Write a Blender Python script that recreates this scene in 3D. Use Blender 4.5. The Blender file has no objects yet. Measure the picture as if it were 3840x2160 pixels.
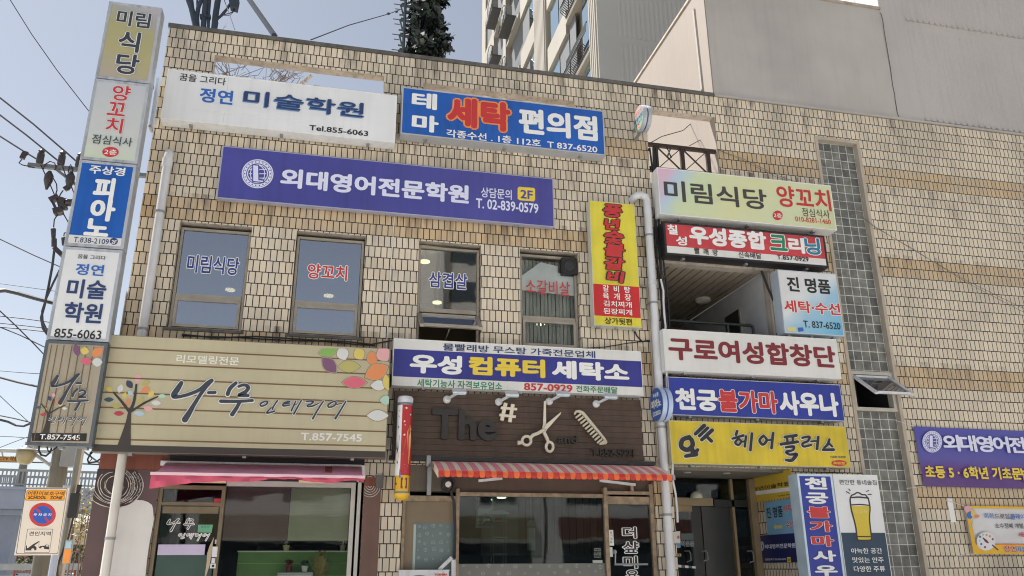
import bpy, bmesh, math, random
from math import sin, cos, pi, radians
from mathutils import Vector, Matrix
S = bpy.context.scene
COL = S.collection
random.seed(7)
# ------------------------------------------------------------------ camera, sky, sun, exposure
F, YAW, PITCH, ROLL, DIST, EYE = 3046.8, .227185, .331086, -.00578, 10.0, 1.6
_f = Vector((sin(YAW)*cos(PITCH), cos(YAW)*cos(PITCH), sin(PITCH)))
_r = Vector((cos(YAW), -sin(YAW), 0)); _u = _r.cross(_f)
CR = cos(ROLL)*_r + sin(ROLL)*_u; CU = -sin(ROLL)*_r + cos(ROLL)*_u
cam = bpy.data.cameras.new('camera'); camo = bpy.data.objects.new('camera', cam); COL.objects.link(camo)
M = Matrix.Identity(4)
for i in range(3):
    M[i][0], M[i][1], M[i][2] = CR[i], CU[i], -_f[i]
M[0][3], M[1][3], M[2][3] = 0, -DIST, EYE
camo.matrix_world = M
cam.sensor_width = 36; cam.lens = 36*F/3840; cam.clip_end = 3000; cam.clip_start = .05
S.camera = camo
SUN_EL, SUN_AZ = radians(60), radians(31)      # the sun stands behind the facade, to the left
SD = Vector((-cos(SUN_EL)*cos(SUN_AZ), cos(SUN_EL)*sin(SUN_AZ), sin(SUN_EL)))
W = bpy.data.worlds.new("World"); S.world = W; W.use_nodes = True
nt = W.node_tree; bg = nt.nodes['Background']
sky = nt.nodes.new('ShaderNodeTexSky'); sky.sky_type = 'NISHITA'; sky.sun_disc = False
sky.sun_elevation = SUN_EL; sky.sun_rotation = math.atan2(SD.x, SD.y)
sky.air_density = 1.0; sky.dust_density = .85; sky.ozone_density = 1.0; sky.altitude = 50
hs = nt.nodes.new('ShaderNodeHueSaturation'); hs.inputs['Saturation'].default_value = .5
nt.links.new(sky.outputs[0], hs.inputs['Color']); nt.links.new(hs.outputs[0], bg.inputs[0])
bg.inputs[1].default_value = .06
sl = bpy.data.lights.new('sun', 'SUN'); sl.energy = 5.0; sl.angle = radians(.5); sl.color = (1, .97, .92)
so = bpy.data.objects.new('sun', sl); COL.objects.link(so)
so.rotation_euler = (-SD).to_track_quat('-Z', 'Y').to_euler(); so.location = (-20, 10, 40)
S.view_settings.view_transform = 'Standard'; S.view_settings.look = 'None'
S.view_settings.gamma = 1; S.view_settings.exposure = 1.22
S.cycles.filter_width = 1.1; S.cycles.max_bounces = 8; S.cycles.transparent_max_bounces = 12

# ------------------------------------------------------------------ measured points: photo pixel -> point on a real plane of the place
G = 2.0125
RG = {'P': (0, 0, 1), 'F': (0, 0, 1/1.4907), 'S': (0, 1640, 2.786), 'K': (340, 1240, 2.2596), 'L': (340, 1680, 3.018), 'M': (900, 1680, 3.019),
      'N': (1440, 1680, 3.018), 'O': (2040, 1700, 3.15), 'Q': (2480, 1720, 3.292), 'T': (2960, 1760, 3.623), 'U': (3400, 1560, 2.416),
      'V': (2420, 940, 4.026), 'W': (3120, 1340, 5.572), 'X': (1780, 0, 3.788), 'Y': (660, 0, 6.44), 'Z': (1440, 0, 6.0375), 'I': (60, 540, 3.45)}
for ci, c in enumerate('ABCD'):
    for ri in range(3):
        RG[c+str(ri)] = (960*ci, 720*ri, G)
def ray(reg, x, y):
    o = RG[reg]
    return F*_f + CR*(o[0]+x/o[2]-1920) - CU*(o[1]+y/o[2]-1080)
def pt(reg, x, y, Y=0.0):
    d = ray(reg, x, y); t = (DIST+Y)/d.y
    return Vector((d.x*t, Y, EYE+d.z*t))
def ptX(reg, x, y, X):
    d = ray(reg, x, y); t = X/d.x
    return Vector((X, d.y*t-DIST, EYE+d.z*t))

# ------------------------------------------------------------------ materials
def lin(v):
    v = v/255
    return v/12.92 if v <= .04045 else ((v+.055)/1.055)**2.4
def rgb(c, k=1.0):
    return tuple(min(.86, lin(v)*k) for v in c)+(1,)
_MC = {}
def mat(name, c, rough=.5, metal=0, var=.07, sc=5.0, bump=0, streak=0, k=1.0, emit=0, spec=.5, grain=0):
    if name in _MC: return _MC[name]
    if name.startswith('sign_') and not streak: streak, var = .14, max(var, .13)
    m = bpy.data.materials.new(name); m.use_nodes = True; n = m.node_tree.nodes; l = m.node_tree.links
    b = n['Principled BSDF']; b.inputs['Roughness'].default_value = rough; b.inputs['Metallic'].default_value = metal
    b.inputs['Specular IOR Level'].default_value = spec
    col = rgb(c, k)
    if var or streak:
        tc = n.new('ShaderNodeTexCoord'); no = n.new('ShaderNodeTexNoise'); no.inputs['Scale'].default_value = sc; no.inputs['Detail'].default_value = 6
        l.new(tc.outputs['Object'], no.inputs['Vector'])
        mr = n.new('ShaderNodeMapRange'); mr.inputs[1].default_value = .3; mr.inputs[2].default_value = .7
        mr.inputs[3].default_value = 1-var*1.4; mr.inputs[4].default_value = 1+var*.6
        l.new(no.outputs[0], mr.inputs[0]); fac = mr.outputs[0]
        if streak:
            mp = n.new('ShaderNodeMapping'); mp.inputs['Scale'].default_value = (11, 11, .5); l.new(tc.outputs['Object'], mp.inputs[0])
            n2 = n.new('ShaderNodeTexNoise'); n2.inputs['Scale'].default_value = 1.3; n2.inputs['Detail'].default_value = 5; l.new(mp.outputs[0], n2.inputs['Vector'])
            m2 = n.new('ShaderNodeMapRange'); m2.inputs[1].default_value = .48; m2.inputs[2].default_value = .72
            m2.inputs[3].default_value = 1; m2.inputs[4].default_value = 1-streak; l.new(n2.outputs[0], m2.inputs[0])
            mm = n.new('ShaderNodeMath'); mm.operation = 'MULTIPLY'; l.new(fac, mm.inputs[0]); l.new(m2.outputs[0], mm.inputs[1]); fac = mm.outputs[0]
        mx = n.new('ShaderNodeVectorMath'); mx.operation = 'SCALE'; mx.inputs[0].default_value = col[:3]; l.new(fac, mx.inputs['Scale'])
        l.new(mx.outputs[0], b.inputs['Base Color'])
        if bump:
            bp = n.new('ShaderNodeBump'); bp.inputs['Strength'].default_value = bump; bp.inputs['Distance'].default_value = .02
            l.new(no.outputs[0], bp.inputs['Height']); l.new(bp.outputs[0], b.inputs['Normal'])
    else:
        b.inputs['Base Color'].default_value = col
    if emit:
        b.inputs['Emission Color'].default_value = col; b.inputs['Emission Strength'].default_value = emit
    _MC[name] = m
    return m
def glass(name, refl=.25, tint=(.5, .55, .55), rough=0.02, rc=(.9, .93, 1)):
    if name in _MC: return _MC[name]
    m = bpy.data.materials.new(name); m.use_nodes = True; n = m.node_tree.nodes; l = m.node_tree.links
    n.remove(n['Principled BSDF']); out = n['Material Output']
    t = n.new('ShaderNodeBsdfTransparent'); t.inputs[0].default_value = (*tint, 1)
    no = n.new('ShaderNodeTexNoise'); no.inputs['Scale'].default_value = 2.5; tc = n.new('ShaderNodeTexCoord'); l.new(tc.outputs['Object'], no.inputs['Vector']); bp = n.new('ShaderNodeBump'); bp.inputs['Strength'].default_value = .012; bp.inputs['Distance'].default_value = .05; l.new(no.outputs[0], bp.inputs['Height'])
    g = n.new('ShaderNodeBsdfGlossy'); l.new(bp.outputs[0], g.inputs['Normal']); g.inputs['Roughness'].default_value = rough; g.inputs[0].default_value = (*rc, 1)
    fr = n.new('ShaderNodeFresnel'); fr.inputs[0].default_value = 1.45
    a = n.new('ShaderNodeMath'); a.operation = 'ADD'; a.inputs[1].default_value = refl; a.use_clamp = True; l.new(fr.outputs[0], a.inputs[0])
    mx = n.new('ShaderNodeMixShader'); l.new(a.outputs[0], mx.inputs[0]); l.new(t.outputs[0], mx.inputs[1]); l.new(g.outputs[0], mx.inputs[2])
    l.new(mx.outputs[0], out.inputs[0]); _MC[name] = m
    return m
def tile_mat():
    m = bpy.data.materials.new('facade_tile'); m.use_nodes = True; n = m.node_tree.nodes; l = m.node_tree.links
    b = n['Principled BSDF']; b.inputs['Roughness'].default_value = .42
    tc = n.new('ShaderNodeTexCoord'); sp = n.new('ShaderNodeSeparateXYZ'); l.new(tc.outputs['Object'], sp.inputs[0])
    def mth(op, a, v):
        q = n.new('ShaderNodeMath'); q.operation = op
        for i, s in enumerate((a, v)):
            if isinstance(s, (int, float)): q.inputs[i].default_value = s
            elif s is not None: l.new(s, q.inputs[i])
        return q.outputs[0]
    u = mth('ADD', sp.outputs[0], sp.outputs[1]); v = mth('SUBTRACT', sp.outputs[2], 6.04)
    wob = n.new('ShaderNodeTexNoise'); wob.inputs['Scale'].default_value = 3.0; l.new(tc.outputs['Object'], wob.inputs['Vector'])
    u = mth('ADD', u, mth('MULTIPLY', wob.outputs[0], .004)); v2 = mth('ADD', v, mth('MULTIPLY', wob.outputs[0], .004))
    cb = n.new('ShaderNodeCombineXYZ'); l.new(u, cb.inputs[0]); l.new(v2, cb.inputs[1])
    br = n.new('ShaderNodeTexBrick'); l.new(cb.outputs[0], br.inputs['Vector'])
    br.inputs['Scale'].default_value = 1; br.inputs['Brick Width'].default_value = .0785; br.inputs['Row Height'].default_value = .1545
    br.inputs['Mortar Size'].default_value = .006; br.inputs['Mortar Smooth'].default_value = .1
    br.inputs['Color1'].default_value = (.9, .9, .9, 1); br.inputs['Color2'].default_value = (1.05, 1.05, 1.05, 1); br.inputs['Mortar'].default_value = (.95, .95, .95, 1)
    mask = None
    for top in (7.585, 6.04, 4.3405, 2.641):
        z = mth('ADD', v, 6.04)
        q = mth('MULTIPLY', mth('LESS_THAN', z, top), mth('GREATER_THAN', z, top-.309))
        mask = q if mask is None else mth('ADD', mask, q)
    no = n.new('ShaderNodeTexNoise'); no.inputs['Scale'].default_value = 1.1; no.inputs['Detail'].default_value = 5; l.new(tc.outputs['Object'], no.inputs['Vector'])
    mx = n.new('ShaderNodeMix'); mx.data_type = 'RGBA'; mx.inputs[6].default_value = rgb((196, 183, 163), 1.2); mx.inputs[7].default_value = rgb((182, 159, 127), 1.14); l.new(mask, mx.inputs[0])
    gx = n.new('ShaderNodeMix'); gx.data_type = 'RGBA'; gx.inputs[7].default_value = rgb((166, 157, 142), 1.15)  # greyer weathered tiles in patches
    g1 = n.new('ShaderNodeMapRange'); g1.inputs[1].default_value = .45; g1.inputs[2].default_value = .68; g1.inputs[4].default_value = .6; l.new(no.outputs[0], g1.inputs[0]); l.new(g1.outputs[0], gx.inputs[0]); l.new(mx.outputs[2], gx.inputs[6])
    m1 = n.new('ShaderNodeMix'); m1.data_type = 'RGBA'; m1.blend_type = 'MULTIPLY'; m1.inputs[0].default_value = 1; l.new(gx.outputs[2], m1.inputs[6]); l.new(br.outputs['Color'], m1.inputs[7])
    # soot and rust runs
    mp = n.new('ShaderNodeMapping'); mp.inputs['Scale'].default_value = (5, 5, .8); l.new(tc.outputs['Object'], mp.inputs[0])
    n2 = n.new('ShaderNodeTexNoise'); n2.inputs['Scale'].default_value = 1.6; n2.inputs['Detail'].default_value = 8; l.new(mp.outputs[0], n2.inputs['Vector'])
    m2 = n.new('ShaderNodeMapRange'); m2.inputs[1].default_value = .47; m2.inputs[2].default_value = .72; m2.inputs[3].default_value = 0; m2.inputs[4].default_value = .92; l.new(n2.outputs[0], m2.inputs[0])
    # the runs start under the coping, the lintels and the sills and die out below
    runs = None
    for top, dep in ((8.56, .75), (7.25, .8), (6.1, .55), (4.42, .7)):
        d = mth('SUBTRACT', top-6.04, v)
        w = n.new('ShaderNodeMapRange'); w.inputs[1].default_value = 0; w.inputs[2].default_value = dep; w.inputs[3].default_value = 1; w.inputs[4].default_value = 0; l.new(d, w.inputs[0])
        w2 = mth('MULTIPLY', w.outputs[0], mth('GREATER_THAN', d, 0))
        runs = w2 if runs is None else mth('MAXIMUM', runs, w2)
    lf = n.new('ShaderNodeMapRange'); lf.inputs[1].default_value = 7; lf.inputs[2].default_value = 2; lf.inputs[3].default_value = .22; lf.inputs[4].default_value = 1; l.new(sp.outputs[0], lf.inputs[0])
    sf = mth('MULTIPLY', mth('MULTIPLY', m2.outputs[0], mth('ADD', mth('MULTIPLY', runs, .95), .12)), lf.outputs[0])
    m3 = n.new('ShaderNodeMix'); m3.data_type = 'RGBA'; m3.inputs[7].default_value = rgb((70, 58, 48)); l.new(sf, m3.inputs[0]); l.new(m1.outputs[2], m3.inputs[6])
    m4 = n.new('ShaderNodeMix'); m4.data_type = 'RGBA'; m4.inputs[7].default_value = rgb((40, 35, 31)); l.new(br.outputs['Fac'], m4.inputs[0]); l.new(m3.outputs[2], m4.inputs[6])
    l.new(m4.outputs[2], b.inputs['Base Color'])
    rr = mth('ADD', mth('MULTIPLY', br.outputs['Fac'], .5), .38); l.new(rr, b.inputs['Roughness'])
    bp = n.new('ShaderNodeBump'); bp.invert = True; bp.inputs['Strength'].default_value = .6; bp.inputs['Distance'].default_value = .006; l.new(br.outputs['Fac'], bp.inputs['Height']); l.new(bp.outputs[0], b.inputs['Normal'])
    return m
def glassblock_mat(x0, w, z0, h):
    m = bpy.data.materials.new('glass_block'); m.use_nodes = True; n = m.node_tree.nodes; l = m.node_tree.links
    b = n['Principled BSDF']; b.inputs['Specular IOR Level'].default_value = .6
    tc = n.new('ShaderNodeTexCoord'); sp = n.new('ShaderNodeSeparateXYZ'); l.new(tc.outputs['Object'], sp.inputs[0])
    cb = n.new('ShaderNodeCombineXYZ'); l.new(sp.outputs[0], cb.inputs[0]); l.new(sp.outputs[2], cb.inputs[1])
    mp = n.new('ShaderNodeMapping'); mp.inputs['Location'].default_value = (-x0, -z0, 0); l.new(cb.outputs[0], mp.inputs[0])
    br = n.new('ShaderNodeTexBrick'); br.offset = 0; l.new(mp.outputs[0], br.inputs['Vector'])
    br.inputs['Scale'].default_value = 1; br.inputs['Brick Width'].default_value = w; br.inputs['Row Height'].default_value = h
    br.inputs['Mortar Size'].default_value = .0058; br.inputs['Mortar Smooth'].default_value = .2
    br.inputs['Color1'].default_value = rgb((84, 86, 84)); br.inputs['Color2'].default_value = rgb((120, 121, 116)); br.inputs['Mortar'].default_value = rgb((190, 190, 182))
    no = n.new('ShaderNodeTexNoise'); no.inputs['Scale'].default_value = 9; no.inputs['Detail'].default_value = 6; l.new(tc.outputs['Object'], no.inputs['Vector'])
    mr = n.new('ShaderNodeMapRange'); mr.inputs[1].default_value = .3; mr.inputs[2].default_value = .7; mr.inputs[3].default_value = .6; mr.inputs[4].default_value = 1.25; l.new(no.outputs[0], mr.inputs[0])
    mx = n.new('ShaderNodeMix'); mx.data_type = 'RGBA'; mx.blend_type = 'MULTIPLY'; mx.inputs[0].default_value = 1; l.new(br.outputs['Color'], mx.inputs[6]); l.new(mr.outputs[0], mx.inputs[7]); l.new(mx.outputs[2], b.inputs['Base Color'])
    q = n.new('ShaderNodeMapRange'); q.inputs[3].default_value = .16; q.inputs[4].default_value = .7; l.new(br.outputs['Fac'], q.inputs[0]); l.new(q.outputs[0], b.inputs['Roughness'])
    wv = n.new('ShaderNodeTexNoise'); wv.inputs['Scale'].default_value = 38; l.new(tc.outputs['Object'], wv.inputs['Vector'])
    ad = n.new('ShaderNodeMath'); ad.operation = 'MULTIPLY_ADD'; l.new(br.outputs['Fac'], ad.inputs[0]); ad.inputs[1].default_value = 1.5; l.new(wv.outputs[0], ad.inputs[2])
    bp = n.new('ShaderNodeBump'); bp.inputs['Strength'].default_value = .35; bp.inputs['Distance'].default_value = .01; l.new(ad.outputs[0], bp.inputs['Height']); l.new(bp.outputs[0], b.inputs['Normal'])
    return m
def grad_mat(name, stops, axis=(1, 0), x0=0, x1=1, rough=.3, wob=.25):
    """a printed colour gradient: axis picks object X / Z"""
    m = bpy.data.materials.new(name); m.use_nodes = True; n = m.node_tree.nodes; l = m.node_tree.links
    b = n['Principled BSDF']; b.inputs['Roughness'].default_value = rough
    tc = n.new('ShaderNodeTexCoord'); d = n.new('ShaderNodeVectorMath'); d.operation = 'DOT_PRODUCT'; d.inputs[1].default_value = (axis[0], 0, axis[1]); l.new(tc.outputs['Object'], d.inputs[0])
    no = n.new('ShaderNodeTexNoise'); no.inputs['Scale'].default_value = 2.2; l.new(tc.outputs['Object'], no.inputs['Vector'])
    mr = n.new('ShaderNodeMapRange'); mr.inputs[1].default_value = x0; mr.inputs[2].default_value = x1; l.new(d.outputs['Value'], mr.inputs[0])
    a = n.new('ShaderNodeMath'); a.operation = 'MULTIPLY_ADD'; l.new(no.outputs[0], a.inputs[0]); a.inputs[1].default_value = wob; l.new(mr.outputs[0], a.inputs[2])
    s = n.new('ShaderNodeMath'); s.operation = 'SUBTRACT'; l.new(a.outputs[0], s.inputs[0]); s.inputs[1].default_value = wob/2
    cr = n.new('ShaderNodeValToRGB'); e = cr.color_ramp.elements
    e[0].position, e[0].color = stops[0][0], rgb(stops[0][1]); e[1].position, e[1].color = stops[-1][0], rgb(stops[-1][1])
    for p, c in stops[1:-1]:
        q = e.new(p); q.color = rgb(c)
    l.new(s.outputs[0], cr.inputs[0]); l.new(cr.outputs[0], b.inputs['Base Color'])
    return m

# ------------------------------------------------------------------ mesh builder
RL = {}
class MB:
    def __init__(s): s.v, s.f, s.i, s.ms, s.cur, s.ch = [], [], [], [], 0, []
    def use(s, m):
        if m not in s.ms: s.ms.append(m)
        s.cur = s.ms.index(m); return s
    def add(s, vs, fs):
        o = len(s.v); s.v += [tuple(p) for p in vs]; s.ch.append((o, len(s.v), len(s.f), len(s.f)+len(fs)))
        for f in fs: s.f.append(tuple(o+k for k in f)); s.i.append(s.cur)
        return s
    def box(s, a, b):
        x0, y0, z0 = [min(p, q) for p, q in zip(a, b)]; x1, y1, z1 = [max(p, q) for p, q in zip(a, b)]
        return s.add([(x0, y0, z0), (x1, y0, z0), (x1, y1, z0), (x0, y1, z0), (x0, y0, z1), (x1, y0, z1), (x1, y1, z1), (x0, y1, z1)],
                     [(0, 3, 2, 1), (4, 5, 6, 7), (0, 1, 5, 4), (1, 2, 6, 5), (2, 3, 7, 6), (3, 0, 4, 7)])
    def obox(s, c, ax, ay, az):
        """oriented box: centre and three half vectors"""
        c, ax, ay, az = map(Vector, (c, ax, ay, az))
        vs = [c+i*ax+j*ay+k*az for k in (-1, 1) for i, j in ((-1, -1), (1, -1), (1, 1), (-1, 1))]
        return s.add(vs, [(0, 3, 2, 1), (4, 5, 6, 7), (0, 1, 5, 4), (1, 2, 6, 5), (2, 3, 7, 6), (3, 0, 4, 7)])
    def bar(s, a, b, w, d=None, up=(0, 0, 1)):
        a, b = Vector(a), Vector(b); d = d or w; t = (b-a)
        L = t.length; t = t/L; up = Vector(up)
        if abs(t.dot(up)) > .95: up = Vector((0, 1, 0))
        x = t.cross(up).normalized(); y = x.cross(t)
        return s.obox((a+b)/2, t*L/2, x*w/2, y*d/2)
    def prism(s, pts, ext):
        n = len(pts); ext = Vector(ext); pts = [Vector(p) for p in pts]
        return s.add(pts+[p+ext for p in pts], [tuple(range(n)), tuple(range(2*n-1, n-1, -1))]+[(i, i+n, (i+1) % n+n, (i+1) % n) for i in range(n)])
    def tube(s, pts, r, n=8, cap=True):
        pts = [Vector(p) for p in pts]; rs = r if isinstance(r, (list, tuple)) else [r]*len(pts)
        vs, fs = [], []; N = len(pts); pu = None
        for k, p in enumerate(pts):
            t = (pts[min(k+1, N-1)]-pts[max(k-1, 0)]).normalized()
            if pu is None: pu = t.orthogonal().normalized()
            pu = (pu-t*pu.dot(t)).normalized(); w = t.cross(pu)
            vs += [p+rs[k]*(cos(2*pi*j/n)*pu+sin(2*pi*j/n)*w) for j in range(n)]
        for k in range(N-1):
            fs += [(k*n+j, k*n+(j+1) % n, (k+1)*n+(j+1) % n, (k+1)*n+j) for j in range(n)]
        if cap: fs += [tuple(range(n-1, -1, -1)), tuple((N-1)*n+j for j in range(n))]
        return s.add(vs, fs)
    def lathe(s, c, prof, n=24, axis=(0, 0, 1)):
        """prof: (radius, height) pairs along axis"""
        c = Vector(c); ax = Vector(axis).normalized(); u = ax.orthogonal().normalized(); w = ax.cross(u)
        return s.tube_rings([[c+ax*h+r*(cos(2*pi*j/n)*u+sin(2*pi*j/n)*w) for j in range(n)] for r, h in prof])
    def tube_rings(s, rings):
        n = len(rings[0]); vs = [p for r in rings for p in r]; fs = []
        for k in range(len(rings)-1):
            fs += [(k*n+j, k*n+(j+1) % n, (k+1)*n+(j+1) % n, (k+1)*n+j) for j in range(n)]
        fs += [tuple(range(n-1, -1, -1)), tuple((len(rings)-1)*n+j for j in range(n))]
        return s.add(vs, fs)
    def frame(s, x0, x1, z0, z1, y0, y1, w, wb=None):
        wb = wb or w
        s.box((x0, y0, z0), (x0+w, y1, z1)); s.box((x1-w, y0, z0), (x1, y1, z1))
        s.box((x0+w, y0, z1-w), (x1-w, y1, z1)); s.box((x0+w, y0, z0), (x1-w, y1, z0+wb)); return s
    def pick(s, ids):
        m = MB(); m.ms = s.ms
        for k in ids:
            a, c, f0_, f1_ = s.ch[k]; o = len(m.v)-a; m.ch.append((len(m.v), len(m.v)+c-a, len(m.f), len(m.f)+f1_-f0_)); m.v += s.v[a:c]; m.f += [tuple(x+o for x in f) for f in s.f[f0_:f1_]]; m.i += s.i[f0_:f1_]
        return m
    def pieces(s):
        """far-apart pieces become parts of their own"""
        n = len(s.ch)
        if n < 2 or n > 400: return [s]
        bx = []
        for a, c, _, _ in s.ch:
            q = s.v[a:c]; bx.append([(min(p[i] for p in q), max(p[i] for p in q)) for i in range(3)])
        sz = [max(b_[1]-b_[0] for b_ in q) for q in bx]; par = list(range(n))
        def find(i):
            while par[i] != i: par[i] = par[par[i]]; i = par[i]
            return i
        for i in range(n):
            for j in range(i):
                if find(i) == find(j): continue
                g = math.sqrt(sum(max(0, bx[i][k][0]-bx[j][k][1], bx[j][k][0]-bx[i][k][1])**2 for k in range(3)))
                if g <= max(.02, .5*max(sz[i], sz[j])): par[find(i)] = find(j)
        roots = {}
        for i in range(n): roots.setdefault(find(i), []).append(i)
        if len(roots) < 2: return [s]
        out = []
        for ids in sorted(roots.values(), key=lambda q: -max(sz[k] for k in q)):
            m = MB(); m.ms = s.ms
            for k in ids:
                a, c, f0_, f1_ = s.ch[k]; o = len(m.v)-a; m.v += s.v[a:c]; m.f += [tuple(x+o for x in f) for f in s.f[f0_:f1_]]; m.i += s.i[f0_:f1_]
            out.append(m)
        return out
    def build(s, name, parent=None, mats=None, smooth=False, label=None, stuff=False, split=True):
        if parent is not None and split and not stuff:
            ps = s.pieces()
            if len(ps) > 1: return [p.build(name, parent, mats, smooth, label, False, False) for p in ps][0]
        me = bpy.data.meshes.new(name); off = Vector((0, 0, 0))
        if parent is not None: off = RL[parent]
        elif s.v:
            xs = [p[0] for p in s.v]; ys = [p[1] for p in s.v]; zs = [p[2] for p in s.v]
            off = Vector(((min(xs)+max(xs))/2, (min(ys)+max(ys))/2, min(zs)))
        me.from_pydata([(p[0]-off.x, p[1]-off.y, p[2]-off.z) for p in s.v], [], s.f)
        for m in (mats or s.ms): me.materials.append(m)
        if not mats: me.polygons.foreach_set('material_index', s.i)
        if smooth: me.polygons.foreach_set('use_smooth', [True]*len(me.polygons))
        me.update(); o = bpy.data.objects.new(name, me); COL.objects.link(o); RL[o] = off
        if smooth:
            md = o.modifiers.new('edge', 'EDGE_SPLIT'); md.split_angle = radians(40)
        if parent is not None: o.parent = parent
        else: o.location = off
        if label: o['label'] = label
        if stuff: o['kind'] = 'stuff'
        return o
def thing(name, label, cat, loc, group=None):
    o = bpy.data.objects.new(name, None); COL.objects.link(o); o.location = loc; o.empty_display_size = .2
    o['label'] = label; o['category'] = cat
    if group: o['group'] = group
    RL[o] = Vector(loc); return o
def tag(o, label, cat, group=None):
    o['label'] = label; o['category'] = cat
    if group: o['group'] = group
    return o
def struct(o): o['kind'] = 'structure'; return o
def dup(o, delta, label=None):
    def cp(q, par):
        c = q.copy(); COL.objects.link(c)
        if par is not None: c.parent = par
        for ch in [x for x in list(S.objects) if x.parent == q and x not in made]: made.add(cp(ch, c))
        return c
    made = set(); r = cp(o, None); r.location = o.location+Vector(delta)
    if label: r['label'] = label
    return r

# ------------------------------------------------------------------ flat prints: lettering, emblems
class PL:
    """a wall or sign plane: kind 'Y' faces the street, kind 'X' faces left"""
    def __init__(s, kind, val): s.k, s.val = kind, val
    def uv(s, reg, x, y):
        p = pt(reg, x, y, s.val) if s.k == 'Y' else ptX(reg, x, y, s.val)
        return (p.x, p.z) if s.k == 'Y' else (-p.y, p.z)
    def w(s, u, v, d=0):
        return Vector((u, s.val-d, v)) if s.k == 'Y' else Vector((s.val-d, -u, v))
_TC = {}
def glyphs(body, sh=0):
    if (body, sh) not in _TC:
        c = bpy.data.curves.new('lettering', 'FONT'); c.body = body; c.shear = sh; c.resolution_u = 3
        o = bpy.data.objects.new('lettering', c); COL.objects.link(o)
        m = bpy.data.meshes.new_from_object(o); vs = [(v.co.x, v.co.y) for v in m.vertices]; fs = [tuple(p.vertices) for p in m.polygons]
        COL.objects.unlink(o); bpy.data.objects.remove(o); bpy.data.curves.remove(c); bpy.data.meshes.remove(m)
        _TC[(body, sh)] = (vs, fs)
    return _TC[(body, sh)]
def clusters(w, fs):
    """the words of a line that stand far apart"""
    par = list(range(len(w)))
    def find(i):
        while par[i] != i: par[i] = par[par[i]]; i = par[i]
        return i
    for f in fs:
        for a in f[1:]: par[find(a)] = find(f[0])
    isl = {}
    for f in fs: isl.setdefault(find(f[0]), []).append(f)
    ks = list(isl)
    if len(ks) < 2: return [(w, fs)]
    bx = []
    for k in ks:
        q = [w[i] for f in isl[k] for i in f]; bx.append((min(p[0] for p in q), max(p[0] for p in q), min(p[1] for p in q), max(p[1] for p in q)))
    n = len(ks); gp = list(range(n))
    def gf(i):
        while gp[i] != i: i = gp[i]
        return i
    for i in range(n):
        for j in range(i):
            A, B = bx[i], bx[j]; g = math.hypot(max(0, A[0]-B[1], B[0]-A[1]), max(0, A[2]-B[3], B[2]-A[3]))
            if g <= max(.018, .42*max(A[1]-A[0], A[3]-A[2], B[1]-B[0], B[3]-B[2])): gp[gf(i)] = gf(j)
    out = {}
    for i in range(n): out.setdefault(gf(i), []).extend(isl[ks[i]])
    if len(out) < 2: return [(w, fs)]
    res = []
    for f_ in out.values():
        ids = sorted({i for f in f_ for i in f}); mp = {v: k for k, v in enumerate(ids)}; res.append(([w[i] for i in ids], [tuple(mp[i] for i in f) for f in f_]))
    return res
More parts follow.
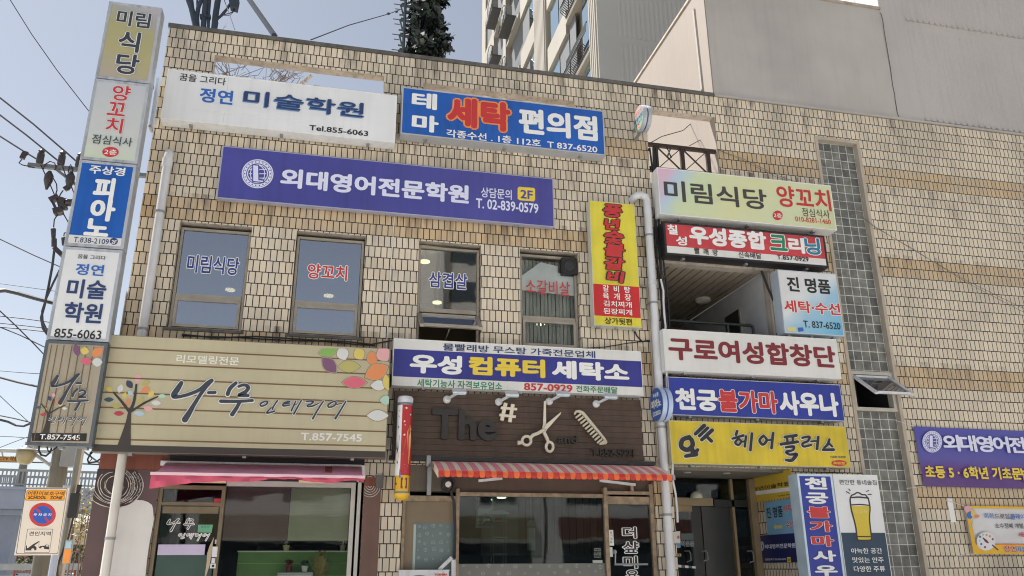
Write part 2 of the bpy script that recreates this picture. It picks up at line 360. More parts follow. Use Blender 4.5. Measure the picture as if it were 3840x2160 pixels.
class Art:
    def __init__(s, plane, d=.004): s.p, s.d, s.mb, s.step, s.seg = plane, d, MB(), .00008, []
    def lay(s, vs, fs, m, copies=((0, 0),)):
        for dx, dy in copies:
            s.mb.use(m).add([s.p.w(u+dx, v+dy, s.d) for u, v in vs], fs); s.d += .00005
        s.d += s.step
    def poly(s, pts, m, raw=False):
        q = pts if raw else [s.p.uv(*p) for p in pts]
        s.lay(q, [tuple(range(len(q)))], m)
    def ell(s, reg, x, y, rx, ry, m, ang=0, n=28, lens=False, clip=None, k=1.0):
        q = []
        for j in range(n):
            a = 2*pi*j/n; ex, ey = cos(a)*rx*k, sin(a)*ry*k*(abs(sin(a)) if lens else 1)
            X, Y_ = x+ex*cos(radians(ang))-ey*sin(radians(ang)), y+ex*sin(radians(ang))+ey*cos(radians(ang))
            if clip: X, Y_ = min(X, clip[0]), max(Y_, clip[1])
            q.append((reg, X, Y_))
        s.poly(q, m)
    def ring(s, reg, x, y, rx, ry, wd, m, n=40, a0=0, a1=2*pi):
        k = [(x+rx*cos(a0+(a1-a0)*j/n), y+ry*sin(a0+(a1-a0)*j/n), wd) for j in range(n+1)]
        s.stroke(reg, k, m, caps=False)
    def stroke(s, reg, pts, m, extra=0, caps=True):
        pts = [(p[0], p[1], (p[2] if len(p) > 2 else 10)+extra) for p in pts]
        # smooth (Catmull-Rom) centre line
        P_ = []
        for i in range(len(pts)-1):
            p0, p1, p2, p3 = pts[max(i-1, 0)], pts[i], pts[i+1], pts[min(i+2, len(pts)-1)]
            for k in range(5):
                t = k/5; P_.append(tuple(.5*(2*p1[j]+(p2[j]-p0[j])*t+(2*p0[j]-5*p1[j]+4*p2[j]-p3[j])*t*t+(3*p1[j]-p0[j]-3*p2[j]+p3[j])*t**3) for j in range(3)))
        P_.append(pts[-1])
        L_, R_ = [], []
        for i, p in enumerate(P_):
            a, b = P_[max(i-1, 0)], P_[min(i+1, len(P_)-1)]; dx, dy = b[0]-a[0], b[1]-a[1]; q = math.hypot(dx, dy) or 1
            nx, ny = -dy/q*p[2]/2, dx/q*p[2]/2; L_.append((p[0]+nx, p[1]+ny)); R_.append((p[0]-nx, p[1]-ny))
        vs = [s.p.uv(reg, *q) for q in L_+R_]; n = len(P_)
        s.lay(vs, [(i, i+1, n+i+1, n+i) for i in range(n-1)], m)
        if caps:
            for p in (P_[0], P_[-1]):
                q = [s.p.uv(reg, p[0]+cos(2*pi*j/14)*p[2]/2, p[1]+sin(2*pi*j/14)*p[2]/2) for j in range(14)]
                s.lay(q, [tuple(range(14))], m)
    def text(s, body, bl, tr, m, r=.025, out=None, ro=.05, sh=0, ext=0, rot=0):
        """fit the lettering between its bottom-left and top-right points; r thickens, out is an outline material"""
        vs, fs = glyphs(body, sh)
        if rot:
            c_, s_ = cos(rot), sin(rot); vs = [(a*c_-b*s_, a*s_+b*c_) for a, b in vs]
        u0, v0 = s.p.uv(*bl); u1, v1 = s.p.uv(*tr)
        a0, a1 = min(q[0] for q in vs)-r, max(q[0] for q in vs)+r; b0, b1 = min(q[1] for q in vs)-r, max(q[1] for q in vs)+r
        kx, ky = (u1-u0)/(a1-a0), (v1-v0)/(b1-b0)
        w = [(u0+(a-a0)*kx, v0+(b-b0)*ky) for a, b in vs]
        def ringo(rr, n): return [(cos(2*pi*j/n)*rr*kx, sin(2*pi*j/n)*rr*ky) for j in range(n)]
        if out:
            cl = clusters(w, fs); sg = []
            for w_, f_ in cl: c0 = len(s.mb.ch); s.lay(w_, f_, out, ringo(r+ro, 10)); sg.append(list(range(c0, len(s.mb.ch))))
            s.d += .001
        cps = [(0, 0)] if r <= .004 else (ringo(r, 4 if r < .02 else 7)+[(0, 0)])
        if ext:
            for q in cps:
                n = len(vs); f2 = [tuple(i+n for i in f) for f in fs]
                ed = {}
                for f in fs:
                    for a, b in zip(f, f[1:]+f[:1]): ed[(a, b)] = ed.get((a, b), 0)+1
                side = [(a, b, b+n, a+n) for a, b in ed if (b, a) not in ed]
                s.mb.use(m).add([s.p.w(u+q[0], v+q[1], s.d+ext) for u, v in w]+[s.p.w(u+q[0], v+q[1], s.d) for u, v in w], fs+side); s.d += .0003
        else:
            cl = clusters(w, fs); sg = sg if out else [[] for _ in cl]
            for k_, (w_, f_) in enumerate(cl): c0 = len(s.mb.ch); s.lay(w_, f_, m, cps); sg[k_] += range(c0, len(s.mb.ch))
            s.seg += sg
    def build(s, name, parent, label=None):
        if len(s.seg) < 2 and (not s.seg or len(s.seg[0]) == len(s.mb.ch)): return s.mb.build(name, parent, label=label)
        used = set(k for q in s.seg for k in q); rest = [k for k in range(len(s.mb.ch)) if k not in used]; res = None
        if rest: res = s.mb.pick(rest).build(name, parent, label=label)
        for q in s.seg: res = s.mb.pick(q).build('lettering', parent, label=label, split=False)
        return res

def rect(quad, Y):
    p = [pt(*q, Y) for q in quad]
    return (p[0].x+p[3].x)/2, (p[1].x+p[2].x)/2, (p[2].z+p[3].z)/2, (p[0].z+p[1].z)/2   # X0 X1 Z0 Z1
def sign(name, label, quad, Y, th, face, case, lip=.018, cat='sign', R=None):
    """a light-box sign: case, raised frame lip, face panel"""
    X0, X1, Z0, Z1 = R or rect(quad, Y)
    t = thing(name, label, cat, ((X0+X1)/2, Y+th, Z0))
    MB().use(case).box((X0, Y+.012, Z0), (X1, Y+th, Z1)).build('case', t)
    MB().use(case).frame(X0, X1, Z0, Z1, Y-.0025, Y+.0115, lip).build('frame', t)
    MB().use(face).box((X0+lip, Y, Z0+lip), (X1-lip, Y+.0117, Z1-lip)).build('face_panel', t)
    b = MB().use(M_STEEL)
    for fx in (.12, .5, .88):
        x = X0+(X1-X0)*fx
        b.box((x-.02, Y+th*.35, Z0-.025), (x+.02, Y+th*.75, Z0-.0005))
        b.box((x-.015, Y+th+.0005, Z0+.05), (x+.015, min(Y+th+.06, -.002) if Y+th < -.01 else Y+th+.01, Z0+.09))
    b.build('bracket', t)
    t['R'] = 0; del t['R']
    return t, PL('Y', Y), (X0, X1, Z0, Z1)
def band(mb, m, pl, R, zf0, zf1, y, x0f=0, x1f=1, lip=.018):
    X0, X1, Z0, Z1 = R
    mb.use(m).box((X0+lip+(X1-X0-2*lip)*x0f, y-.0015, zf0), (X0+lip+(X1-X0-2*lip)*x1f, y, zf1)); return mb

M_STEEL = mat('galvanised_steel', (150, 152, 154), .45, .5, .1)
M_ALU = mat('aluminium_frame', (176, 174, 168), .4, .5, .08)
M_WHITE = mat('white_enamel', (222, 222, 220), .38, 0, .05, 3, streak=.12)
M_WARM = mat('white_acrylic', (212, 211, 207), .32, 0, .05, 2, streak=.05)
M_BLACK = mat('black_print', (32, 30, 32), .45, 0, .03)
M_INK = mat('ink_slate', (52, 58, 70), .45, 0, .03)
M_NAVY = mat('navy_print', (40, 60, 104), .45, 0, .03)
M_BLUE = mat('blue_print', (44, 98, 178), .4, 0, .03)
M_RED = mat('red_print', (188, 50, 52), .4, 0, .03)
M_PW = mat('white_print', (226, 226, 224), .4, 0, .03)
M_PLAV = mat('pale_lavender_print', (212, 214, 234), .4, 0, .02)
M_YEL = mat('yellow_print', (222, 194, 62), .4, 0, .04)
M_ORG = mat('orange_print', (222, 138, 70), .4, 0, .04)
M_GRN = mat('green_print', (30, 128, 92), .4, 0, .04)
M_MAROON = mat('maroon_print', (120, 34, 44), .4, 0, .03)
M_TILE = tile_mat()
M_CONC = mat('concrete', (168, 158, 146), .85, 0, .16, 4, bump=.3, streak=.35)
M_CONCD = mat('dark_concrete', (98, 95, 92), .9, 0, .2, 5, bump=.4, streak=.3)
M_PLAST = mat('grey_plaster', (172, 167, 162), .8, 0, .09, 1.1, bump=.05, streak=.05)
M_PVC = mat('white_pvc', (206, 206, 208), .4, 0, .07, 4, streak=.2)
M_DARK = mat('dark_rubber', (30, 30, 33), .6, 0, .1)
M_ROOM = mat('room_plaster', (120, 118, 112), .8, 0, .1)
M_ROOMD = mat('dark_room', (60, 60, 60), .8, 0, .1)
M_LAMP = mat('warm_lamp', (255, 214, 160), .4, 0, 0, emit=5.0)
M_TUBE = mat('tube_lamp', (236, 255, 226), .4, 0, 0, emit=4.0)
M_GLASS = glass('window_glass', .40, (.34, .37, .38))
M_GLASSM = glass('middle_window_glass', .13, (.40, .43, .43))
M_GLASSD = glass('door_glass', 0.0, (.58, .63, .61))
M_GLASSC = glass('shop_glass', -.01, (.82, .85, .83))
# ------------------------------------------------------------------ ground, road, pavements
b = MB().use(mat('earth', (170, 162, 146), .95, 0, .12, .3)); b.add([(-400, -400, -.02), (400, -400, -.02), (400, 500, -.02), (-400, 500, -.02)], [(0, 1, 2, 3)])
struct(b.build('ground'))
b = MB().use(mat('pale_road', (164, 163, 161), .9, 0, .1, 3)); b.box((-120, -17, -.019), (120, -4.6, -.004)); struct(b.build('road'))  # road tone raised to bounce sunlight onto the shaded facade
b = MB().use(mat('paving', (204, 202, 198), .85, 0, .1, 5)); b.box((-60, -4.5, -.018), (60, 1.2, .11)).use(M_CONC).box((-60, -4.6, -.018), (60, -4.5, .12)); struct(b.build('pavement'))
b = MB().use(mat('paving_far', (204, 202, 198), .85, 0, .1, 5)); b.box((-60, -26, -.018), (60, -17, .11)); struct(b.build('pavement'))
b = MB().use(mat('road_paint', (220, 220, 214), .7, 0, .1))
for k in range(-14, 15): b.box((k*6-1.5, -10.9, -.0039), (k*6+1.5, -10.78, 0))
struct(b.build('road_marking'))
b = MB().use(mat('pale_road', (92, 92, 94), .9)); b.box((-120, 24, -.019), (-2.6, 60, -.004)); struct(b.build('road'))

# ------------------------------------------------------------------ the tiled shop building
def wall_holes(b, X0, X1, Z0, Z1, holes, Y, th, mf, mj, ms):
    xs = sorted({X0, X1} | {h[0] for h in holes} | {h[1] for h in holes}); zs = sorted({Z0, Z1} | {h[2] for h in holes} | {h[3] for h in holes})
    inh = lambda x, z: any(h[0] < x < h[1] and h[2] < z < h[3] for h in holes)
    for i in range(len(xs)-1):
        for j in range(len(zs)-1):
            if inh((xs[i]+xs[i+1])/2, (zs[j]+zs[j+1])/2): continue
            a, c, d, e = xs[i], xs[i+1], zs[j], zs[j+1]
            b.use(mf).add([(a, Y, d), (c, Y, d), (c, Y, e), (a, Y, e)], [(0, 1, 2, 3)])
            b.use(ms).add([(a, Y+th, d), (c, Y+th, d), (c, Y+th, e), (a, Y+th, e)], [(3, 2, 1, 0)])
    for x0, x1, z0, z1 in holes:
        b.use(mj).add([(x0, Y, z0), (x0, Y+th, z0), (x0, Y+th, z1), (x0, Y, z1)], [(3, 2, 1, 0)])
        b.add([(x1, Y, z0), (x1, Y+th, z0), (x1, Y+th, z1), (x1, Y, z1)], [(0, 1, 2, 3)])
        b.use(ms).add([(x0, Y, z1), (x1, Y, z1), (x1, Y+th, z1), (x0, Y+th, z1)], [(0, 1, 2, 3)])
        b.add([(x0, Y, z0), (x1, Y, z0), (x1, Y+th, z0), (x0, Y+th, z0)], [(3, 2, 1, 0)])
bld = thing('shop_building', 'low shop building in upright cream tiles with tan bands and four upstairs windows', 'building', (5, 4, 0))
HW = [(-1.93, -1.07), (-.52, .355), (1.052, 1.89), (2.425, 3.255)]; WZ = (4.33, 5.705)
HOLES = [(a, c, *WZ) for a, c in HW]+[(-1.787, .484, 7.19, 8.16), (1.036, 3.285, 7.18, 8.122), (4.40, 5.53, 6.9, 8.145),
         (4.44, 6.155, 4.2, 5.715), (7.245, 7.99, .9, 7.985), (4.42, 6.13, 0, 2.83), (-1.775, .50, 0, 2.70), (.955, 4.17, 0, 2.78)]
b = MB(); wall_holes(b, -2.405, 18, 0, 8.51, HOLES, 0, .15, M_TILE, M_TILE, M_CONC)
b.use(M_TILE).add([(-2.405, 0, 0), (-2.405, .15, 0), (-2.405, .15, 8.51), (-2.405, 0, 8.51)], [(3, 2, 1, 0)])
b.build('tiled_wall', bld)
b = MB().use(M_CONCD).box((-2.42, -.02, 8.511), (5.555, .18, 8.566)); b.build('coping', bld)
b = MB().use(M_PLAST).box((5.56, -.03, 8.512), (18, .008, 8.545)); b.build('flashing', bld)
b = MB().use(M_CONC).box((-2.405, .152, 6.55), (5.53, 9, 6.85)).use(M_TILE).box((-2.405, .152, 0), (-2.25, 9, 6.54)).use(M_CONC).box((-2.2, 8.8, 0), (5.5, 9, 6.54)); b.build('roof_slab', bld)
b = MB().use(M_ROOM).box((-2.24, .153, 3.3), (4.25, 8.7, 3.5)).box((-2.24, 4.2, 3.51), (4.25, 4.3, 6.2)).use(mat('ceiling_board', (196, 194, 188), .8)).box((-2.24, .153, 6.2), (4.25, 4.3, 6.25))
b.use(M_ROOM).box((4.26, .16, 0), (4.40, 5, 6.5)); b.build('upstairs_room', bld)
b = MB().use(M_LAMP)
for x, y, z in [pt('A1', 1578, 412, 2.2), pt('B1', 548, 792, 2.6), pt('B1', 1275, 535, 1.6), pt('B1', 1366, 843, 2.6), pt('C1', 215, 1005, 2.4), pt('A1', 1735, 748, 2.6)]:
    b.lathe((x, y, z), [(.0, 0), (.075, .01), (.075, .03), (0, .035)], 16)
    b.use(M_ROOMD).bar((x, y, z+.035), (x, y, 6.2), .012).use(M_LAMP)
b.build('ceiling_lamp', bld)
b = MB().use(mat('duct_silver', (196, 198, 200), .3, .8, .15, 12))
for pts in (((1690, 430), (1700, 520), (1690, 620), (1672, 760), (1640, 930)), ((665, 540), (660, 650), (640, 760), (625, 880), (605, 1060))):
    q = [pt('A1' if pts[0][0] > 1000 else 'B1', x, y, .8) for x, y in pts]; b.tube([(q[0].x, .8, 6.2)]+q, [.035, .035, .04, .04, .045, .06], 12)
b.build('exhaust_duct', bld)
M_GLASSF = glass('clear_window_glass', -.02, (.9, .92, .91))
M_FR = mat('window_aluminium', (158, 150, 138), .45, .4, .12, 6)
def slide_window(i, zs, openv=False):
    x0, x1 = HW[i]; z0, z1 = WZ
    f = MB().use(M_FR); f.frame(x0+.012, x1-.012, z0+.002, z1-.045, .075, .135, .03)
    f.box((x0+.047, .078, zs), (x1-.047, .132, zs+.055))
    if not openv: f.frame(x0+.048, x1-.048, z0+.037, zs-.002, .06, .11, .034)
    w = f.build('window', bld, split=False)
    g = MB().use(M_GLASSF if i == 3 else M_GLASSM if i == 2 else M_GLASS).box((x0+.048, .104, zs+.056), (x1-.048, .110, z1-.082))
    if not openv: g.box((x0+.083, .084, z0+.072), (x1-.083, .09, zs-.037))
    g.build('pane', w)
    MB().use(M_CONCD).box((x0-.03, -.02, z0-.035), (x1+.03, .148, z0-.0005)).build('sill', w)
    return w
zs = [4.735, 4.735, 4.745, 4.725]
wins = [slide_window(i, zs[i], i == 2) for i in range(4)]
# the third window's lower sash stands open
x0, x1 = HW[2]; tp = pt('B1', 1212, 935, .02); bo = pt('B1', 1222, 1055, -.3)
hz0, hy0, hz1, hy1 = 4.70, .05, 4.47, -.24
d = Vector((0, hy1-hy0, hz1-hz0)); nrm = Vector((0, d.z, -d.y)).normalized()
f = MB().use(M_FR)
for xx in (x0+.045, x1-.045): f.bar((xx, hy0, hz0), (xx, hy1, hz1), .05, .04)
for k in (0.04, .96): f.bar((x0+.071, hy0+d.y*k, hz0+d.z*k), (x1-.071, hy0+d.y*k, hz0+d.z*k), .05, .04)
f.bar((1.45, .09, 4.40), (1.45, hy1*.8, 4.45), .012)
sash = f.build('open_sash', bld)
g = MB().use(M_GLASS); cc = Vector(((x0+x1)/2, (hy0+hy1)/2, (hz0+hz1)/2)); g.obox(cc, ((x1-x0)/2-.07, 0, 0), d*.44, nrm*.004); g.build('pane', sash)
# window lettering
PG = PL('Y', .1035)
def wtext(w, s, bl, tr, m, out=M_PW, ro=.045, r=.02):
    a = Art(PG); a.text(s, bl, tr, m, r, out, ro); a.build('lettering', w)
M_IND = mat('indigo_film', (48, 58, 128), .4, 0, .02)
wtext(wins[0], '미림식당', ('A1', 1405, 605), ('A1', 1812, 500), M_IND)
wtext(wins[1], '양꼬치', ('B1', 385, 652), ('B1', 692, 560), M_RED)
wtext(wins[2], '삼겹살', ('B1', 1303, 718), ('B1', 1596, 620), M_IND)
wtext(wins[3], '소갈비살', ('C1', 103, 765), ('C1', 435, 680), M_RED, None, r=.006)
# the fourth window has a pale board behind the glass and an exhaust duct in its corner
MB().use(mat('pale_board', (250, 252, 246), .6)).prism([pt('C1', 62, 640, .13), pt('C1', 215, 530, .13), pt('C1', 345, 560, .13), pt('C1', 345, 610, .13), pt('C1', 470, 630, .13), pt('C1', 475, 785, .13), pt('C1', 62, 740, .13)], (0, .01, 0)).build('paper_screen', wins[3])
dk = MB().use(M_DARK).box((3.03, .03, 5.40), (3.238, .14, 5.64)).use(mat('duct_grey', (44, 44, 46), .5)).tube([(3.13, .028, 5.51), (3.13, .01, 5.51)], [.08, .07], 16); dk.build('exhaust_vent', bld)
b = MB().use(mat('slat_curtain', (168, 170, 164), .7))
for k in range(15): b.bar((2.47+k*.053, .22+.012*(k % 2), 4.36), (2.47+k*.053, .22+.012*(k % 2), 5.63), .045, .008)
b.build('curtain', bld)

# balcony opening beside the stack of signs
M_SOF = mat('slatted_ceiling', (150, 138, 122), .7)
b = MB().use(M_SOF)
for k in range(13): b.box((4.445+k*.132, .155, 5.70), (4.557+k*.132, 3.2, 5.725))
b.use(M_DARK).box((4.44, .153, 5.727), (6.16, 3.2, 5.76)); b.build('balcony_ceiling', bld)
b = MB().use(mat('balcony_paint', (186, 188, 192), .7, 0, .08)).box((6.156, .152, 3.4), (6.26, 3.2, 5.70)).use(M_ROOM).box((4.40, .152, 3.4), (4.439, 3.2, 5.70)).box((4.44, .152, 3.3), (6.26, 3.2, 3.4)); b.build('balcony_wall', bld)
b = MB().use(M_CONC).box((4.405, -.012, 5.66), (6.20, .149, 5.714)); b.box((6.125, -.008, 4.2), (6.154, .149, 5.655)); b.build('balcony_lintel', bld)
b = MB().use(mat('dim_metal', (130, 126, 118), .5, .3))
for x in (4.46, 5.22, 5.34, 5.42): b.box((x, 3.1, 3.4), (x+.05, 3.18, 5.69))
b.box((4.5, 3.1, 5.62), (6.15, 3.18, 5.69)).box((5.47, 3.1, 4.72), (6.1, 3.18, 4.80)).box((4.51, 3.1, 4.66), (5.22, 3.18, 4.72)).use(M_ROOM).box((4.52, 3.12, 3.4), (5.2, 3.16, 4.6))
dr = b.build('balcony_screen', bld); MB().use(M_GLASSD).box((4.51, 3.13, 4.73), (6.15, 3.14, 5.61)).build('pane', dr)
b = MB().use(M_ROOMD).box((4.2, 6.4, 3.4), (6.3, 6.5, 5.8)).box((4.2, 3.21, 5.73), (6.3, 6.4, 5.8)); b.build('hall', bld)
b = MB().use(M_TUBE); p = pt('V', 230, 922, 4.5); b.box((p.x-.05, 4.5, p.z), (p.x+.33, 4.53, p.z+.02)).box((p.x-.05, 4.8, p.z-.06), (p.x+.27, 4.83, p.z-.04)); b.build('tube_lamp', bld)
p = pt('V', 845, 430, 1.5); b = MB().use(mat('frosted_globe', (196, 190, 174), .3)).lathe((p.x, p.y, 5.62), [(.0, 0), (.10, .015), (.125, .04), (.125, .079)], 24); b.build('balcony_lamp', bld, smooth=True)
b = MB().use(mat('door_dark', (52, 54, 56), .4)).prism([ptX('V', 1205, 1015, 6.15), ptX('V', 1405, 885, 6.15), ptX('V', 1440, 1240, 6.15), ptX('V', 1225, 1240, 6.15)], (-.01, 0, 0)).use(M_ALU).bar(ptX('V', 1425, 880, 6.13), ptX('V', 1460, 1245, 6.13), .04); b.build('side_window', bld)
b = MB().use(mat('rail_green', (52, 58, 56), .5, .3)); q = [pt('V', 235, 1045, .25), pt('V', 1620, 1118, .25)]; q[1].z = q[0].z
b.tube([q[0], q[1]-Vector((.03, 0, 0)), q[1]-Vector((.008, 0, .008)), q[1]-Vector((0, 0, .05)), (q[1].x, .25, 3.41)], .022, 10)
b.bar((5.55, .25, 3.41), (5.55, .25, q[0].z), .03); b.build('balcony_rail', bld, smooth=True)

# stair strip of glass blocks with an opening window
gx0, gw = 7.28, (7.955-7.28)/5
M_GB = glassblock_mat(gx0-5-.0, gw, 7.95, .1416)
b = MB().use(M_GB).box((7.27, .07, .9), (7.965, .13, 3.665)).box((7.27, .07, 4.245), (7.965, .13, 7.955)); b.build('glass_blocks', bld)
b = MB().use(mat('strip_frame', (176, 164, 148), .6, 0, .12, 6)).frame(7.22, 8.015, .85, 8.01, -.018, .14, .05); b.build('strip_frame', bld)
f = MB().use(mat('stair_window_frame', (184, 180, 168), .5, 0, .1)).frame(7.272, 7.963, 3.668, 4.242, .02, .125, .05)
hw = f.build('window', bld)
wz1 = 4.175; wx0, wx1 = 7.335, 7.90
A_ = Vector((0, .05, wz1)); B_ = Vector((0, -.41, 3.83)); d = B_-A_; nrm = Vector((0, -d.z, d.y)).normalized()
f = MB().use(mat('sash_white', (206, 206, 208), .4, .2))
for xx in (wx0, wx1): f.bar((xx, A_.y, A_.z), (xx, B_.y, B_.z), .045, .035)
for k in (.04, .96): q = A_+d*k; f.bar((wx0+.023, q.y, q.z), (wx1-.023, q.y, q.z), .045, .035)
f.build('open_sash', hw)
g = MB().use(glass('hopper_glass', .2, (.4, .45, .48))); q = A_+d*.5; g.obox(((wx0+wx1)/2, q.y, q.z), ((wx1-wx0)/2-.02, 0, 0), d*.45, nrm*.003); g.build('pane', hw)
MB().use(M_ROOMD).box((7.2, .9, .5), (8.0, 1.0, 8.1)).box((7.2, .16, .5), (7.21, .9, 8.1)).box((8.0, .16, .5), (8.01, .9, 8.1)).build('stairwell', bld)

# ------------------------------------------------------------------ plastered block over the right half, ribbed towers behind
blk = thing('plaster_block', 'plain grey plastered upper block with a cracked seam standing over the cream tiled wall', 'building', (7, 5, 8.5))
M_PLS = mat('plaster_sun_toned', (134, 125, 116), .8, 0, .05, .9, streak=.05)  # darker copy of the grey plaster, offsets the sun's glare on the side wall
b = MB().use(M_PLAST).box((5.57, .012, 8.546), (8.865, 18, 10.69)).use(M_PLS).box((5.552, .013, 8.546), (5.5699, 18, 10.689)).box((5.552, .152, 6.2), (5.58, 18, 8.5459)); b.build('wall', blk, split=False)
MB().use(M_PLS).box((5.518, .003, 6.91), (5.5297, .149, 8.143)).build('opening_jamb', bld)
b = MB().use(M_CONC).box((5.53, -.02, 10.691), (8.875, 18, 10.735)); b.build('coping', blk)
b = MB().use(mat('groove_grey', (150, 144, 138), .7)).tube([ptX('C0', 1375, 75, 5.55), ptX('C0', 1440, 680, 5.55)], .035, 8); p = ptX('C0', 1375, 75, 5.55)
b.tube([p, p+Vector((0, .0, -.01)), p+Vector((.1, 0, .02))], .035, 8); b.build('conduit', blk)
b = MB().use(mat('seam_dark', (92, 84, 78), .9)); cp = [(850, 95), (866, 150), (878, 240), (884, 275), (905, 400), (925, 520), (940, 640), (957, 720), (959, 750), (975, 850), (987, 880)]
q = [pt('D0', x, y, .008) for x, y in cp]
for a, c in zip(q, q[1:]): b.bar(a, c, .012, .004)
b.build('crack', blk, split=False)
def ribs(b, m, p0, du, n, w, dep, z0, z1, nrm):
    b.use(m)
    for k in range(n):
        c = Vector(p0)+Vector(du)*k; e = Vector(du).normalized()*w/2; o = Vector(nrm)*dep; e2 = e*.62
        b.add([c-e+Vector((0, 0, z0)), c+e+Vector((0, 0, z0)), c+e2+o+Vector((0, 0, z0)), c-e2+o+Vector((0, 0, z0)), c-e+Vector((0, 0, z1)), c+e+Vector((0, 0, z1)), c+e2+o+Vector((0, 0, z1)), c-e2+o+Vector((0, 0, z1))],
              [(0, 1, 2, 3), (4, 7, 6, 5), (0, 4, 5, 1), (1, 5, 6, 2), (2, 6, 7, 3), (3, 7, 4, 0)])
twr = thing('apartment_tower', 'grey tower end wall with fine upright ribs rising at the right of the plastered block', 'building', (19, 8, 8.5))
M_TW = mat('tower_paint', (176, 171, 167), .75, 0, .06, .9, streak=.05)
b = MB().use(M_TW).box((8.87, .014, 8.546), (30, 6.1, 40)); b.build('wall', twr)
b = MB(); P_ = (11.70-9.375)/20
for zz in ((8.575, 10.36), (10.56, 12.35), (12.55, 14.4), (14.6, 30)): ribs(b, M_TW, (9.40, .0138, 0), (P_, 0, 0), 110, P_*.62, .0075, zz[0], zz[1], (0, -1, 0))
for zz in (8.575, 10.56, 12.55):
    for k in range(40): b.use(M_TW).box((9.40+k*P_-P_*.27, -.022, zz-.012), (9.40+k*P_+P_*.27, .013, zz+.022))
ribs(b, mat('tower_light', (226, 220, 212), .7), (8.8699, .6, 0), (0, .22, 0), 24, .12, .03, 10.8, 38, (-1, 0, 0)); b.build('ribs', twr)

# apartment block far behind, its long side in the sun
apt = thing('apartment_block', 'tall pale apartment block behind the roof with balconies and a ribbed grey end wall', 'building', (11, 24, 0))
XC, Y0_, Y1_ = 8.49, 13.0, 35.2
M_AP = mat('apartment_white', (142, 137, 128), .75, 0, .06, .4, streak=.12)
M_AG = mat('apartment_grey', (160, 163, 164), .75, 0, .04, .4)
b = MB().use(M_AG).add([(XC, Y0_, 0), (30, Y0_, 0), (30, Y0_, 42), (XC, Y0_, 42)], [(0, 1, 2, 3)]).use(M_AP).add([(XC+.35, Y0_, 0), (XC+.35, Y1_, 0), (XC+.35, Y1_, 42), (XC+.35, Y0_, 42)], [(3, 2, 1, 0)])
b.add([(XC, Y1_, 0), (30, Y1_, 0), (30, Y1_, 42), (XC, Y1_, 42)], [(3, 2, 1, 0)]).add([(XC, Y0_, 42), (30, Y0_, 42), (30, Y1_, 42), (XC, Y1_, 42)], [(0, 1, 2, 3)]); b.build('wall', apt)
yx = lambda x, y=500: ptX('X', x, y, XC).y
zc = ptX('X', 1660, 650, XC); za = ptX('X', 1300, 300, XC)
FLH = za.z-zc.z if 2 < za.z-zc.z < 3.4 else 2.75
Zb = zc.z
b = MB()
zz = ptX('X', 2250, 545, XC).z
dz = pt('X', 2005, 515, Y0_).z; dx0, dx1 = pt('X', 2005, 515, Y0_).x, pt('X', 2550, 597, Y0_).x
PP = (dx1-dx0)/8
for k in range(-3, 6):
    z0 = dz+k*FLH; ribs(b, M_AG, (dx0+.2, Y0_-.001, 0), (PP, 0, 0), 22, PP*.6, .012, z0+.0, z0+FLH-.28, (0, -1, 0))
b.build('ribs', apt)
y_r0, y_r1 = yx(1645), yx(1740)
spand, glassm, louv, slab = MB(), MB(), MB(), MB()
M_BG = glass('sky_glass', .55, (.25, .3, .33), rc=(.8, .95, 1))
M_LV = mat('grey_louvre', (96, 98, 100), .6)
yA0, yA1 = yx(1645), yx(1312); yB0, yB1 = yx(1300), yx(1030); yR0, yR1 = yx(1005), yx(858); yC0, yC1 = yx(845), yx(650); yD0, yD1 = yx(640), yx(280); yE0, yE1 = yx(272), Y1_
fl = [Zb+k*FLH for k in range(-2, 6)]
b = MB().use(M_AP)
b.box((XC+.001, Y0_+.002, 0), (XC+.349, yA0, 41.9)); b.box((XC+.001, yR0, 0), (XC+.349, yR1, 41.9)); b.box((XC+.001, yE0+.001, 0), (XC+.349, yE0+(yE1-yE0)*.15, 41.9)); b.box((XC+.001, yE1-1.2, 0), (XC+.349, yE1-.002, 41.9))
ymid = (yD0+yD1)/2; b.box((XC-.10, ymid-.35, 0), (XC+.348, ymid+.35, 41.9))
b.build('pier', apt)
b = MB(); ribs(b, M_AP, (XC, Y0_+.15, 0), (0, (yA0-Y0_)/4, 0), 4, .16, .05, 0, 41.8, (-1, 0, 0)); nR = 9
ribs(b, M_AP, (XC, yR0+.15, 0), (0, (yR1-yR0)/nR, 0), nR, .2, .06, 0, 41.8, (-1, 0, 0)); b.build('side_ribs', apt)
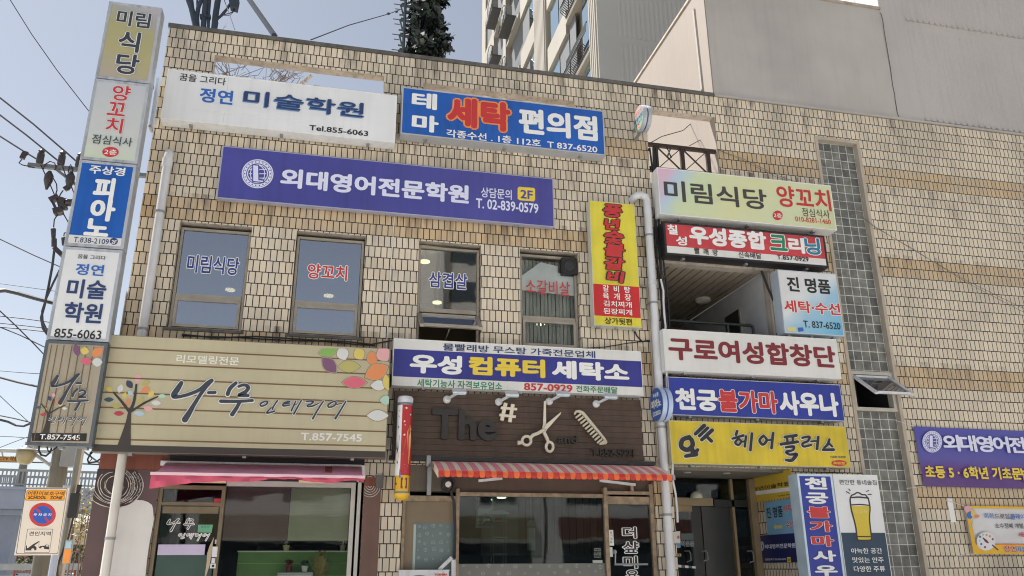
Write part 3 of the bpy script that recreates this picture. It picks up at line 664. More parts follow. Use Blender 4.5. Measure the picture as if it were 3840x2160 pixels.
for z in fl:
    b = MB().use(M_AP); b.box((XC-.05, yA0+.002, z-.22), (XC+.348, yA1, z))                       # balcony slab
    b.box((XC+.0, yB0+.002, z-.55), (XC+.347, yB1, z+.62)); b.box((XC, yC0+.002, z-.55), (XC+.347, yC1, z+.62))
    b.box((XC-.06, yD0+.002, z-.15), (XC+.347, ymid-.36, z)).box((XC-.06, ymid+.36, z-.15), (XC+.347, yD1, z)); b.box((XC, yE0+(yE1-yE0)*.15+.001, z-.5), (XC+.347, yE1-1.21, z+.7)); b.build('spandrel', apt)
    w = MB().use(M_LV); w.box((XC+.12, yB0-.9, z+.02), (XC+.16, yA1-.02, z+FLH-.24)); w.box((XC+.12, yB0+.01, z+.63), (XC+.16, yB0+(yB1-yB0)*.46, z+FLH-.57))
    w.box((XC+.12, yC0+(yC1-yC0)*.48, z+.63), (XC+.16, yC1-.05, z+FLH-.57)).box((XC+.2, yD0+.1, z+.01), (XC+.3, ymid-.4, z+FLH-.2)).box((XC+.2, ymid+.4, z+.01), (XC+.3, yD1-.1, z+FLH-.2)); w.box((XC+.12, yE0+1.2, z+.71), (XC+.2, yE1-1.3, z+FLH-.52)); w.build('louvre', apt)
    g = MB().use(M_BG); g.box((XC+.12, yA0+.05, z+.02), (XC+.15, yA0+(yA1-yA0)*.42, z+FLH-.24)).box((XC+.12, yB0+(yB1-yB0)*.5, z+.64), (XC+.15, yB1-.1, z+FLH-.57)).box((XC+.12, yC0+.08, z+.64), (XC+.15, yC0+(yC1-yC0)*.47, z+FLH-.57)); g.build('window', apt)
    r = MB().use(mat('rail_iron', (66, 66, 66), .5, .3))
    nb = 22
    for k in range(nb):
        y = yA0+.15+(yA1-yA0-.3)*k/(nb-1); r.tube([(XC-.06, y, z+.02), (XC-.30, y, z+.22), (XC-.32, y, z+.42), (XC-.14, y, z+.75), (XC-.10, y, z+1.15)], .017, 5)
    r.bar((XC-.10, yA0+.1, z+1.15), (XC-.10, yA1-.1, z+1.15), .04).bar((XC-.07, yA0+.1, z+.03), (XC-.07, yA1-.1, z+.03), .04); 
    r.build('balcony_rail', apt)
    if -1 <= round((z-Zb)/FLH) <= 5:
        for yy0, yy1 in ((yD0+.15, ymid-.5), (ymid+.5, yD1-.15)):
            a = MB().use(mat('unit_grey', (120, 120, 118), .5)).box((XC-.62, yy0+.5, z+.12), (XC-.25, yy1-.9, z+.85)).use(mat('unit_dark', (52, 54, 56), .5)).box((XC-.66, yy0+.2, z-.02), (XC-.1, yy1-.4, z+.06))
            for k in range(7): a.bar((XC-.64, yy0+.2+k*(yy1-yy0-.6)/6, z+.0), (XC-.64, yy0+.2+k*(yy1-yy0-.6)/6, z+.5), .03)
            a.use(mat('hose_white', (160, 158, 152), .5)).tube([(XC-.5+.3*cos(t*.5), (yy0+yy1)/2+.62*cos(t*.6), z+.75+.55*sin(t*.6)) for t in range(11)], .035, 6)
            a.build('cooling_unit', apt)
# apartment block on the other side of the street (seen only in the window glass; the sun is on its face)
opp = thing('apartment_block', 'long pale apartment block across the street with rows of dark windows', 'building', (24, -46, 0))
b = MB().use(mat('opposite_paint', (196, 190, 178), .8, 0, .06, .4)).box((7, -60, 0), (48, -44, 38)); b.build('wall', opp)
b = MB().use(mat('opposite_window', (70, 76, 80), .3)); 
for fl_ in range(12):
    for k in range(13): b.box((8+k*3.05, -44.02, 2+fl_*2.9), (9.9+k*3.05, -43.985, 3.6+fl_*2.9))
b.build('window', opp, stuff=True)
b = MB().use(mat('opposite_paint2', (206, 202, 194), .8))
for k in range(14): b.box((7.2+k*3.05, -43.98, 0), (7.5+k*3.05, -43.6, 38))
b.build('pilasters', opp)

# unseen low row of shops, added to bounce sunlight onto the shaded facade
M_OC = mat('opposite_cream', (234, 232, 226), .8, 0, .06, .8); M_OW = mat('opposite_glass', (66, 74, 80), .2); M_OS = [mat('opposite_sign_'+n_, c_, .4, 0, .05) for n_, c_ in (('red', (120, 84, 78)), ('blue', (92, 104, 124)), ('white', (190, 190, 186)), ('green', (100, 116, 104)), ('yellow', (150, 140, 112)))]
for k in range(9):
    x_ = -66+k*15.2; h_ = (8.2, 6.6, 9.4, 7.4, 8.8)[k % 5]
    t = thing('bounce_shop_block', ('%s low cream shop block added across the street for bounce light, %s' % (('taller', 'shorter')[h_ < 8], ('far left', 'left of the crossing', 'left of the middle', 'behind the viewer, leftwards', 'straight behind the viewer', 'behind the viewer, rightwards', 'right of the middle', 'at the right', 'far right')[k])), 'building', (x_+7.5, -31, 0), 'low shop blocks added across the street for bounce light')
    MB().use(M_OC).box((x_, -36, 0), (x_+15, -26.2, h_)).build('wall', t); MB().use(M_CONC).box((x_-.05, -36.1, h_+.001), (x_+15.05, -26.05, h_+.2)).build('coping', t)
    for i in range(5):
        for j in range(int((h_-3)//2.7)): MB().use(M_OW).box((x_+.9+i*2.8, -26.21, 4.3+j*2.7), (x_+2.5+i*2.8, -26.17, 5.8+j*2.7)).build('window', t)
    MB().use(M_OW).box((x_+.6, -26.21, .3), (x_+14.4, -26.16, 2.6)).build('shopfront', t); MB().use(M_OS[k % 5]).box((x_+.5, -26.2, 2.8), (x_+14.5, -25.95, 3.7)).build('signboard', t)
# ------------------------------------------------------------------ signs on the facade
def q4(*a): return a
# white art-school sign
M_SGW = mat('sign_white', (218, 219, 220), .34, 0, .06, 1.4, streak=.05)
t, pl, R = sign('shop_sign', 'wide white light-box sign with blue and dark letters under the first parapet opening', [('A0', 1265, 515), ('B0', 1065, 725), ('B0', 1051, 1080), ('A0', 1213, 893)], -.22, .19, M_SGW, M_WHITE)
a = Art(pl); a.text('꿈을 그리다', ('A0', 1352, 607), ('A0', 1708, 592), M_BLACK, .012); a.build('lettering', t)
a = Art(pl); a.text('정연', ('A0', 1500, 768), ('A0', 1766, 688), M_BLUE, .03); a.build('lettering', t)
M_LB = mat('letter_side_blue', (92, 128, 176), .4, 0, .03)
sx_ = pt('A0', 1712, 700, -.22).x; MB().use(mat('seam_grey', (196, 196, 196), .5)).box((sx_-.003, -.2212, R[2]+.02), (sx_+.003, -.2201, R[3]-.02)).build('panel_seam', t)
MB().use(M_SGW).box((pt('A0', 1443, 820, -.22).x, -.2245, pt('A0', 1443, 823, -.22).z), (pt('B0', 857, 940, -.22).x, -.2203, pt('A0', 1445, 762, -.22).z)).build('cover_strip', t)
a = Art(pl, .006); a.text('미술학원', ('P', 907, 397), ('P', 1362, 392), M_LB, .012); a.text('미술학원', ('P', 911, 393), ('P', 1367, 388), M_NAVY, .015, ext=.004); a.build('lettering', t)
a = Art(pl); a.text('Tel.855-6063', ('B0', 400, 983), ('B0', 848, 990), M_BLACK, .022); a.build('lettering', t)
# blue laundry sign
M_SGB = mat('sign_blue', (24, 88, 174), .3, 0, .08, 1.5)
t, pl, R = sign('shop_sign', 'blue light-box sign with white letters and two orange-edged red letters', [('B0', 1105, 655), ('C0', 690, 835), ('C0', 706, 1173), ('B0', 1090, 1010)], -.22, .19, M_SGB, mat('case_grey', (176, 178, 180), .45, .2))
a = Art(pl)
a.text('테', ('B0', 1172, 812), ('B0', 1368, 712), M_PW, .04); a.text('마', ('B0', 1172, 985), ('B0', 1380, 880), M_PW, .04)
a.text('편의점', ('C0', 50, 1005), ('C0', 640, 880), M_PW, .045)
a.build('lettering', t)
a = Art(pl); a.text('세탁', ('B0', 1440, 948), ('B0', 1920, 780), M_RED, .05, M_ORG, .05); a.build('lettering', t)
a = Art(pl); a.text('각종수선 . 1층 112호  T 837-6520', ('B0', 1435, 1034), ('C0', 642, 1100), M_PW, .02); a.build('lettering', t)
# long purple-blue language-school sign
M_SGP = mat('sign_violet', (70, 70, 146), .3, 0, .06, 1.3)
t, pl, R = sign('shop_sign', 'longest violet-blue sign with a round white emblem, across the facade above the windows', [('A0', 1680, 1095), ('C0', 312, 1353), ('C0', 318, 265+1449), ('A1', 1635, 45)], -.12, .09, M_SGP, mat('case_lav', (168, 168, 186), .4, .2), .012)
def emblem(a, reg, x, y, rx, ry, bgm, fg=M_PLAV):
    a.ell(reg, x, y, rx, ry, fg); a.ell(reg, x, y, rx*.93, ry*.93, bgm); a.ell(reg, x, y, rx*.9, ry*.9, fg); a.ell(reg, x, y, rx*.72, ry*.72, bgm); a.ell(reg, x, y, rx*.66, ry*.66, fg)
    a.ell(reg, x, y, rx*.6, ry*.6, bgm)
    for s in (-.45, 0, .45): a.ring(reg, x, y, max(rx*abs(s), .1)*1.0, ry*.58, rx*.05, fg)
    for s in (-.3, 0, .3): a.stroke(reg, [(x-rx*.55, y+ry*s, rx*.05), (x+rx*.55, y+ry*s, rx*.05)], fg, caps=False)
    a.poly([(reg, x-rx*.34, y-ry*.66), (reg, x+rx*.1, y-ry*.62), (reg, x+rx*.12, y+ry*.36), (reg, x+rx*.42, y+ry*.4), (reg, x+rx*.42, y+ry*.64), (reg, x-rx*.34, y+ry*.58)], bgm)
    a.poly([(reg, x-rx*.27, y-ry*.58), (reg, x+rx*.03, y-ry*.55), (reg, x+rx*.05, y+ry*.45), (reg, x+rx*.35, y+ry*.48), (reg, x+rx*.35, y+ry*.57), (reg, x-rx*.27, y+ry*.5)], fg)
    for k in range(22):
        an = 2*pi*k/22; a.ell(reg, x+rx*.81*cos(an), y+ry*.81*sin(an), rx*.045, ry*.045, bgm, n=8)
a = Art(pl); emblem(a, 'F', 648, 437.5, 40, 36.5, M_SGP); a.build('emblem', t)
a = Art(pl); a.text('외대영어전문학원', ('B0', 178, 1412), ('F', 1180, 467), M_PLAV, .042); a.build('lettering', t)
a = Art(pl); a.text('상담문의', ('F', 1210, 496), ('F', 1287, 478), M_PLAV, .015); a.text('T. 02-839-0579', ('F', 1197, 523.5), ('F', 1354, 513), M_PLAV, .022); a.build('lettering', t)
a = Art(pl); a.poly([('F', x, y) for x, y in ((1305, 470), (1343, 473), (1346, 477), (1346, 503), (1342, 507), (1307, 504), (1302, 500), (1302, 474))], M_YEL); a.text('2F', ('F', 1309, 499), ('F', 1340, 480), M_SGP, .03); a.build('floor_badge', t)
# yellow and red upright restaurant sign
M_SGY = mat('sign_yellow', (216, 202, 66), .3, 0, .06, 2)
M_SGR = mat('sign_red', (196, 38, 44), .32, 0, .05, 2)
t, pl, R = sign('shop_sign', 'upright yellow sign with red brush letters and a red menu panel beside the drainpipe', [('C1', 592, 68), ('C1', 925, 92), ('C1', 978, 1020), ('C1', 612, 1008)], -.18, .14, M_SGY, mat('case_cream', (196, 196, 184), .45, .1), .006)
z1 = pt('C1', 615, 692, -.18).z; z0 = pt('C1', 626, 931, -.18).z
MB().use(M_SGR).box((R[0]+.007, -.1815, z0), (R[1]-.007, -.1802, z1)).build('menu_panel', t)
a = Art(pl)
for ch, (xa, ya, xb, yb) in zip('풍년숯불갈비', ((687, 186, 830, 100), (695, 283, 812, 205), (695, 388, 840, 297), (697, 484, 848, 398), (697, 586, 848, 500), (712, 683, 848, 605))):
    a.text(ch, ('C1', xa, yb+ya-yb), ('C1', xb, yb), M_RED, .045, M_BLACK, .05, sh=.12)
a.build('lettering', t)
a = Art(pl, .004)
for s, x0_, y0_, x1_, y1_ in (('갈  비  탕', 685, 750, 890, 716), ('육  개  장', 685, 808, 897, 772), ('김치찌개', 690, 862, 901, 832), ('된장찌개', 690, 919, 904, 889)): a.text(s, ('C1', x0_, y0_), ('C1', x1_, y1_), M_PW, .018)
a.text('상가뒷편', ('C1', 700, 996), ('C1', 903, 958), M_BLACK, .018); a.build('lettering', t)
# pastel restaurant sign at the head of the right-hand stack
QM = [('C0', 1101, 1264), ('D0', 475, 1400), ('D1', 514, 274), ('C1', 1112, 181)]
RR = rect([('C0', 1101, 1264), ('D0', 475, 1400), ('P', *(2880+514/G, 720+274/G)), ('P', 1920+1112/G, 720+181/G)], -.25)
xm = (RR[0]+RR[1])/2
g = grad_mat('pastel_print', [(0, (214, 168, 190)), (.06, (206, 176, 196)), (.13, (176, 196, 214)), (.22, (196, 208, 172)), (.45, (206, 206, 160)), (.7, (200, 206, 170)), (1, (196, 200, 156))], (1, -.6), RR[0]-xm-.6*(RR[3]-RR[2]), RR[1]-xm, .3, .2)
t, pl, R = sign('shop_sign', 'pastel rainbow sign with dark and red letters, topmost of the stack right of the drainpipe', None, -.25, .22, g, M_WHITE, .012, R=RR)
a = Art(pl); a.text('미림식당', ('F', 1672, 504), ('F', 1926, 478), mat('charcoal_print', (66, 64, 64), .4), .022); a.build('lettering', t)
a = Art(pl); a.text('양꼬치', ('F', 1957, 519), ('F', 2085, 479), M_RED, .022); a.build('lettering', t)
a = Art(pl); a.text('점심식사', ('D1', 260, 182), ('D1', 460, 139), mat('charcoal_print', (66, 64, 64)), .006); a.text('010-8281-1460', ('D1', 208, 221), ('D1', 470, 209), M_RED, .008); a.build('lettering', t)
a = Art(pl); a.ell('D1', 72, 177, 38, 36, M_RED); a.text('2층', ('D1', 44, 192), ('D1', 101, 163), M_PW, .01); a.build('floor_badge', t)
# red cleaner's sign in a black case
t, pl, R = sign('shop_sign', 'red and white sign in a thick black case, with green and teal letters', [('C1', 1148, 232), ('D1', 432, 322), ('D1', 447, 562), ('C1', 1150, 480)], -.24, .21, M_WARM, mat('case_black', (34, 34, 38), .4, .1), .03)
zz = pt('C1', 1170, 405, -.24).z
a = MB().use(mat('sign_rose', (192, 62, 70), .35, 0, .16, 3)).box((R[0]+.031, -.2415, zz), (R[1]-.031, -.2402, R[3]-.031)); a.build('red_panel', t)
a = Art(pl, .004); a.text('칠', ('C1', 1174, 318), ('C1', 1246, 250), M_PW, .035); a.text('성', ('C1', 1238, 400), ('C1', 1318, 338), M_PW, .035); a.text('우성종합', ('F', 1735, 614), ('F', 1925, 584), M_PW, .05); a.text('리', ('D1', 158, 458), ('D1', 266, 350), M_PW, .05); a.build('lettering', t)
a = Art(pl, .004); a.text('크', ('D1', 18, 438), ('D1', 135, 330), M_GRN, .035, M_PW, .04); a.text('닝', ('D1', 283, 470), ('D1', 383, 352), mat('teal_print', (34, 120, 150), .4), .035, M_PW, .04); a.build('lettering', t)
a = Art(pl); a.text('빨  래  방', ('F', 1747, 639), ('F', 1805, 628), M_BLACK, .02); a.text('신속배달', ('F', 1858, 648), ('F', 1914, 637), M_BLACK, .015); a.text('T.857-0929', ('D1', 68, 508), ('D1', 303, 493), M_BLACK, .022); a.build('lettering', t)
# pale blue mending sign
RR = rect([('D1', 75, 585), ('D1', 512, 620), ('D1', 575, 1088), ('D1', 122, 1062)], -.24); xm = (RR[0]+RR[1])/2
g = grad_mat('sky_print', [(0, (84, 160, 202)), (.25, (120, 178, 206)), (.5, (150, 186, 208)), (.7, (206, 210, 212)), (1, (206, 206, 206))], (-.75, 1), -.35, (RR[3]-RR[2]), .32, .35)
t, pl, R = sign('shop_sign', 'nearly square pale blue sign with black and red letters at the right of the balcony', None, -.24, .21, g, mat('case_pale', (186, 196, 206), .4, .1), .012, R=RR)
a = Art(pl); a.text('진 명품', ('D1', 150, 750), ('D1', 463, 662), M_BLACK, .03); a.text('T. 837-6520', ('D1', 270, 1022), ('D1', 541, 988), M_BLACK, .012); a.build('lettering', t)
a = Art(pl); a.text('세탁·수선', ('D1', 124, 905), ('D1', 537, 842), M_RED, .03, M_PW, .045); a.build('lettering', t)
a = Art(pl); a.poly([('D1', x, y) for x, y in ((140, 1020), (210, 1022), (216, 1056), (150, 1052))], mat('straw_print', (206, 196, 130), .4)); a.poly([('D1', x, y) for x, y in ((222, 1025), (262, 1022), (270, 1050), (230, 1056))], M_BLUE); a.build('basket_print', t)
# white choir sign
t, pl, R = sign('shop_sign', 'white sign with rounded maroon letters below the balcony opening', [('C1', 1138, 1033), ('D1', 521, 1112), ('D1', 549, 1409), ('C1', 1157, 1350)], -.26, .22, M_WARM, M_WHITE, .006)
a = Art(pl); a.text('구로여성합창단', ('F', 1683, 905), ('F', 2098, 871), M_MAROON, .038); a.build('lettering', t)
# blue sauna sign
M_SGS = mat('sign_royal', (32, 52, 148), .3, 0, .05, 2)
t, pl, R = sign('shop_sign', 'royal blue sign with white and red letters between the white and the yellow sign', [('F', 1680, 948), ('F', 2116, 968), ('F', 2122, 1060), ('F', 1685, 1043)], -.20, .16, M_SGS, mat('case_silver', (180, 184, 196), .4, .3), .008)
a = Art(pl); a.text('천궁', ('F', 1700, 1031), ('F', 1803, 980), M_PW, .05); a.text('사우나', ('F', 1963, 1044), ('F', 2105, 989), M_PW, .05); a.build('lettering', t)
a = Art(pl); a.text('불가마', ('F', 1809, 1036), ('F', 1953, 985), M_RED, .04, M_PW, .025); a.build('lettering', t)
# yellow hair sign
M_SGH = mat('sign_gold', (208, 183, 46), .34, 0, .05, 3)
t, pl, R = sign('shop_sign', 'yellow sign with loose black brush letters over the entrance', [('F', 1683, 1058), ('F', 2130, 1072), ('F', 2138, 1177), ('F', 1690, 1166)], -.22, .2, M_SGH, mat('case_yellowgrey', (186, 180, 150), .45, .1), .01)
a = Art(pl)
for pts in ([(1733, 1100, 11), (1716, 1107, 12), (1713, 1124, 12), (1728, 1132, 12), (1741, 1121, 12), (1738, 1106, 11), (1729, 1101, 9)], [(1738, 1128, 12), (1745, 1140, 12), (1754, 1132, 9)], [(1724, 1148, 9), (1750, 1143, 12)],
            [(1748, 1092, 9), (1770, 1071, 10)], [(1758, 1097, 8), (1779, 1077, 8)], [(1764, 1107, 9), (1790, 1083, 10)], [(1776, 1098, 8), (1788, 1110, 9)],
            [(1853, 1085, 7), (1850, 1094, 7)], [(1841, 1104, 6), (1868, 1096, 7)], [(1856, 1104, 6), (1848, 1114, 6), (1856, 1120, 6), (1863, 1111, 6), (1857, 1104, 5)], [(1875, 1098, 6), (1872, 1124, 6)], [(1865, 1112, 5), (1874, 1110, 5)], [(1890, 1091, 7), (1886, 1133, 7)],
            [(1919, 1096, 6), (1909, 1108, 7), (1917, 1119, 7), (1927, 1108, 7), (1920, 1097, 5)], [(1928, 1108, 5), (1939, 1107, 5)], [(1943, 1090, 7), (1939, 1128, 7)],
            [(1972, 1100, 7), (2001, 1096, 8)], [(1978, 1102, 6), (1979, 1113, 6)], [(1993, 1100, 6), (1992, 1112, 6)], [(1963, 1118, 8), (2004, 1112, 8)], [(1975, 1126, 6), (1994, 1124, 7), (1992, 1133, 6), (1976, 1137, 7), (1984, 1144, 6), (2002, 1143, 8), (1990, 1158, 9), (1975, 1158, 6)],
            [(2016, 1102, 6), (2034, 1099, 6), (2030, 1110, 6), (2017, 1116, 6), (2020, 1124, 6), (2038, 1120, 6)], [(2038, 1111, 5), (2050, 1110, 5)], [(2056, 1100, 7), (2053, 1130, 7)],
            [(2084, 1106, 6), (2080, 1118, 7), (2070, 1128, 5)], [(2083, 1116, 6), (2091, 1124, 5)], [(2068, 1132, 7), (2094, 1132, 8)]):
    a.stroke('F', pts, M_PW, 3.2)
d1 = a.d+.0005; a2 = Art(pl, d1)
for pts in ([(1733, 1100, 11), (1716, 1107, 12), (1713, 1124, 12), (1728, 1132, 12), (1741, 1121, 12), (1738, 1106, 11), (1729, 1101, 9)], [(1738, 1128, 12), (1745, 1140, 12), (1754, 1132, 9)], [(1724, 1148, 9), (1750, 1143, 12)],
            [(1748, 1092, 9), (1770, 1071, 10)], [(1758, 1097, 8), (1779, 1077, 8)], [(1764, 1107, 9), (1790, 1083, 10)], [(1776, 1098, 8), (1788, 1110, 9)],
            [(1853, 1085, 7), (1850, 1094, 7)], [(1841, 1104, 6), (1868, 1096, 7)], [(1856, 1104, 6), (1848, 1114, 6), (1856, 1120, 6), (1863, 1111, 6), (1857, 1104, 5)], [(1875, 1098, 6), (1872, 1124, 6)], [(1865, 1112, 5), (1874, 1110, 5)], [(1890, 1091, 7), (1886, 1133, 7)],
            [(1919, 1096, 6), (1909, 1108, 7), (1917, 1119, 7), (1927, 1108, 7), (1920, 1097, 5)], [(1928, 1108, 5), (1939, 1107, 5)], [(1943, 1090, 7), (1939, 1128, 7)],
            [(1972, 1100, 7), (2001, 1096, 8)], [(1978, 1102, 6), (1979, 1113, 6)], [(1993, 1100, 6), (1992, 1112, 6)], [(1963, 1118, 8), (2004, 1112, 8)], [(1975, 1126, 6), (1994, 1124, 7), (1992, 1133, 6), (1976, 1137, 7), (1984, 1144, 6), (2002, 1143, 8), (1990, 1158, 9), (1975, 1158, 6)],
            [(2016, 1102, 6), (2034, 1099, 6), (2030, 1110, 6), (2017, 1116, 6), (2020, 1124, 6), (2038, 1120, 6)], [(2038, 1111, 5), (2050, 1110, 5)], [(2056, 1100, 7), (2053, 1130, 7)],
            [(2084, 1106, 6), (2080, 1118, 7), (2070, 1128, 5)], [(2083, 1116, 6), (2091, 1124, 5)], [(2068, 1132, 7), (2094, 1132, 8)]):
    a2.stroke('F', pts, M_BLACK)
a.build('letter_outline', t); a2.build('lettering', t)
a = Art(pl); a.text('HAIR SHOP', ('D2', 472, 560), ('D2', 585, 544), M_NAVY, .012); a.ell('D2', 535, 597, 58, 23, M_RED); a.text('美容室', ('D2', 492, 606), ('D2', 578, 588), M_YEL, .01); a.build('lettering', t)
# computer laundry sign
t, pl, R = sign('shop_sign', 'white sign with a broad blue band of white and yellow letters above the dark board', [('F', 988, 853), ('F', 1614, 882), ('F', 1617, 992), ('F', 988, 973)], -.2, .17, M_WARM, M_WHITE, .008)
zt, zb = pt('B1', 1032, 1182, -.2).z, pt('B1', 1030, 1390, -.2).z
MB().use(mat('sign_indigo', (44, 48, 132), .32, 0, .05, 2)).box((R[0]+.009, -.2015, zb), (R[1]-.009, -.2002, zt)).build('blue_band', t)
a = Art(pl); a.text('물빨래방 무스탕 가죽전문업체', ('F', 1114, 881.5), ('F', 1497, 884), M_NAVY, .02); a.build('lettering', t)
a = Art(pl, .004); a.text('우성', ('B1', 1157, 1365), ('B1', 1556, 1238), M_PW, .05); a.text('세탁소', ('C1', 300, 1408), ('C1', 880, 1296), M_PW, .05); a.build('lettering', t)
a = Art(pl, .004); a.text('컴퓨터', ('B1', 1602, 1380), ('C1', 249, 1266), M_YEL, .05); a.build('lettering', t)
a = Art(pl); a.text('세탁기능사 자격보유업소', ('F', 1049, 973), ('F', 1263, 962), M_GRN, .022); a.text('전화주문배달', ('F', 1449, 986), ('F', 1553, 974), M_GRN, .022); a.build('lettering', t)
a = Art(pl); a.text('857-0929', ('F', 1318, 982), ('F', 1440, 968.5), M_RED, .03); a.build('lettering', t)

# big tan interior-design sign with a printed tree
M_TAN = mat('sign_tan', (180, 171, 142), .38, 0, .07, 1.2, streak=.05)
t, pl, R = sign('shop_sign', 'large tan plank-patterned sign with a printed tree, coloured leaves and black brush letters', [('K', 165, 35), ('K', 2548, 152), ('K', 2492, 1078), ('K', 5, 1030)], -.45, .14, M_TAN, mat('case_tan', (112, 104, 92), .5, .1), .006)
MB().use(M_DARK).box((R[0]+.03, -.3095, R[2]+.06), (R[1]-.03, -.002, R[3]-.15)).build('support_frame', t)
a = Art(pl); M_LN = mat('plank_line', (110, 82, 54), .5, 0, .02)
for x0_, y0_, x1_, y1_ in ((155, 148, 2545, 255), (135, 270, 2540, 375), (115, 398, 2535, 490), (92, 523, 2525, 610), (68, 655, 2515, 725), (45, 787, 2508, 853), (20, 920, 2498, 978)):
    z = (pt('K', x0_, y0_, -.45).z+pt('K', x1_, y1_, -.45).z)/2; a.poly([(R[0]+.008, z-.0075), (R[1]-.008, z-.0075), (R[1]-.008, z+.0075), (R[0]+.008, z+.0075)], M_LN, raw=True)
a.build('plank_lines', t)
M_BRN = mat('print_brown', (58, 50, 46), .45, 0, .04)
zz = pt('K', 10, 962, -.45).z
MB().use(M_BRN).box((R[0]+.007, -.4516, R[2]+.007), (R[1]-.007, -.4502, zz)).build('base_band', t)
def leafy(a, reg, L, outl=None, clip=None, k=1.0):
    for x, y, rx, ry, an, m in L:
        if outl: a.ell(reg, x, y, rx, ry, outl, an, lens=True, clip=clip, k=k*1.12); a.ell(reg, x, y, rx, ry, M_TAN, an, lens=True, clip=clip, k=k*1.07)
        a.ell(reg, x, y, rx, ry, m, an, lens=True, clip=clip, k=k)
mk = lambda n, c: mat('leaf_'+n, c, .45, 0, .03)
mk0 = mk; mk = lambda n, c: mk0(n, tuple(int(v*.84+26) for v in c))
PK, NV, OL, OR, YE, MI, WH, LB, RE, TE, PU, GR, CR_ = mk('pink', (222, 158, 160)), mk('navy', (40, 42, 72)), mk('olive', (176, 166, 88)), mk('orange', (222, 128, 70)), mk('yellow', (214, 190, 84)), mk('mint', (164, 204, 180)), mk('white', (210, 210, 208)), mk('blue', (168, 194, 206)), mk('red', (176, 44, 54)), mk('teal', (36, 66, 82)), mk('purple', (110, 62, 100)), mk('green', (122, 170, 72)), mk('coral', (214, 84, 106))
TREE = [(400, 405, 48, 30, 100, PK), (330, 455, 44, 30, 55, NV), (465, 447, 44, 27, -20, OL), (465, 503, 47, 28, -25, OR), (512, 540, 40, 24, -55, YE), (605, 556, 42, 20, 0, MI), (555, 613, 46, 23, 5, WH), (487, 660, 46, 25, 15, PK), (412, 702, 52, 25, 5, LB), (240, 702, 49, 23, 0, RE), (220, 637, 51, 23, 0, OL),
        (155, 585, 46, 21, 0, TE), (158, 497, 36, 22, 30, YE), (252, 492, 42, 26, -70, WH), (287, 552, 34, 20, -70, YE), (338, 528, 28, 24, 40, LB), (318, 607, 36, 20, -80, OR), (425, 595, 42, 26, -60, OL)]
a = Art(pl, .004); leafy(a, 'K', TREE, None, None, .92)
a.poly([('K', 318, 685), ('K', 345, 688), ('K', 340, 860), ('K', 340, 990), ('K', 220, 990), ('K', 262, 880), ('K', 300, 770)], M_BRN)
a.stroke('K', [(330, 690, 26), (262, 600, 22), (195, 525, 14)], M_BRN); a.stroke('K', [(330, 695, 30), (368, 600, 25), (388, 460, 18)], M_BRN); a.stroke('K', [(338, 690, 18), (450, 618, 19), (568, 560, 11)], M_BRN); a.build('tree_print', t)
a = Art(pl, .004); leafy(a, 'K', [(2010, 180, 92, 50, -8, GR), (2135, 195, 68, 58, 70, WH), (2275, 198, 60, 55, 60, YE), (2022, 292, 100, 60, 48, PU), (2190, 305, 105, 55, 0, OL), (2385, 235, 70, 52, 80, OR), (2480, 200, 75, 70, 60, PK), (2422, 350, 120, 75, -25, OR), (2235, 440, 118, 55, 0, CR_), (2440, 465, 80, 50, 0, WH), (2510, 440, 80, 40, 80, YE), (2500, 590, 60, 45, 0, MI), (2432, 720, 105, 52, 0, WH)], M_LN, (2528, 152), .86); a.build('leaf_print', t)
NAMU = [[(770, 445, 34), (735, 500, 46), (705, 545, 46), (712, 564, 32), (770, 558, 27), (860, 532, 29), (930, 498, 30), (990, 448, 34), (1028, 424, 32)], [(1028, 424, 32), (985, 470, 32), (940, 530, 30), (882, 620, 33), (835, 700, 45), (800, 755, 52)], [(1000, 528, 27), (1055, 526, 27)],
        [(1232, 445, 28), (1182, 492, 34), (1162, 540, 34)], [(1255, 476, 22), (1300, 462, 26), (1338, 482, 30), (1312, 520, 30), (1252, 550, 24), (1335, 552, 26)], [(1104, 600, 30), (1240, 602, 26), (1372, 594, 24)], [(1268, 602, 28), (1235, 660, 32), (1200, 712, 36)]]
INT = [[(1478, 600, 12), (1440, 622, 15), (1446, 642, 14), (1485, 630, 13), (1502, 604, 14), (1478, 600, 12)], [(1582, 596, 14), (1552, 640, 14), (1540, 668, 14)], [(1530, 655, 10), (1497, 690, 14), (1500, 702, 13), (1560, 684, 14)],
       [(1690, 600, 12), (1640, 616, 15), (1632, 640, 15), (1690, 632, 12)], [(1640, 622, 12), (1690, 616, 10)], [(1738, 600, 12), (1700, 682, 15)], [(1715, 634, 9), (1745, 630, 9)], [(1785, 596, 13), (1748, 660, 14), (1722, 708, 16)],
       [(1828, 602, 14), (1885, 600, 15), (1870, 622, 14), (1835, 636, 12), (1845, 648, 12), (1885, 640, 13), (1930, 620, 10)], [(1972, 600, 13), (1920, 680, 15), (1882, 748, 18)],
       [(2060, 602, 12), (2015, 628, 16), (2018, 652, 14), (2060, 642, 13), (2080, 612, 13), (2060, 602, 11)], [(2085, 628, 10), (2125, 620, 10)], [(2162, 602, 13), (2115, 680, 15), (2072, 748, 19)]]
a = Art(pl, .006)
for s_ in NAMU: a.stroke('K', s_, M_PW, 15)
for s_ in INT: a.stroke('K', s_, M_PW, 9)
a.d += .001
a2 = Art(pl, a.d)
for s_ in NAMU+INT: a2.stroke('K', s_, M_INK)
a.build('letter_outline', t); a2.build('lettering', t)
M_FNT = mat('faded_white_print', (222, 220, 206), .45, 0, .02)
a = Art(pl, .004); a.text('리모델링전문', ('K', 722, 272), ('K', 1262, 226), M_FNT, .02); a.build('lettering', t, label='faded white lettering')
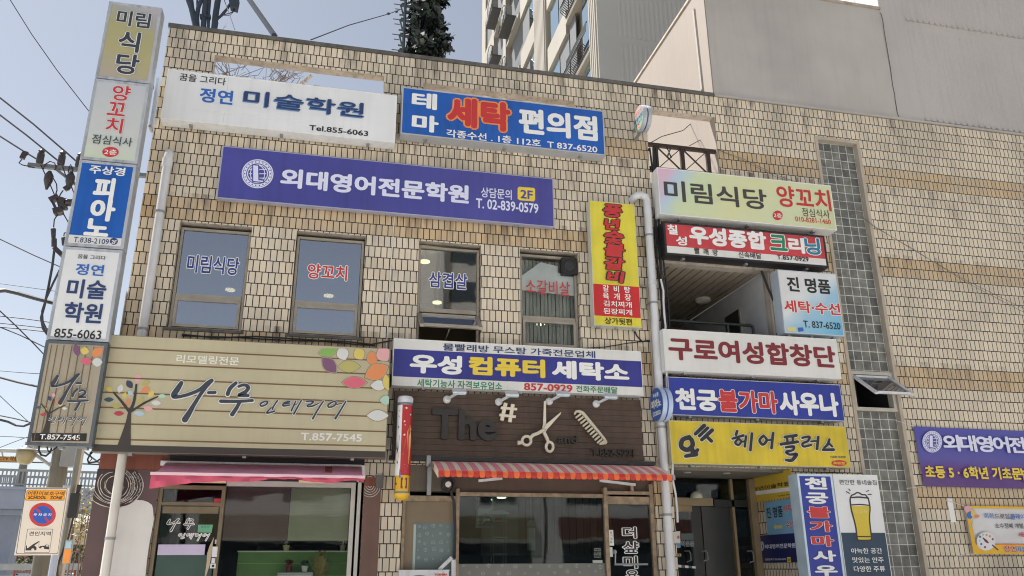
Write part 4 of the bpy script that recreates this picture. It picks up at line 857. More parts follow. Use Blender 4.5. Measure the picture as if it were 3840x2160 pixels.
a = Art(pl, .004); a.text('T.857-7545', ('K', 1778, 928), ('K', 2300, 878), mat('grey_print', (220, 220, 214), .4), .025); a.build('lettering', t)
# ------------------------------------------------------------------ projecting column of light boxes at the left corner
YC = -.56
cr = [pt('A0', 825, 10, YC), pt('A0', 1225, 55, YC), pt('A2', 688, 487, YC), pt('A2', 200, 455, YC)]
cx0, cx1 = (cr[0].x+cr[3].x)/2, (cr[1].x+cr[2].x)/2
def zmid(p, q): return (pt(*p, YC).z+pt(*q, YC).z)/2
czs = [zmid(('A0', 825, 10), ('A0', 1225, 55)), zmid(('A0', 743, 590), ('A0', 1113, 634)), zmid(('A0', 622, 1202), ('A0', 1012, 1241)), zmid(('A1', 505, 410), ('A1', 912, 434)), zmid(('A1', 352, 1118), ('A1', 795, 1130)), zmid(('A2', 200, 455), ('A2', 688, 487))]
pier = thing('sign_pier', 'narrow cream tiled pier carrying the upright row of light boxes left of the building', 'pier', ((cx0+cx1)/2, 0, 0))
b = MB().use(M_TILE).box((cx0+.28, YC+.20, czs[5]+.05), (cx1-.05, YC+.36, czs[1]+.15)).use(M_CONCD).box((cx0+.25, YC+.19, czs[1]+.151), (cx1-.04, YC+.37, czs[1]+.2)); b.build('tiled_shaft', pier)
b = MB().use(mat('peeling_paint', (190, 186, 180), .8, 0, .2, 7, bump=.3, streak=.3)).box((cx1-.025, -.05, 2.9), (-2.41, .3, pt('A1', 920, 755, 0).z)); b.build('link_wall', pier)
M_PAN = mat('link_panel', (176, 188, 204), .4, 0, .04)
b = MB().use(M_PAN).box((cx1-.03, -.17, pt('A0', 1130, 970, -.1).z), (-2.39, -.08, pt('A0', 1170, 605, -.1).z)).use(M_STEEL).box((cx1-.03, -.20, pt('A0', 1130, 985, -.1).z), (-2.39, -.05, pt('A0', 1130, 971, -.1).z)); b.build('link_panel', pier)
M_CASE = mat('weathered_case', (178, 182, 188), .45, .25, .12, 9, streak=.35)
M_CASED = mat('dull_case', (92, 98, 104), .5, .2, .12, 9, streak=.3)
def colbox(k, label, face):
    z1_, z0_ = czs[k]-.006, czs[k+1]+.006
    return sign('blade_sign', label, None, YC, .18, face, M_CASE if k < 4 else M_CASED, .034, R=(cx0, cx1, z0_, z1_))
cm = (cx0+cx1)/2
t, pl, R = colbox(0, 'topmost light box of the tiled pier, three rows of slate letters on a yellowing panel', grad_mat('sunset_print', [(0, (168, 158, 142)), (.3, (168, 160, 116)), (.62, (162, 157, 116)), (.8, (158, 158, 154)), (.93, (172, 164, 170)), (1, (190, 110, 122))], (.42, 1), 0, (czs[0]-czs[1])*1.12, .3, .16))
a = Art(pl); a.text('미림', ('A0', 872, 188), ('A0', 1146, 106), M_INK, .028, M_PW, .025); a.text('식', ('A0', 880, 383), ('A0', 1070, 250), M_INK, .028, M_PW, .025); a.text('당', ('A0', 862, 553), ('A0', 1064, 420), M_INK, .028, M_PW, .025); a.build('lettering', t)
t, pl, R = colbox(1, 'second light box from the top of the pier, red letters on grey', grad_mat('grey_print_fade', [(0, (190, 200, 176)), (.25, (192, 194, 190)), (1, (182, 184, 190))], (.1, 1), 0, czs[1]-czs[2], .3, .1))
a = Art(pl)
for ch, x0_, y0_, x1_, y1_ in (('양', 838, 755, 995, 655), ('꼬', 803, 868, 958, 783), ('치', 790, 1000, 937, 900)): a.text(ch, ('A0', x0_, y0_), ('A0', x1_, y1_), M_RED, .02, M_PW, .02)
a.text('점심식사', ('A0', 690, 1082), ('A0', 1005, 1044), mat('forest_print', (58, 80, 78), .4), .008); a.build('lettering', t)
a = Art(pl); a.ell('A0', 834, 1148, 62, 38, M_RED); a.text('2층', ('A0', 785, 1165), ('A0', 885, 1132), M_PW, .01); a.build('floor_badge', t)
t, pl, R = colbox(2, 'third light box down the pier, bright blue with tall white letters', M_SGB)
zz = zmid(('A1', 525, 326), ('A1', 905, 345))
MB().use(M_WARM).box((R[0]+.035, YC-.0015, R[2]+.035), (R[1]-.035, YC-.0002, zz)).build('phone_strip', t)
a = Art(pl, .004); a.text('주상경', ('A0', 670, 1308), ('A0', 950, 1268), M_PW, .025); a.text('피', ('F', 230, 503), ('F', 293, 449), M_PW, .05); a.text('아', ('F', 222, 554), ('F', 295, 503), M_PW, .05); a.text('노', ('F', 209, 592), ('F', 279, 553), M_PW, .05); a.build('lettering', t)
a = Art(pl, .004); a.text('T.838-2109', ('A1', 552, 378), ('A1', 826, 358), M_NAVY, .012); a.ell('A1', 860, 373, 30, 26, M_NAVY); a.text('2F', ('A1', 840, 390), ('A1', 882, 366), M_PW, .02); a.build('lettering', t)
t, pl, R = colbox(3, 'fourth light box down the pier, white panel with blue and navy letters', M_SGW)
a = Art(pl); a.text('꿈을 그리다', ('A1', 585, 501), ('A1', 800, 484), M_BLACK, .01); a.text('정연', ('A1', 564, 624), ('A1', 792, 553), M_BLUE, .025); a.text('미술', ('A1', 493, 798), ('A1', 815, 672), M_NAVY, .028); a.text('학원', ('A1', 468, 982), ('A1', 785, 845), M_NAVY, .028); a.build('lettering', t)
a = Art(pl); a.text('855-6063', ('A1', 405, 1097), ('A1', 770, 1047), M_BLACK, .016); a.build('lettering', t)
t, pl, R = colbox(4, 'lowest light box of the pier, dark framed, with a small printed tree', mat('sign_tan_dim', (164, 154, 134), .38, 0, .06, 1.2))
a = Art(pl)
for x0_, y0_, x1_, y1_ in ((463, 1160, 283, 1690+120), (515, 1160, 335, 1812), (575, 1160, 398, 1815), (632, 1160, 455, 1818), (685, 1160, 515, 1820), (735, 1165, 575, 1822), (415, 1155, 235+10, 1805)):
    u = (pl.uv('A1', x0_, y0_)[0]+pl.uv('A1', x1_, y1_)[0])/2; a.poly([(u-.004, R[2]+.05), (u+.004, R[2]+.05), (u+.004, R[3]-.05), (u-.004, R[3]-.05)], M_LN, raw=True)
a.build('plank_lines', t)
a = Art(pl, .006); leafy(a, 'A1', [(580, 1195, 48, 26, 75, PU), (640, 1200, 36, 28, 10, YE), (735, 1210, 52, 34, -35, OR), (652, 1278, 44, 28, 0, CR_), (735, 1285, 40, 34, 0, WH)])
leafy(a, 'A2', [(375, 110, 20, 14, 60, NV), (440, 130, 22, 15, -40, OR), (330, 232, 24, 12, 0, RE), (488, 185, 20, 11, 0, WH), (295, 178, 18, 10, 0, TE), (405, 85, 18, 14, 90, PK), (460, 160, 18, 12, -20, YE), (345, 190, 16, 10, 30, YE)])
a.poly([('A2', 358, 225), ('A2', 380, 225), ('A2', 374, 372), ('A2', 318, 372), ('A2', 345, 300)], M_BRN); a.stroke('A2', [(366, 230, 12), (340, 185, 11), (312, 150, 8)], M_BRN); a.stroke('A2', [(368, 230, 14), (385, 180, 11), (405, 115, 8)], M_BRN); a.stroke('A2', [(372, 225, 9), (430, 190, 9), (492, 160, 6)], M_BRN); a.build('tree_print', t)
ax = lambda s_, sx, sy, tx, ty, kx: [((x-sx)*kx+tx, (y-sy)*kx*1.05+ty, w*kx) for x, y, w in s_]
a = Art(pl, .010); na = [[(x-140, y, w) for x, y, w in s_] for s_ in ()]
tr1 = [ax(s_, 700, 450, 395, 1395-1449, .62) for s_ in NAMU[:3]]+[ax(s_, 1104, 445, 518, 40, .56) for s_ in NAMU[3:]]+[ax(s_, 1440, 600, 370, 255, .40) for s_ in INT]
for s_ in tr1: a.stroke('A2', s_, M_PW, 5)
a.d += .001
a2 = Art(pl, a.d)
for s_ in tr1: a2.stroke('A2', s_, M_INK)
a.build('letter_outline', t); a2.build('lettering', t)
a = Art(pl, .004); a.poly([('A2', 243, 370), ('A2', 657, 373), ('A2', 652, 433), ('A2', 240, 430)], M_BLACK); a.text('T.857-7545', ('A2', 297, 417), ('A2', 607, 386), M_PW, .02); a.build('phone_strip', t)
# ------------------------------------------------------------------ round blade signs by the drainpipe
def blade(label, cxyz, r, th, rim, face):
    c = Vector(cxyz); t = thing('round_sign', label, 'sign', c+Vector((th/2, r, -r)))
    MB().use(rim).lathe(c, [(r*.985, 0), (r, .012), (r, th*.42), (r*.93, th*.44)], 40, (1, 0, 0)).lathe(c, [(r*.93, th*.56), (r, th*.58), (r, th-.012), (r*.985, th)], 40, (1, 0, 0)).build('rim', t, smooth=True)
    MB().use(face).lathe(c, [(r*.95, th*.435), (r*.95, th*.565)], 40, (1, 0, 0)).build('edge_band', t, smooth=True)
    MB().use(M_STEEL).bar(c+Vector((th/2, r*.8, 0)), (c.x+th/2, -.001, c.z), .04).bar(c+Vector((th/2, r*.55, -r*.78)), (c.x+th/2, -.001, c.z-r*.78), .03).build('bracket', t)
    return t, PL('X', c.x)
cA = ptX('C0', 957, 893, 4.12); RW_ = .195
t, pl = blade('small round white blade sign with red and dark letters high above the drainpipe', (4.12, cA.y, cA.z), RW_, .13, mat('rim_white', (168, 170, 176), .35), mat('band_navy', (44, 58, 120), .4))
a = Art(pl); RA = lambda s, x0_, y0_, x1_, y1_, m, r_: a.text(s, ('C0', x0_, y0_), ('C0', x1_, y1_), m, r_)
u0, v0 = -cA.y, cA.z; KS = RW_/.27
a.lay([(u0+.255*KS*cos(2*pi*j/40), v0+.255*KS*sin(2*pi*j/40)) for j in range(40)], [tuple(range(40))], grad_mat('round_pastel', [(0, (140, 158, 128)), (.4, (122, 154, 160)), (.62, (158, 158, 152)), (1, (170, 92, 106))], (0, 1), .02, .5, .3, .1))
def ct(s, du, dv, w, h, m, r_, pl=pl, skew=0):
    du, dv, w, h, r_ = du*KS, dv*KS, w*KS, h*KS, r_*KS
    vs, fs = glyphs(s); x0_, x1_ = min(q[0] for q in vs), max(q[0] for q in vs); y0_, y1_ = min(q[1] for q in vs), max(q[1] for q in vs)
    a.lay([(u0+du-w/2+(p-x0_)/(x1_-x0_)*w, v0+dv-h/2+(q-y0_)/(y1_-y0_)*h) for p, q in vs], fs, m, [(-r_, 0), (r_, 0), (0, r_), (0, 0)])
ct('양꼬치', 0, .125, .34, .09, M_RED, .006); ct('미림식당', 0, .0, .44, .10, M_INK, .007); ct('점심식사', 0, -.10, .32, .06, M_INK, .003)
a.lay([(u0+.045*KS*cos(2*pi*j/20), v0+KS*(-.175+.045*sin(2*pi*j/20))) for j in range(20)], [tuple(range(20))], M_RED); ct('2층', 0, -.175, .06, .03, M_PW, .002); a.build('lettering', t)
cB = ptX('C2', 1090, 155, 4.19); RB_ = .222
t, pl = blade('round blue blade sign with white letters in front of the drainpipe', (4.19, cB.y, cB.z), RB_, .14, mat('rim_pale', (176, 190, 216), .35, .1), M_SGB)
a = Art(pl); u0, v0 = -cB.y, cB.z; KS = RB_/.30
a.lay([(u0+.29*KS*cos(2*pi*j/40), v0+.29*KS*sin(2*pi*j/40)) for j in range(40)], [tuple(range(40))], mat('disc_blue', (36, 92, 172), .32)); 
ct('주상경', 0, .165, .24, .075, M_PW, .006, pl); ct('피아노', 0, .01, .42, .15, M_PW, .010, pl)
a.lay([(u0-.17*KS, v0-.19*KS), (u0+.17*KS, v0-.19*KS), (u0+.17*KS, v0-.12*KS), (u0-.17*KS, v0-.12*KS)], [(0, 1, 2, 3)], M_PW); ct('838-2109', 0, -.155, .30, .045, M_BLUE, .003, pl); a.build('lettering', t)
# ------------------------------------------------------------------ hairdresser's dark board
M_WD = mat('dark_planks', (76, 60, 49), .65, 0, .16, 9, bump=.15, streak=.25)
bR = rect([('B2', 1042, 55), ('C2', 978, 112), ('C2', 990, 578), ('B2', 1030, 545)], -.10)
t = thing('shop_sign', 'dark brown plank board with black letters, a pair of scissors and a comb', 'sign', ((bR[0]+bR[1])/2, 0, bR[2]))
n = 11; h_ = (bR[3]-bR[2])/n
for k in range(n): MB().use(M_WD).box((bR[0]+.004*(k % 2), -.10+.0015*((k*7) % 3), bR[2]+k*h_+.0014), (bR[1]-.004*(k % 3), -.02, bR[2]+(k+1)*h_-.0014)).build('plank', t)
MB().use(M_BLACK).box((bR[0]-.03, -.12, bR[2]-.05), (bR[1]+.14, -.01, bR[2]-.002)).box((bR[0]+.02, -.018, bR[2]+.01), (bR[1]-.02, -.012, bR[3]-.01)).build('rail', t)
pb = PL('Y', -.104); M_BL = mat('black_letter', (40, 37, 36), .5, 0, .08); M_CRM = mat('cream_board', (214, 204, 184), .5, 0, .06)
a = Art(pb, .0); a.text('The', ('B2', 1318, 422), ('B2', 1812, 205), M_BL, .035, ext=.05); a.build('lettering', t, label='large black lettering')
a = Art(pb, .0); a.text('and', ('C2', 342, 450), ('C2', 488, 392), M_BL, .03, ext=.03); a.text('T.852-5221', ('C2', 595, 545), ('C2', 915, 496), M_BL, .012, ext=.025); a.build('lettering', t)
def slab(pts, m, name, d0=.02, d1=.05, reg='F'):
    q = [pt(reg, x, y, -.104) for x, y in pts]; b_ = MB().use(m)
    return b_.prism([p+Vector((0, -d0, 0)) for p in q], (0, -(d1-d0), 0))
b = MB().use(M_CRM)
def fbar(x0_, y0_, x1_, y1_, w, reg='F'):
    p, q = pt(reg, x0_, y0_, -.15), pt(reg, x1_, y1_, -.15); b.bar(p, q, w, .03)
fbar(1272, 1014, 1262, 1058, .045); fbar(1290, 1017, 1282, 1062, .045); b2 = b
fbar(1260, 1026, 1300, 1030, .042); fbar(1256, 1044, 1297, 1049, .042); b.build('hash_mark', t)
b = MB().use(M_CRM)
def tubep(pts, rs, n=8, reg='C2', d=.15):
    b.tube([pt(reg, x, y, -d) for x, y in pts], rs, n)
b.prism([pt('C2', x, y, -.15) for x, y in ((240, 130), (253, 130), (255, 330), (262, 345), (240, 385), (222, 350), (232, 310))], (0, -.02, 0))
b.prism([pt('C2', x, y, -.175) for x, y in ((368, 212), (362, 232), (262, 345), (240, 340), (255, 305))], (0, -.02, 0))
tubep([(240, 345), (195, 372), (160, 385), (140, 405)], .022, d=.17); tubep([(240, 360), (262, 405), (275, 440)], .022, d=.17); tubep([(80, 440), (42, 445)], [.02, .03], d=.17)
for cx_, cy_, rx_, ry_ in ((110, 428, 34, 34), (284, 474, 27, 36)): tubep([(cx_+rx_*cos(2*pi*k/16), cy_+ry_*sin(2*pi*k/16)) for k in range(17)], .018, d=.17)
b.build('scissors', t, smooth=True)
b = MB().use(mat('comb_cream', (190, 182, 160), .5)); b.prism([pt('C2', x, y, -.15) for x, y in ((465, 222), (478, 202), (505, 198), (538, 212), (562, 240), (700, 410), (716, 440), (708, 455), (660, 462), (655, 450), (690, 425), (520, 225), (490, 215), (470, 236))], (0, -.025, 0))
for k in range(10):
    x_, y_ = 520+k*17.5, 226+k*21.0; b.bar(pt('C2', x_, y_, -.162), pt('C2', x_-40+k*.5, y_+30, -.162), .024, .024)
b.build('comb', t)
FL = [('F', 1138, 1000), ('F', 1268, 1006), ('F', 1394, 1005), ('F', 1512, 1011)]
def flood(p, label):
    t = thing('flood_light', label, 'flood light', p, 'white flood lights along the top of the dark hairdresser board')
    MB().use(M_PVC).lathe(p+Vector((-.07, -.0, -.03)), [(.048, 0), (.048, .02), (.03, .04)], 20, (0, -1, 0)).build('base', t, smooth=True)
    MB().use(M_PVC).bar(p+Vector((-.07, -.03, -.03)), p+Vector((.02, -.19, .01)), .025).build('arm', t)
    MB().use(M_PVC).obox(p+Vector((.05, -.22, .035)), (.082, 0, 0), (0, .034, .027), (0, -.010, .013)).use(mat('lamp_glass', (160, 190, 206), .2)).obox(p+Vector((.05, -.226, .013)), (.07, 0, 0), (0, .028, .023), (0, -.003, .004)).build('head', t)
    return t
names = ['white flood light above the big black letters, leftmost on the dark board', 'white flood light right over the cream hash mark', 'white flood light at the tip of the scissors', 'white flood light above the comb, rightmost on the dark board']
p0 = pt(*FL[0], -.105); f0 = flood(p0, names[0])
for q, nm in zip(FL[1:], names[1:]): dup(f0, pt(*q, -.105)-p0, nm)
# ------------------------------------------------------------------ barber's cylinder sign
YB = -.36
top = pt('B2', 1130, 145, YB); bot = pt('B2', 1097, 828, YB); r_ = (pt('B2', 1190, 145, YB).x-pt('B2', 1070, 145, YB).x)/2*.95
cx_ = (top.x+bot.x)/2; t = thing('barber_pole', 'upright cylinder sign, red and white above yellow, beside the dark hairdresser board', 'barber pole', (cx_, YB, bot.z-.1))
H_ = top.z-bot.z
def cyl_patch(b_, a0, a1, z0_, z1_, rr, m, n=10):
    b_.use(m); vs = []
    for k in range(n+1):
        an = a0+(a1-a0)*k/n; vs += [(cx_+rr*sin(an), YB-rr*cos(an), z0_), (cx_+rr*sin(an), YB-rr*cos(an), z1_)]
    b_.add(vs, [(2*k, 2*k+2, 2*k+3, 2*k+1) for k in range(n)])
zs_ = bot.z+.19*H_
b = MB(); M_BR = mat('barber_red', (176, 38, 40), .25, 0, .05); M_BY = mat('barber_yellow', (216, 172, 40), .25, 0, .05)
cyl_patch(b, -pi, -1.75, zs_, top.z, r_, M_BR); cyl_patch(b, -1.75, -.45, zs_, top.z, r_, M_PW); cyl_patch(b, -.45, pi, zs_, top.z, r_, M_BR); cyl_patch(b, -pi, pi, bot.z, zs_, r_, M_BY, 28); b.build('drum', t, smooth=True)
b = MB().use(M_PVC).lathe((cx_, YB, top.z), [(r_*1.02, 0), (r_*1.04, .02), (r_*1.04, .055), (r_*.9, .075), (r_*.3, .085)], 28).use(mat('cap_grey', (120, 124, 134), .4, .3)).lathe((cx_, YB, top.z-.035), [(r_*1.03, 0), (r_*1.03, .034)], 28).lathe((cx_, YB, bot.z), [(r_*1.03, 0), (r_*1.03, .022)], 28).use(M_BY).lathe((cx_, YB, bot.z-.075), [(r_*.45, 0), (r_*.8, .02), (r_*1.05, .06), (r_*1.05, .0749)], 28)
b.build('cap', t, smooth=True)
MB().use(M_STEEL).bar((cx_, YB+r_, top.z-.1), (cx_, -.001, top.z-.1), .03).bar((cx_, YB+r_, bot.z+.1), (cx_, -.001, bot.z+.1), .03).build('bracket', t)
b = MB()
def onc(an, z, rr=r_*1.006): return (cx_+rr*sin(an), YB-rr*cos(an), z)
def cpoly(pts, m, rr=r_*1.006): b.use(m).add([onc(a_, z_, rr) for a_, z_ in pts], [tuple(range(len(pts)))])
def star(a_, z_, s_, m): cpoly([(a_+s_*(1 if j % 2 == 0 else .42)*sin(2*pi*j/10), z_+s_*r_*(1 if j % 2 == 0 else .42)*cos(2*pi*j/10)) for j in range(10)], m, r_*1.012)
for a_, zf, s_ in ((.1, .93, .2), (.75, .86, .16), (-.1, .78, .17), (.0, .74, .1), (-.05, .63, .17), (.9, .7, .12)): star(a_, bot.z+H_*zf, s_, M_PW)
for zf in (.9, .84): star(-.85, bot.z+H_*zf, .1, M_NAVY)
M_HAIR = mat('print_blond', (222, 156, 62), .3, 0, .04); M_SKIN = mat('print_peach', (226, 178, 130), .3)
for pts, m, rr in ([[(.3, .36), (-.05, .42), (.05, .55), (.3, .66), (.65, .72), (.8, .6), (.75, .45), (.6, .33)], M_HAIR, 1.01], [[(.55, .5), (.5, .6), (.72, .66), (.86, .6), (.8, .5), (.7, .46)], M_SKIN, 1.016],
                   [[(-.4, .2), (-.35, .29), (.1, .33), (.5, .32), (.2, .26), (-.2, .2)], mat('print_sky', (54, 118, 186), .3), 1.014], [[(-1.1, .42), (-.9, .55), (-.5, .62), (-.55, .5), (-.75, .44)], M_BLACK, 1.01], [[(-.95, .36), (-.6, .46), (-.5, .4), (-.7, .34)], M_SKIN, 1.014]):
    cpoly([(a_*1.15+(.02 if a_ > 0 else -.12), bot.z+H_*(.5+(z_-.5)*1.12)) for a_, z_ in pts], m, r_*rr)
for a_, zf in ((-.9, .33), (-.9, .72)): cpoly([(a_+.09*cos(2*pi*j/12), bot.z+H_*zf+.016*sin(2*pi*j/12)) for j in range(12)], M_NAVY, r_*1.012)
for a0_, a1_, z0_, z1_ in ((-.3, -.1, .05, .165), (.35, .55, .05, .165), (-.1, .35, .05, .075), (-.1, .35, .14, .165), (.85, 1.05, .02, .18), (-1.3, -1.1, .03, .17), (-1.1, -.85, .09, .11)):
    cpoly([(a0_, bot.z+H_*z0_), (a1_, bot.z+H_*z0_), (a1_, bot.z+H_*z1_), (a0_, bot.z+H_*z1_)], M_MAROON, r_*1.012)
b.build('printed_film', t)
# ------------------------------------------------------------------ left shopfront (part of the building)
M_BRW = mat('brown_paint', (88, 68, 68), .6, 0, .1, 3, streak=.1); M_BRW2 = mat('brown_paint_pillar', (100, 74, 64), .6, 0, .1, 3, streak=.08)
b = MB().use(M_BRW).box((-2.43, -.014, 0), (-1.776, .1, 2.66)); b.build('painted_wall', bld)
b = MB().use(mat('rust_beam', (122, 66, 50), .7, 0, .12, 4, streak=.3)).box((-2.42, -.02, 2.662), (-1.70, .12, 2.83)).box((.50, -.02, 2.52), (.63, .1, 2.62)).use(M_DARK).box((-1.69, -.03, 2.62), (.49, -.003, 2.98)).box((-1.775, .02, 2.56), (.50, .14, 2.695)).use(M_CONCD).box((.635, -.05, 2.50), (.72, .05, 2.64)); b.build('fascia', bld)
b = MB().use(M_BRW2).box((.501, -.014, 0), (.70, .12, 2.515)); b.build('pillar', bld)
pw = PL('Y', -.014); M_CHK = mat('chalk_line', (196, 188, 180), .8, 0, .2, 30)
a = Art(pw)
ctr = (268, 420)
a.ell('L', 268, 420, 330, 255, mat('burnt_brown', (58, 44, 44), .7, 0, .15, 8))
def wav(k, rx, ry, wd, a0, a1, cx=ctr[0], cy=ctr[1]): a.stroke('L', [(cx+(rx+2*sin(5*an+k))*cos(an), cy+(ry+2*cos(4*an+k))*sin(an), wd*(.9+.3*sin(9*an+k))) for an in [a0+(a1-a0)*j/26 for j in range(27)]], M_CHK, caps=False)
for k, (rx, ry, wd, a0_, a1_) in enumerate(((98, 100, 8, 0, 2*pi), (112, 110, 4, .2, 3.6), (160, 148, 8, -.6, 4.6), (186, 180, 9, -1.0, 3.9), (212, 190, 5, -.9, 1.4), (232, 202, 9, -.95, 2.9), (262, 214, 6, -.7, 2.7), (292, 232, 5, -.6, 1.15), (325, 256, 10, -.55, 2.45))): wav(k, rx, ry, wd, a0_, a1_)
random.seed(3)
for k in range(110):
    an = random.uniform(-.8, .95); rr = random.choice((200, 222, 245, 275, 305))+random.uniform(-8, 8); x_, y_ = ctr[0]+rr*cos(an), ctr[1]+rr*.78*sin(an); L_ = random.uniform(6, 16); a.stroke('L', [(x_, y_, 4), (x_-L_*sin(an), y_+L_*cos(an)*.8, 4)], M_CHK, caps=False)
for i_, p in enumerate(a.mb.v): a.mb.v[i_] = (max(-2.428, min(-1.79, p[0])), p[1], min(2.655, p[2]))   # the drawing ends at the wall's own edges
a.build('chalk_rings', bld)
a = Art(PL('Y', -.0141))
for k in range(5): a.stroke('M', [(1470+(24+24*k+2*sin(5*an+k))*cos(an), 412+(34+27*k)*sin(an), 6) for an in [2*pi*j/28 for j in range(29)] if True], M_CHK, caps=False)
for poly in a.mb.v[:0]: pass
for i_, p in enumerate(a.mb.v):   # the chalk ends at the pillar's own edges
    a.mb.v[i_] = (max(.504, min(.697, p[0])), p[1], p[2])
a.build('chalk_rings', bld)
a = Art(pw, .003); wp = [(330, 622), (420, 598), (510, 588), (590, 592), (650, 612), (695, 645), (706, 690), (712, 770), (716, 800), (690, 950), (668, 1060), (640, 1250), (620, 1449), (90, 1449), (110, 1425), (160, 1200), (230, 900)]
a.poly([('L', x, y) for x, y in wp], mat('white_patch', (206, 204, 200), .7, 0, .05, 3, streak=.05)); a.build('white_patch', bld)
# glazed door and window of the left shop
M_GLD = mat('champagne_frame', (116, 104, 84), .35, .5, .12, 8)
dx0, dx1 = -1.77, -1.055
fd = MB().use(M_GLD).frame(dx0, dx1, 0.11, 2.50, .04, .12, .042).box((dx0+.043, .045, 2.28), (dx1-.043, .115, 2.315)).build('shop_door', bld, split=False)
g = MB().use(M_GLASSD).box((dx0+.043, .078, .2), (dx1-.043, .084, 2.279)).box((dx0+.043, .078, 2.316), (dx1-.043, .084, 2.457)); g.build('pane', fd)
b = MB().use(mat('lilac_bar', (182, 172, 198), .5, 0, .06)); z1_, z0_ = pt('L', 720, 1092, .07).z, pt('L', 715, 1212, .07).z; b.box((dx0+.062, .068, z0_), (dx1-.16, .0775, z1_)); b.build('push_bar', fd)
MB().use(mat('forest_film', (42, 70, 62), .4, 0, .1)).box((dx0+.062, .07, .2), (dx1-.062, .0776, z0_-.002)).build('lower_film', fd)
MB().use(M_GLD).box((dx0+.062, .066, 2.195), (dx1-.062, .0775, 2.268)).build('top_strip', fd)
a = Art(PL('Y', .077))
T2 = [ax(s_, 690, 450, 868, 815, .38) for s_ in NAMU[:3]]+[ax(s_, 1104, 445, 1062, 800, .40) for s_ in NAMU[3:]]+[ax(s_, 1440, 600, 1000, 972, .48) for s_ in INT]
for s_ in T2: a.stroke('L', s_, M_PW, 12)
a.d += .0005; a2 = Art(PL('Y', .077), a.d)
for s_ in T2: a2.stroke('L', s_, M_BLACK, -3)
a.build('letter_outline', fd); a2.build('lettering', fd)
a = Art(PL('Y', .077)); a.poly([('L', 1400, 573), ('L', 1490, 573), ('L', 1484, 664), ('L', 1394, 660)], M_RED); a.poly([('L', 1402, 630), ('L', 1484, 632), ('L', 1482, 658), ('L', 1400, 655)], mat('pale_red_print', (216, 170, 168), .4)); a.poly([('L', 1218, 868), ('L', 1385, 868), ('L', 1368, 960), ('L', 1210, 955)], mat('mint_notice', (92, 156, 124), .5)); a.text('출 관 상', ('L', 1250, 902), ('L', 1345, 882), mat('forest_film', (42, 70, 62)), .01)
a.poly([('L', 1408, 1038), ('L', 1446, 1038), ('L', 1440, 1088), ('L', 1404, 1086)], M_PW); a.build('sticker', fd)
b = MB().use(M_PVC)
for x_, y_, w_, h_2 in ((1405, 1175, .055, .11), (1388, 1275, .035, .055), (1385, 1335, .06, .05)): p = pt('L', x_, y_, .03); b.box((p.x-w_/2, .015, p.z-h_2/2), (p.x+w_/2, .039, p.z+h_2/2))
b.use(M_DARK).box((pt('L', 1385, 1335, .015).x-.012, .012, pt('L', 1385, 1335, .015).z-.012), (pt('L', 1385, 1335, .015).x+.012, .0149, pt('L', 1385, 1335, .015).z+.012)); b.build('door_lock', fd)
b = MB().use(mat('tape_tan', (176, 160, 134), .6)); b.prism([pt('L', x, y, .03) for x, y in ((1395, 1010), (1382, 1090), (1368, 1200), (1345, 1330), (1305, 1449), (1290, 1449), (1312, 1300), (1320, 1190), (1345, 1110))], (0, .004, 0)); b.build('hanging_strap', fd)
sw = MB().use(M_ALU).box((.355, .03, .11), (.405, .12, 2.56)).box((.43, .0, .11), (.47, .12, 2.56)).box((-1.052, .03, 2.50), (.354, .12, 2.56)).build('shop_window', bld, split=False)
MB().use(M_GLASSC).box((-1.052, .076, .2), (.354, .082, 2.499)).build('pane', sw)
M_BLD1 = mat('blind_brown', (124, 102, 104), .8, 0, .08, 4); M_BLD2 = mat('blind_grey', (182, 184, 162), .8, 0, .08, 4)
zb_ = pt('M', 900, 1048, .15).z; xs_ = pt('M', 560, 700, .15).x
def blind(x0_, x1_, m):
    b_ = MB().use(m); n_ = 18; z_t = 2.50
    for k in range(n_): b_.obox(((x0_+x1_)/2, .15, z_t-(k+.5)*(z_t-zb_)/n_), ((x1_-x0_)/2, 0, 0), (0, .008, (z_t-zb_)/n_*.53), (0, .002, 0))
    return b_.build('blind', sw)
blind(-1.05, xs_, M_BLD1); blind(xs_+.004, .35, M_BLD2)
M_GRP = mat('green_partition', (112, 150, 82), .6, 0, .1, 5)
b = MB().use(M_GRP); zg = pt('M', 700, 1178, .5).z; xg0 = pt('L', 1672, 1178, .5).x; b.box((xg0, .5, .3), (.42, .54, zg)).use(M_PW).box((xg0-.01, .49, zg+.001), (.42, .55, zg+.015)).use(mat('green_line', (150, 190, 120), .6))
for dzz in (.13, .27): b.box((xg0, .497, zg-dzz), (.42, .4995, zg-dzz+.006))
part = b.build('partition', None); tag(part, 'green waist-high partition with a white top rail inside the left shop window', 'partition')
b = MB().use(M_ROOMD).box((-2.2, 3.4, .1), (.9, 3.5, 3.2)).box((-2.2, .16, 2.9), (.9, 3.4, 3.0)).box((.85, .16, .1), (.9, 3.4, 2.9)).box((-2.2, .16, .1), (-2.15, 3.4, 2.9)).use(mat('shop_floor', (130, 124, 114), .5)).box((-2.2, .16, .09), (4.2, 3.4, .11)).use(mat('cabinet_dim', (96, 104, 98), .6)).box((-1.8, 1.6, .1), (-1.2, 1.9, 1.7)).box((-.8, 2.2, .1), (.3, 2.5, 1.9)); b.build('shop_room', bld)
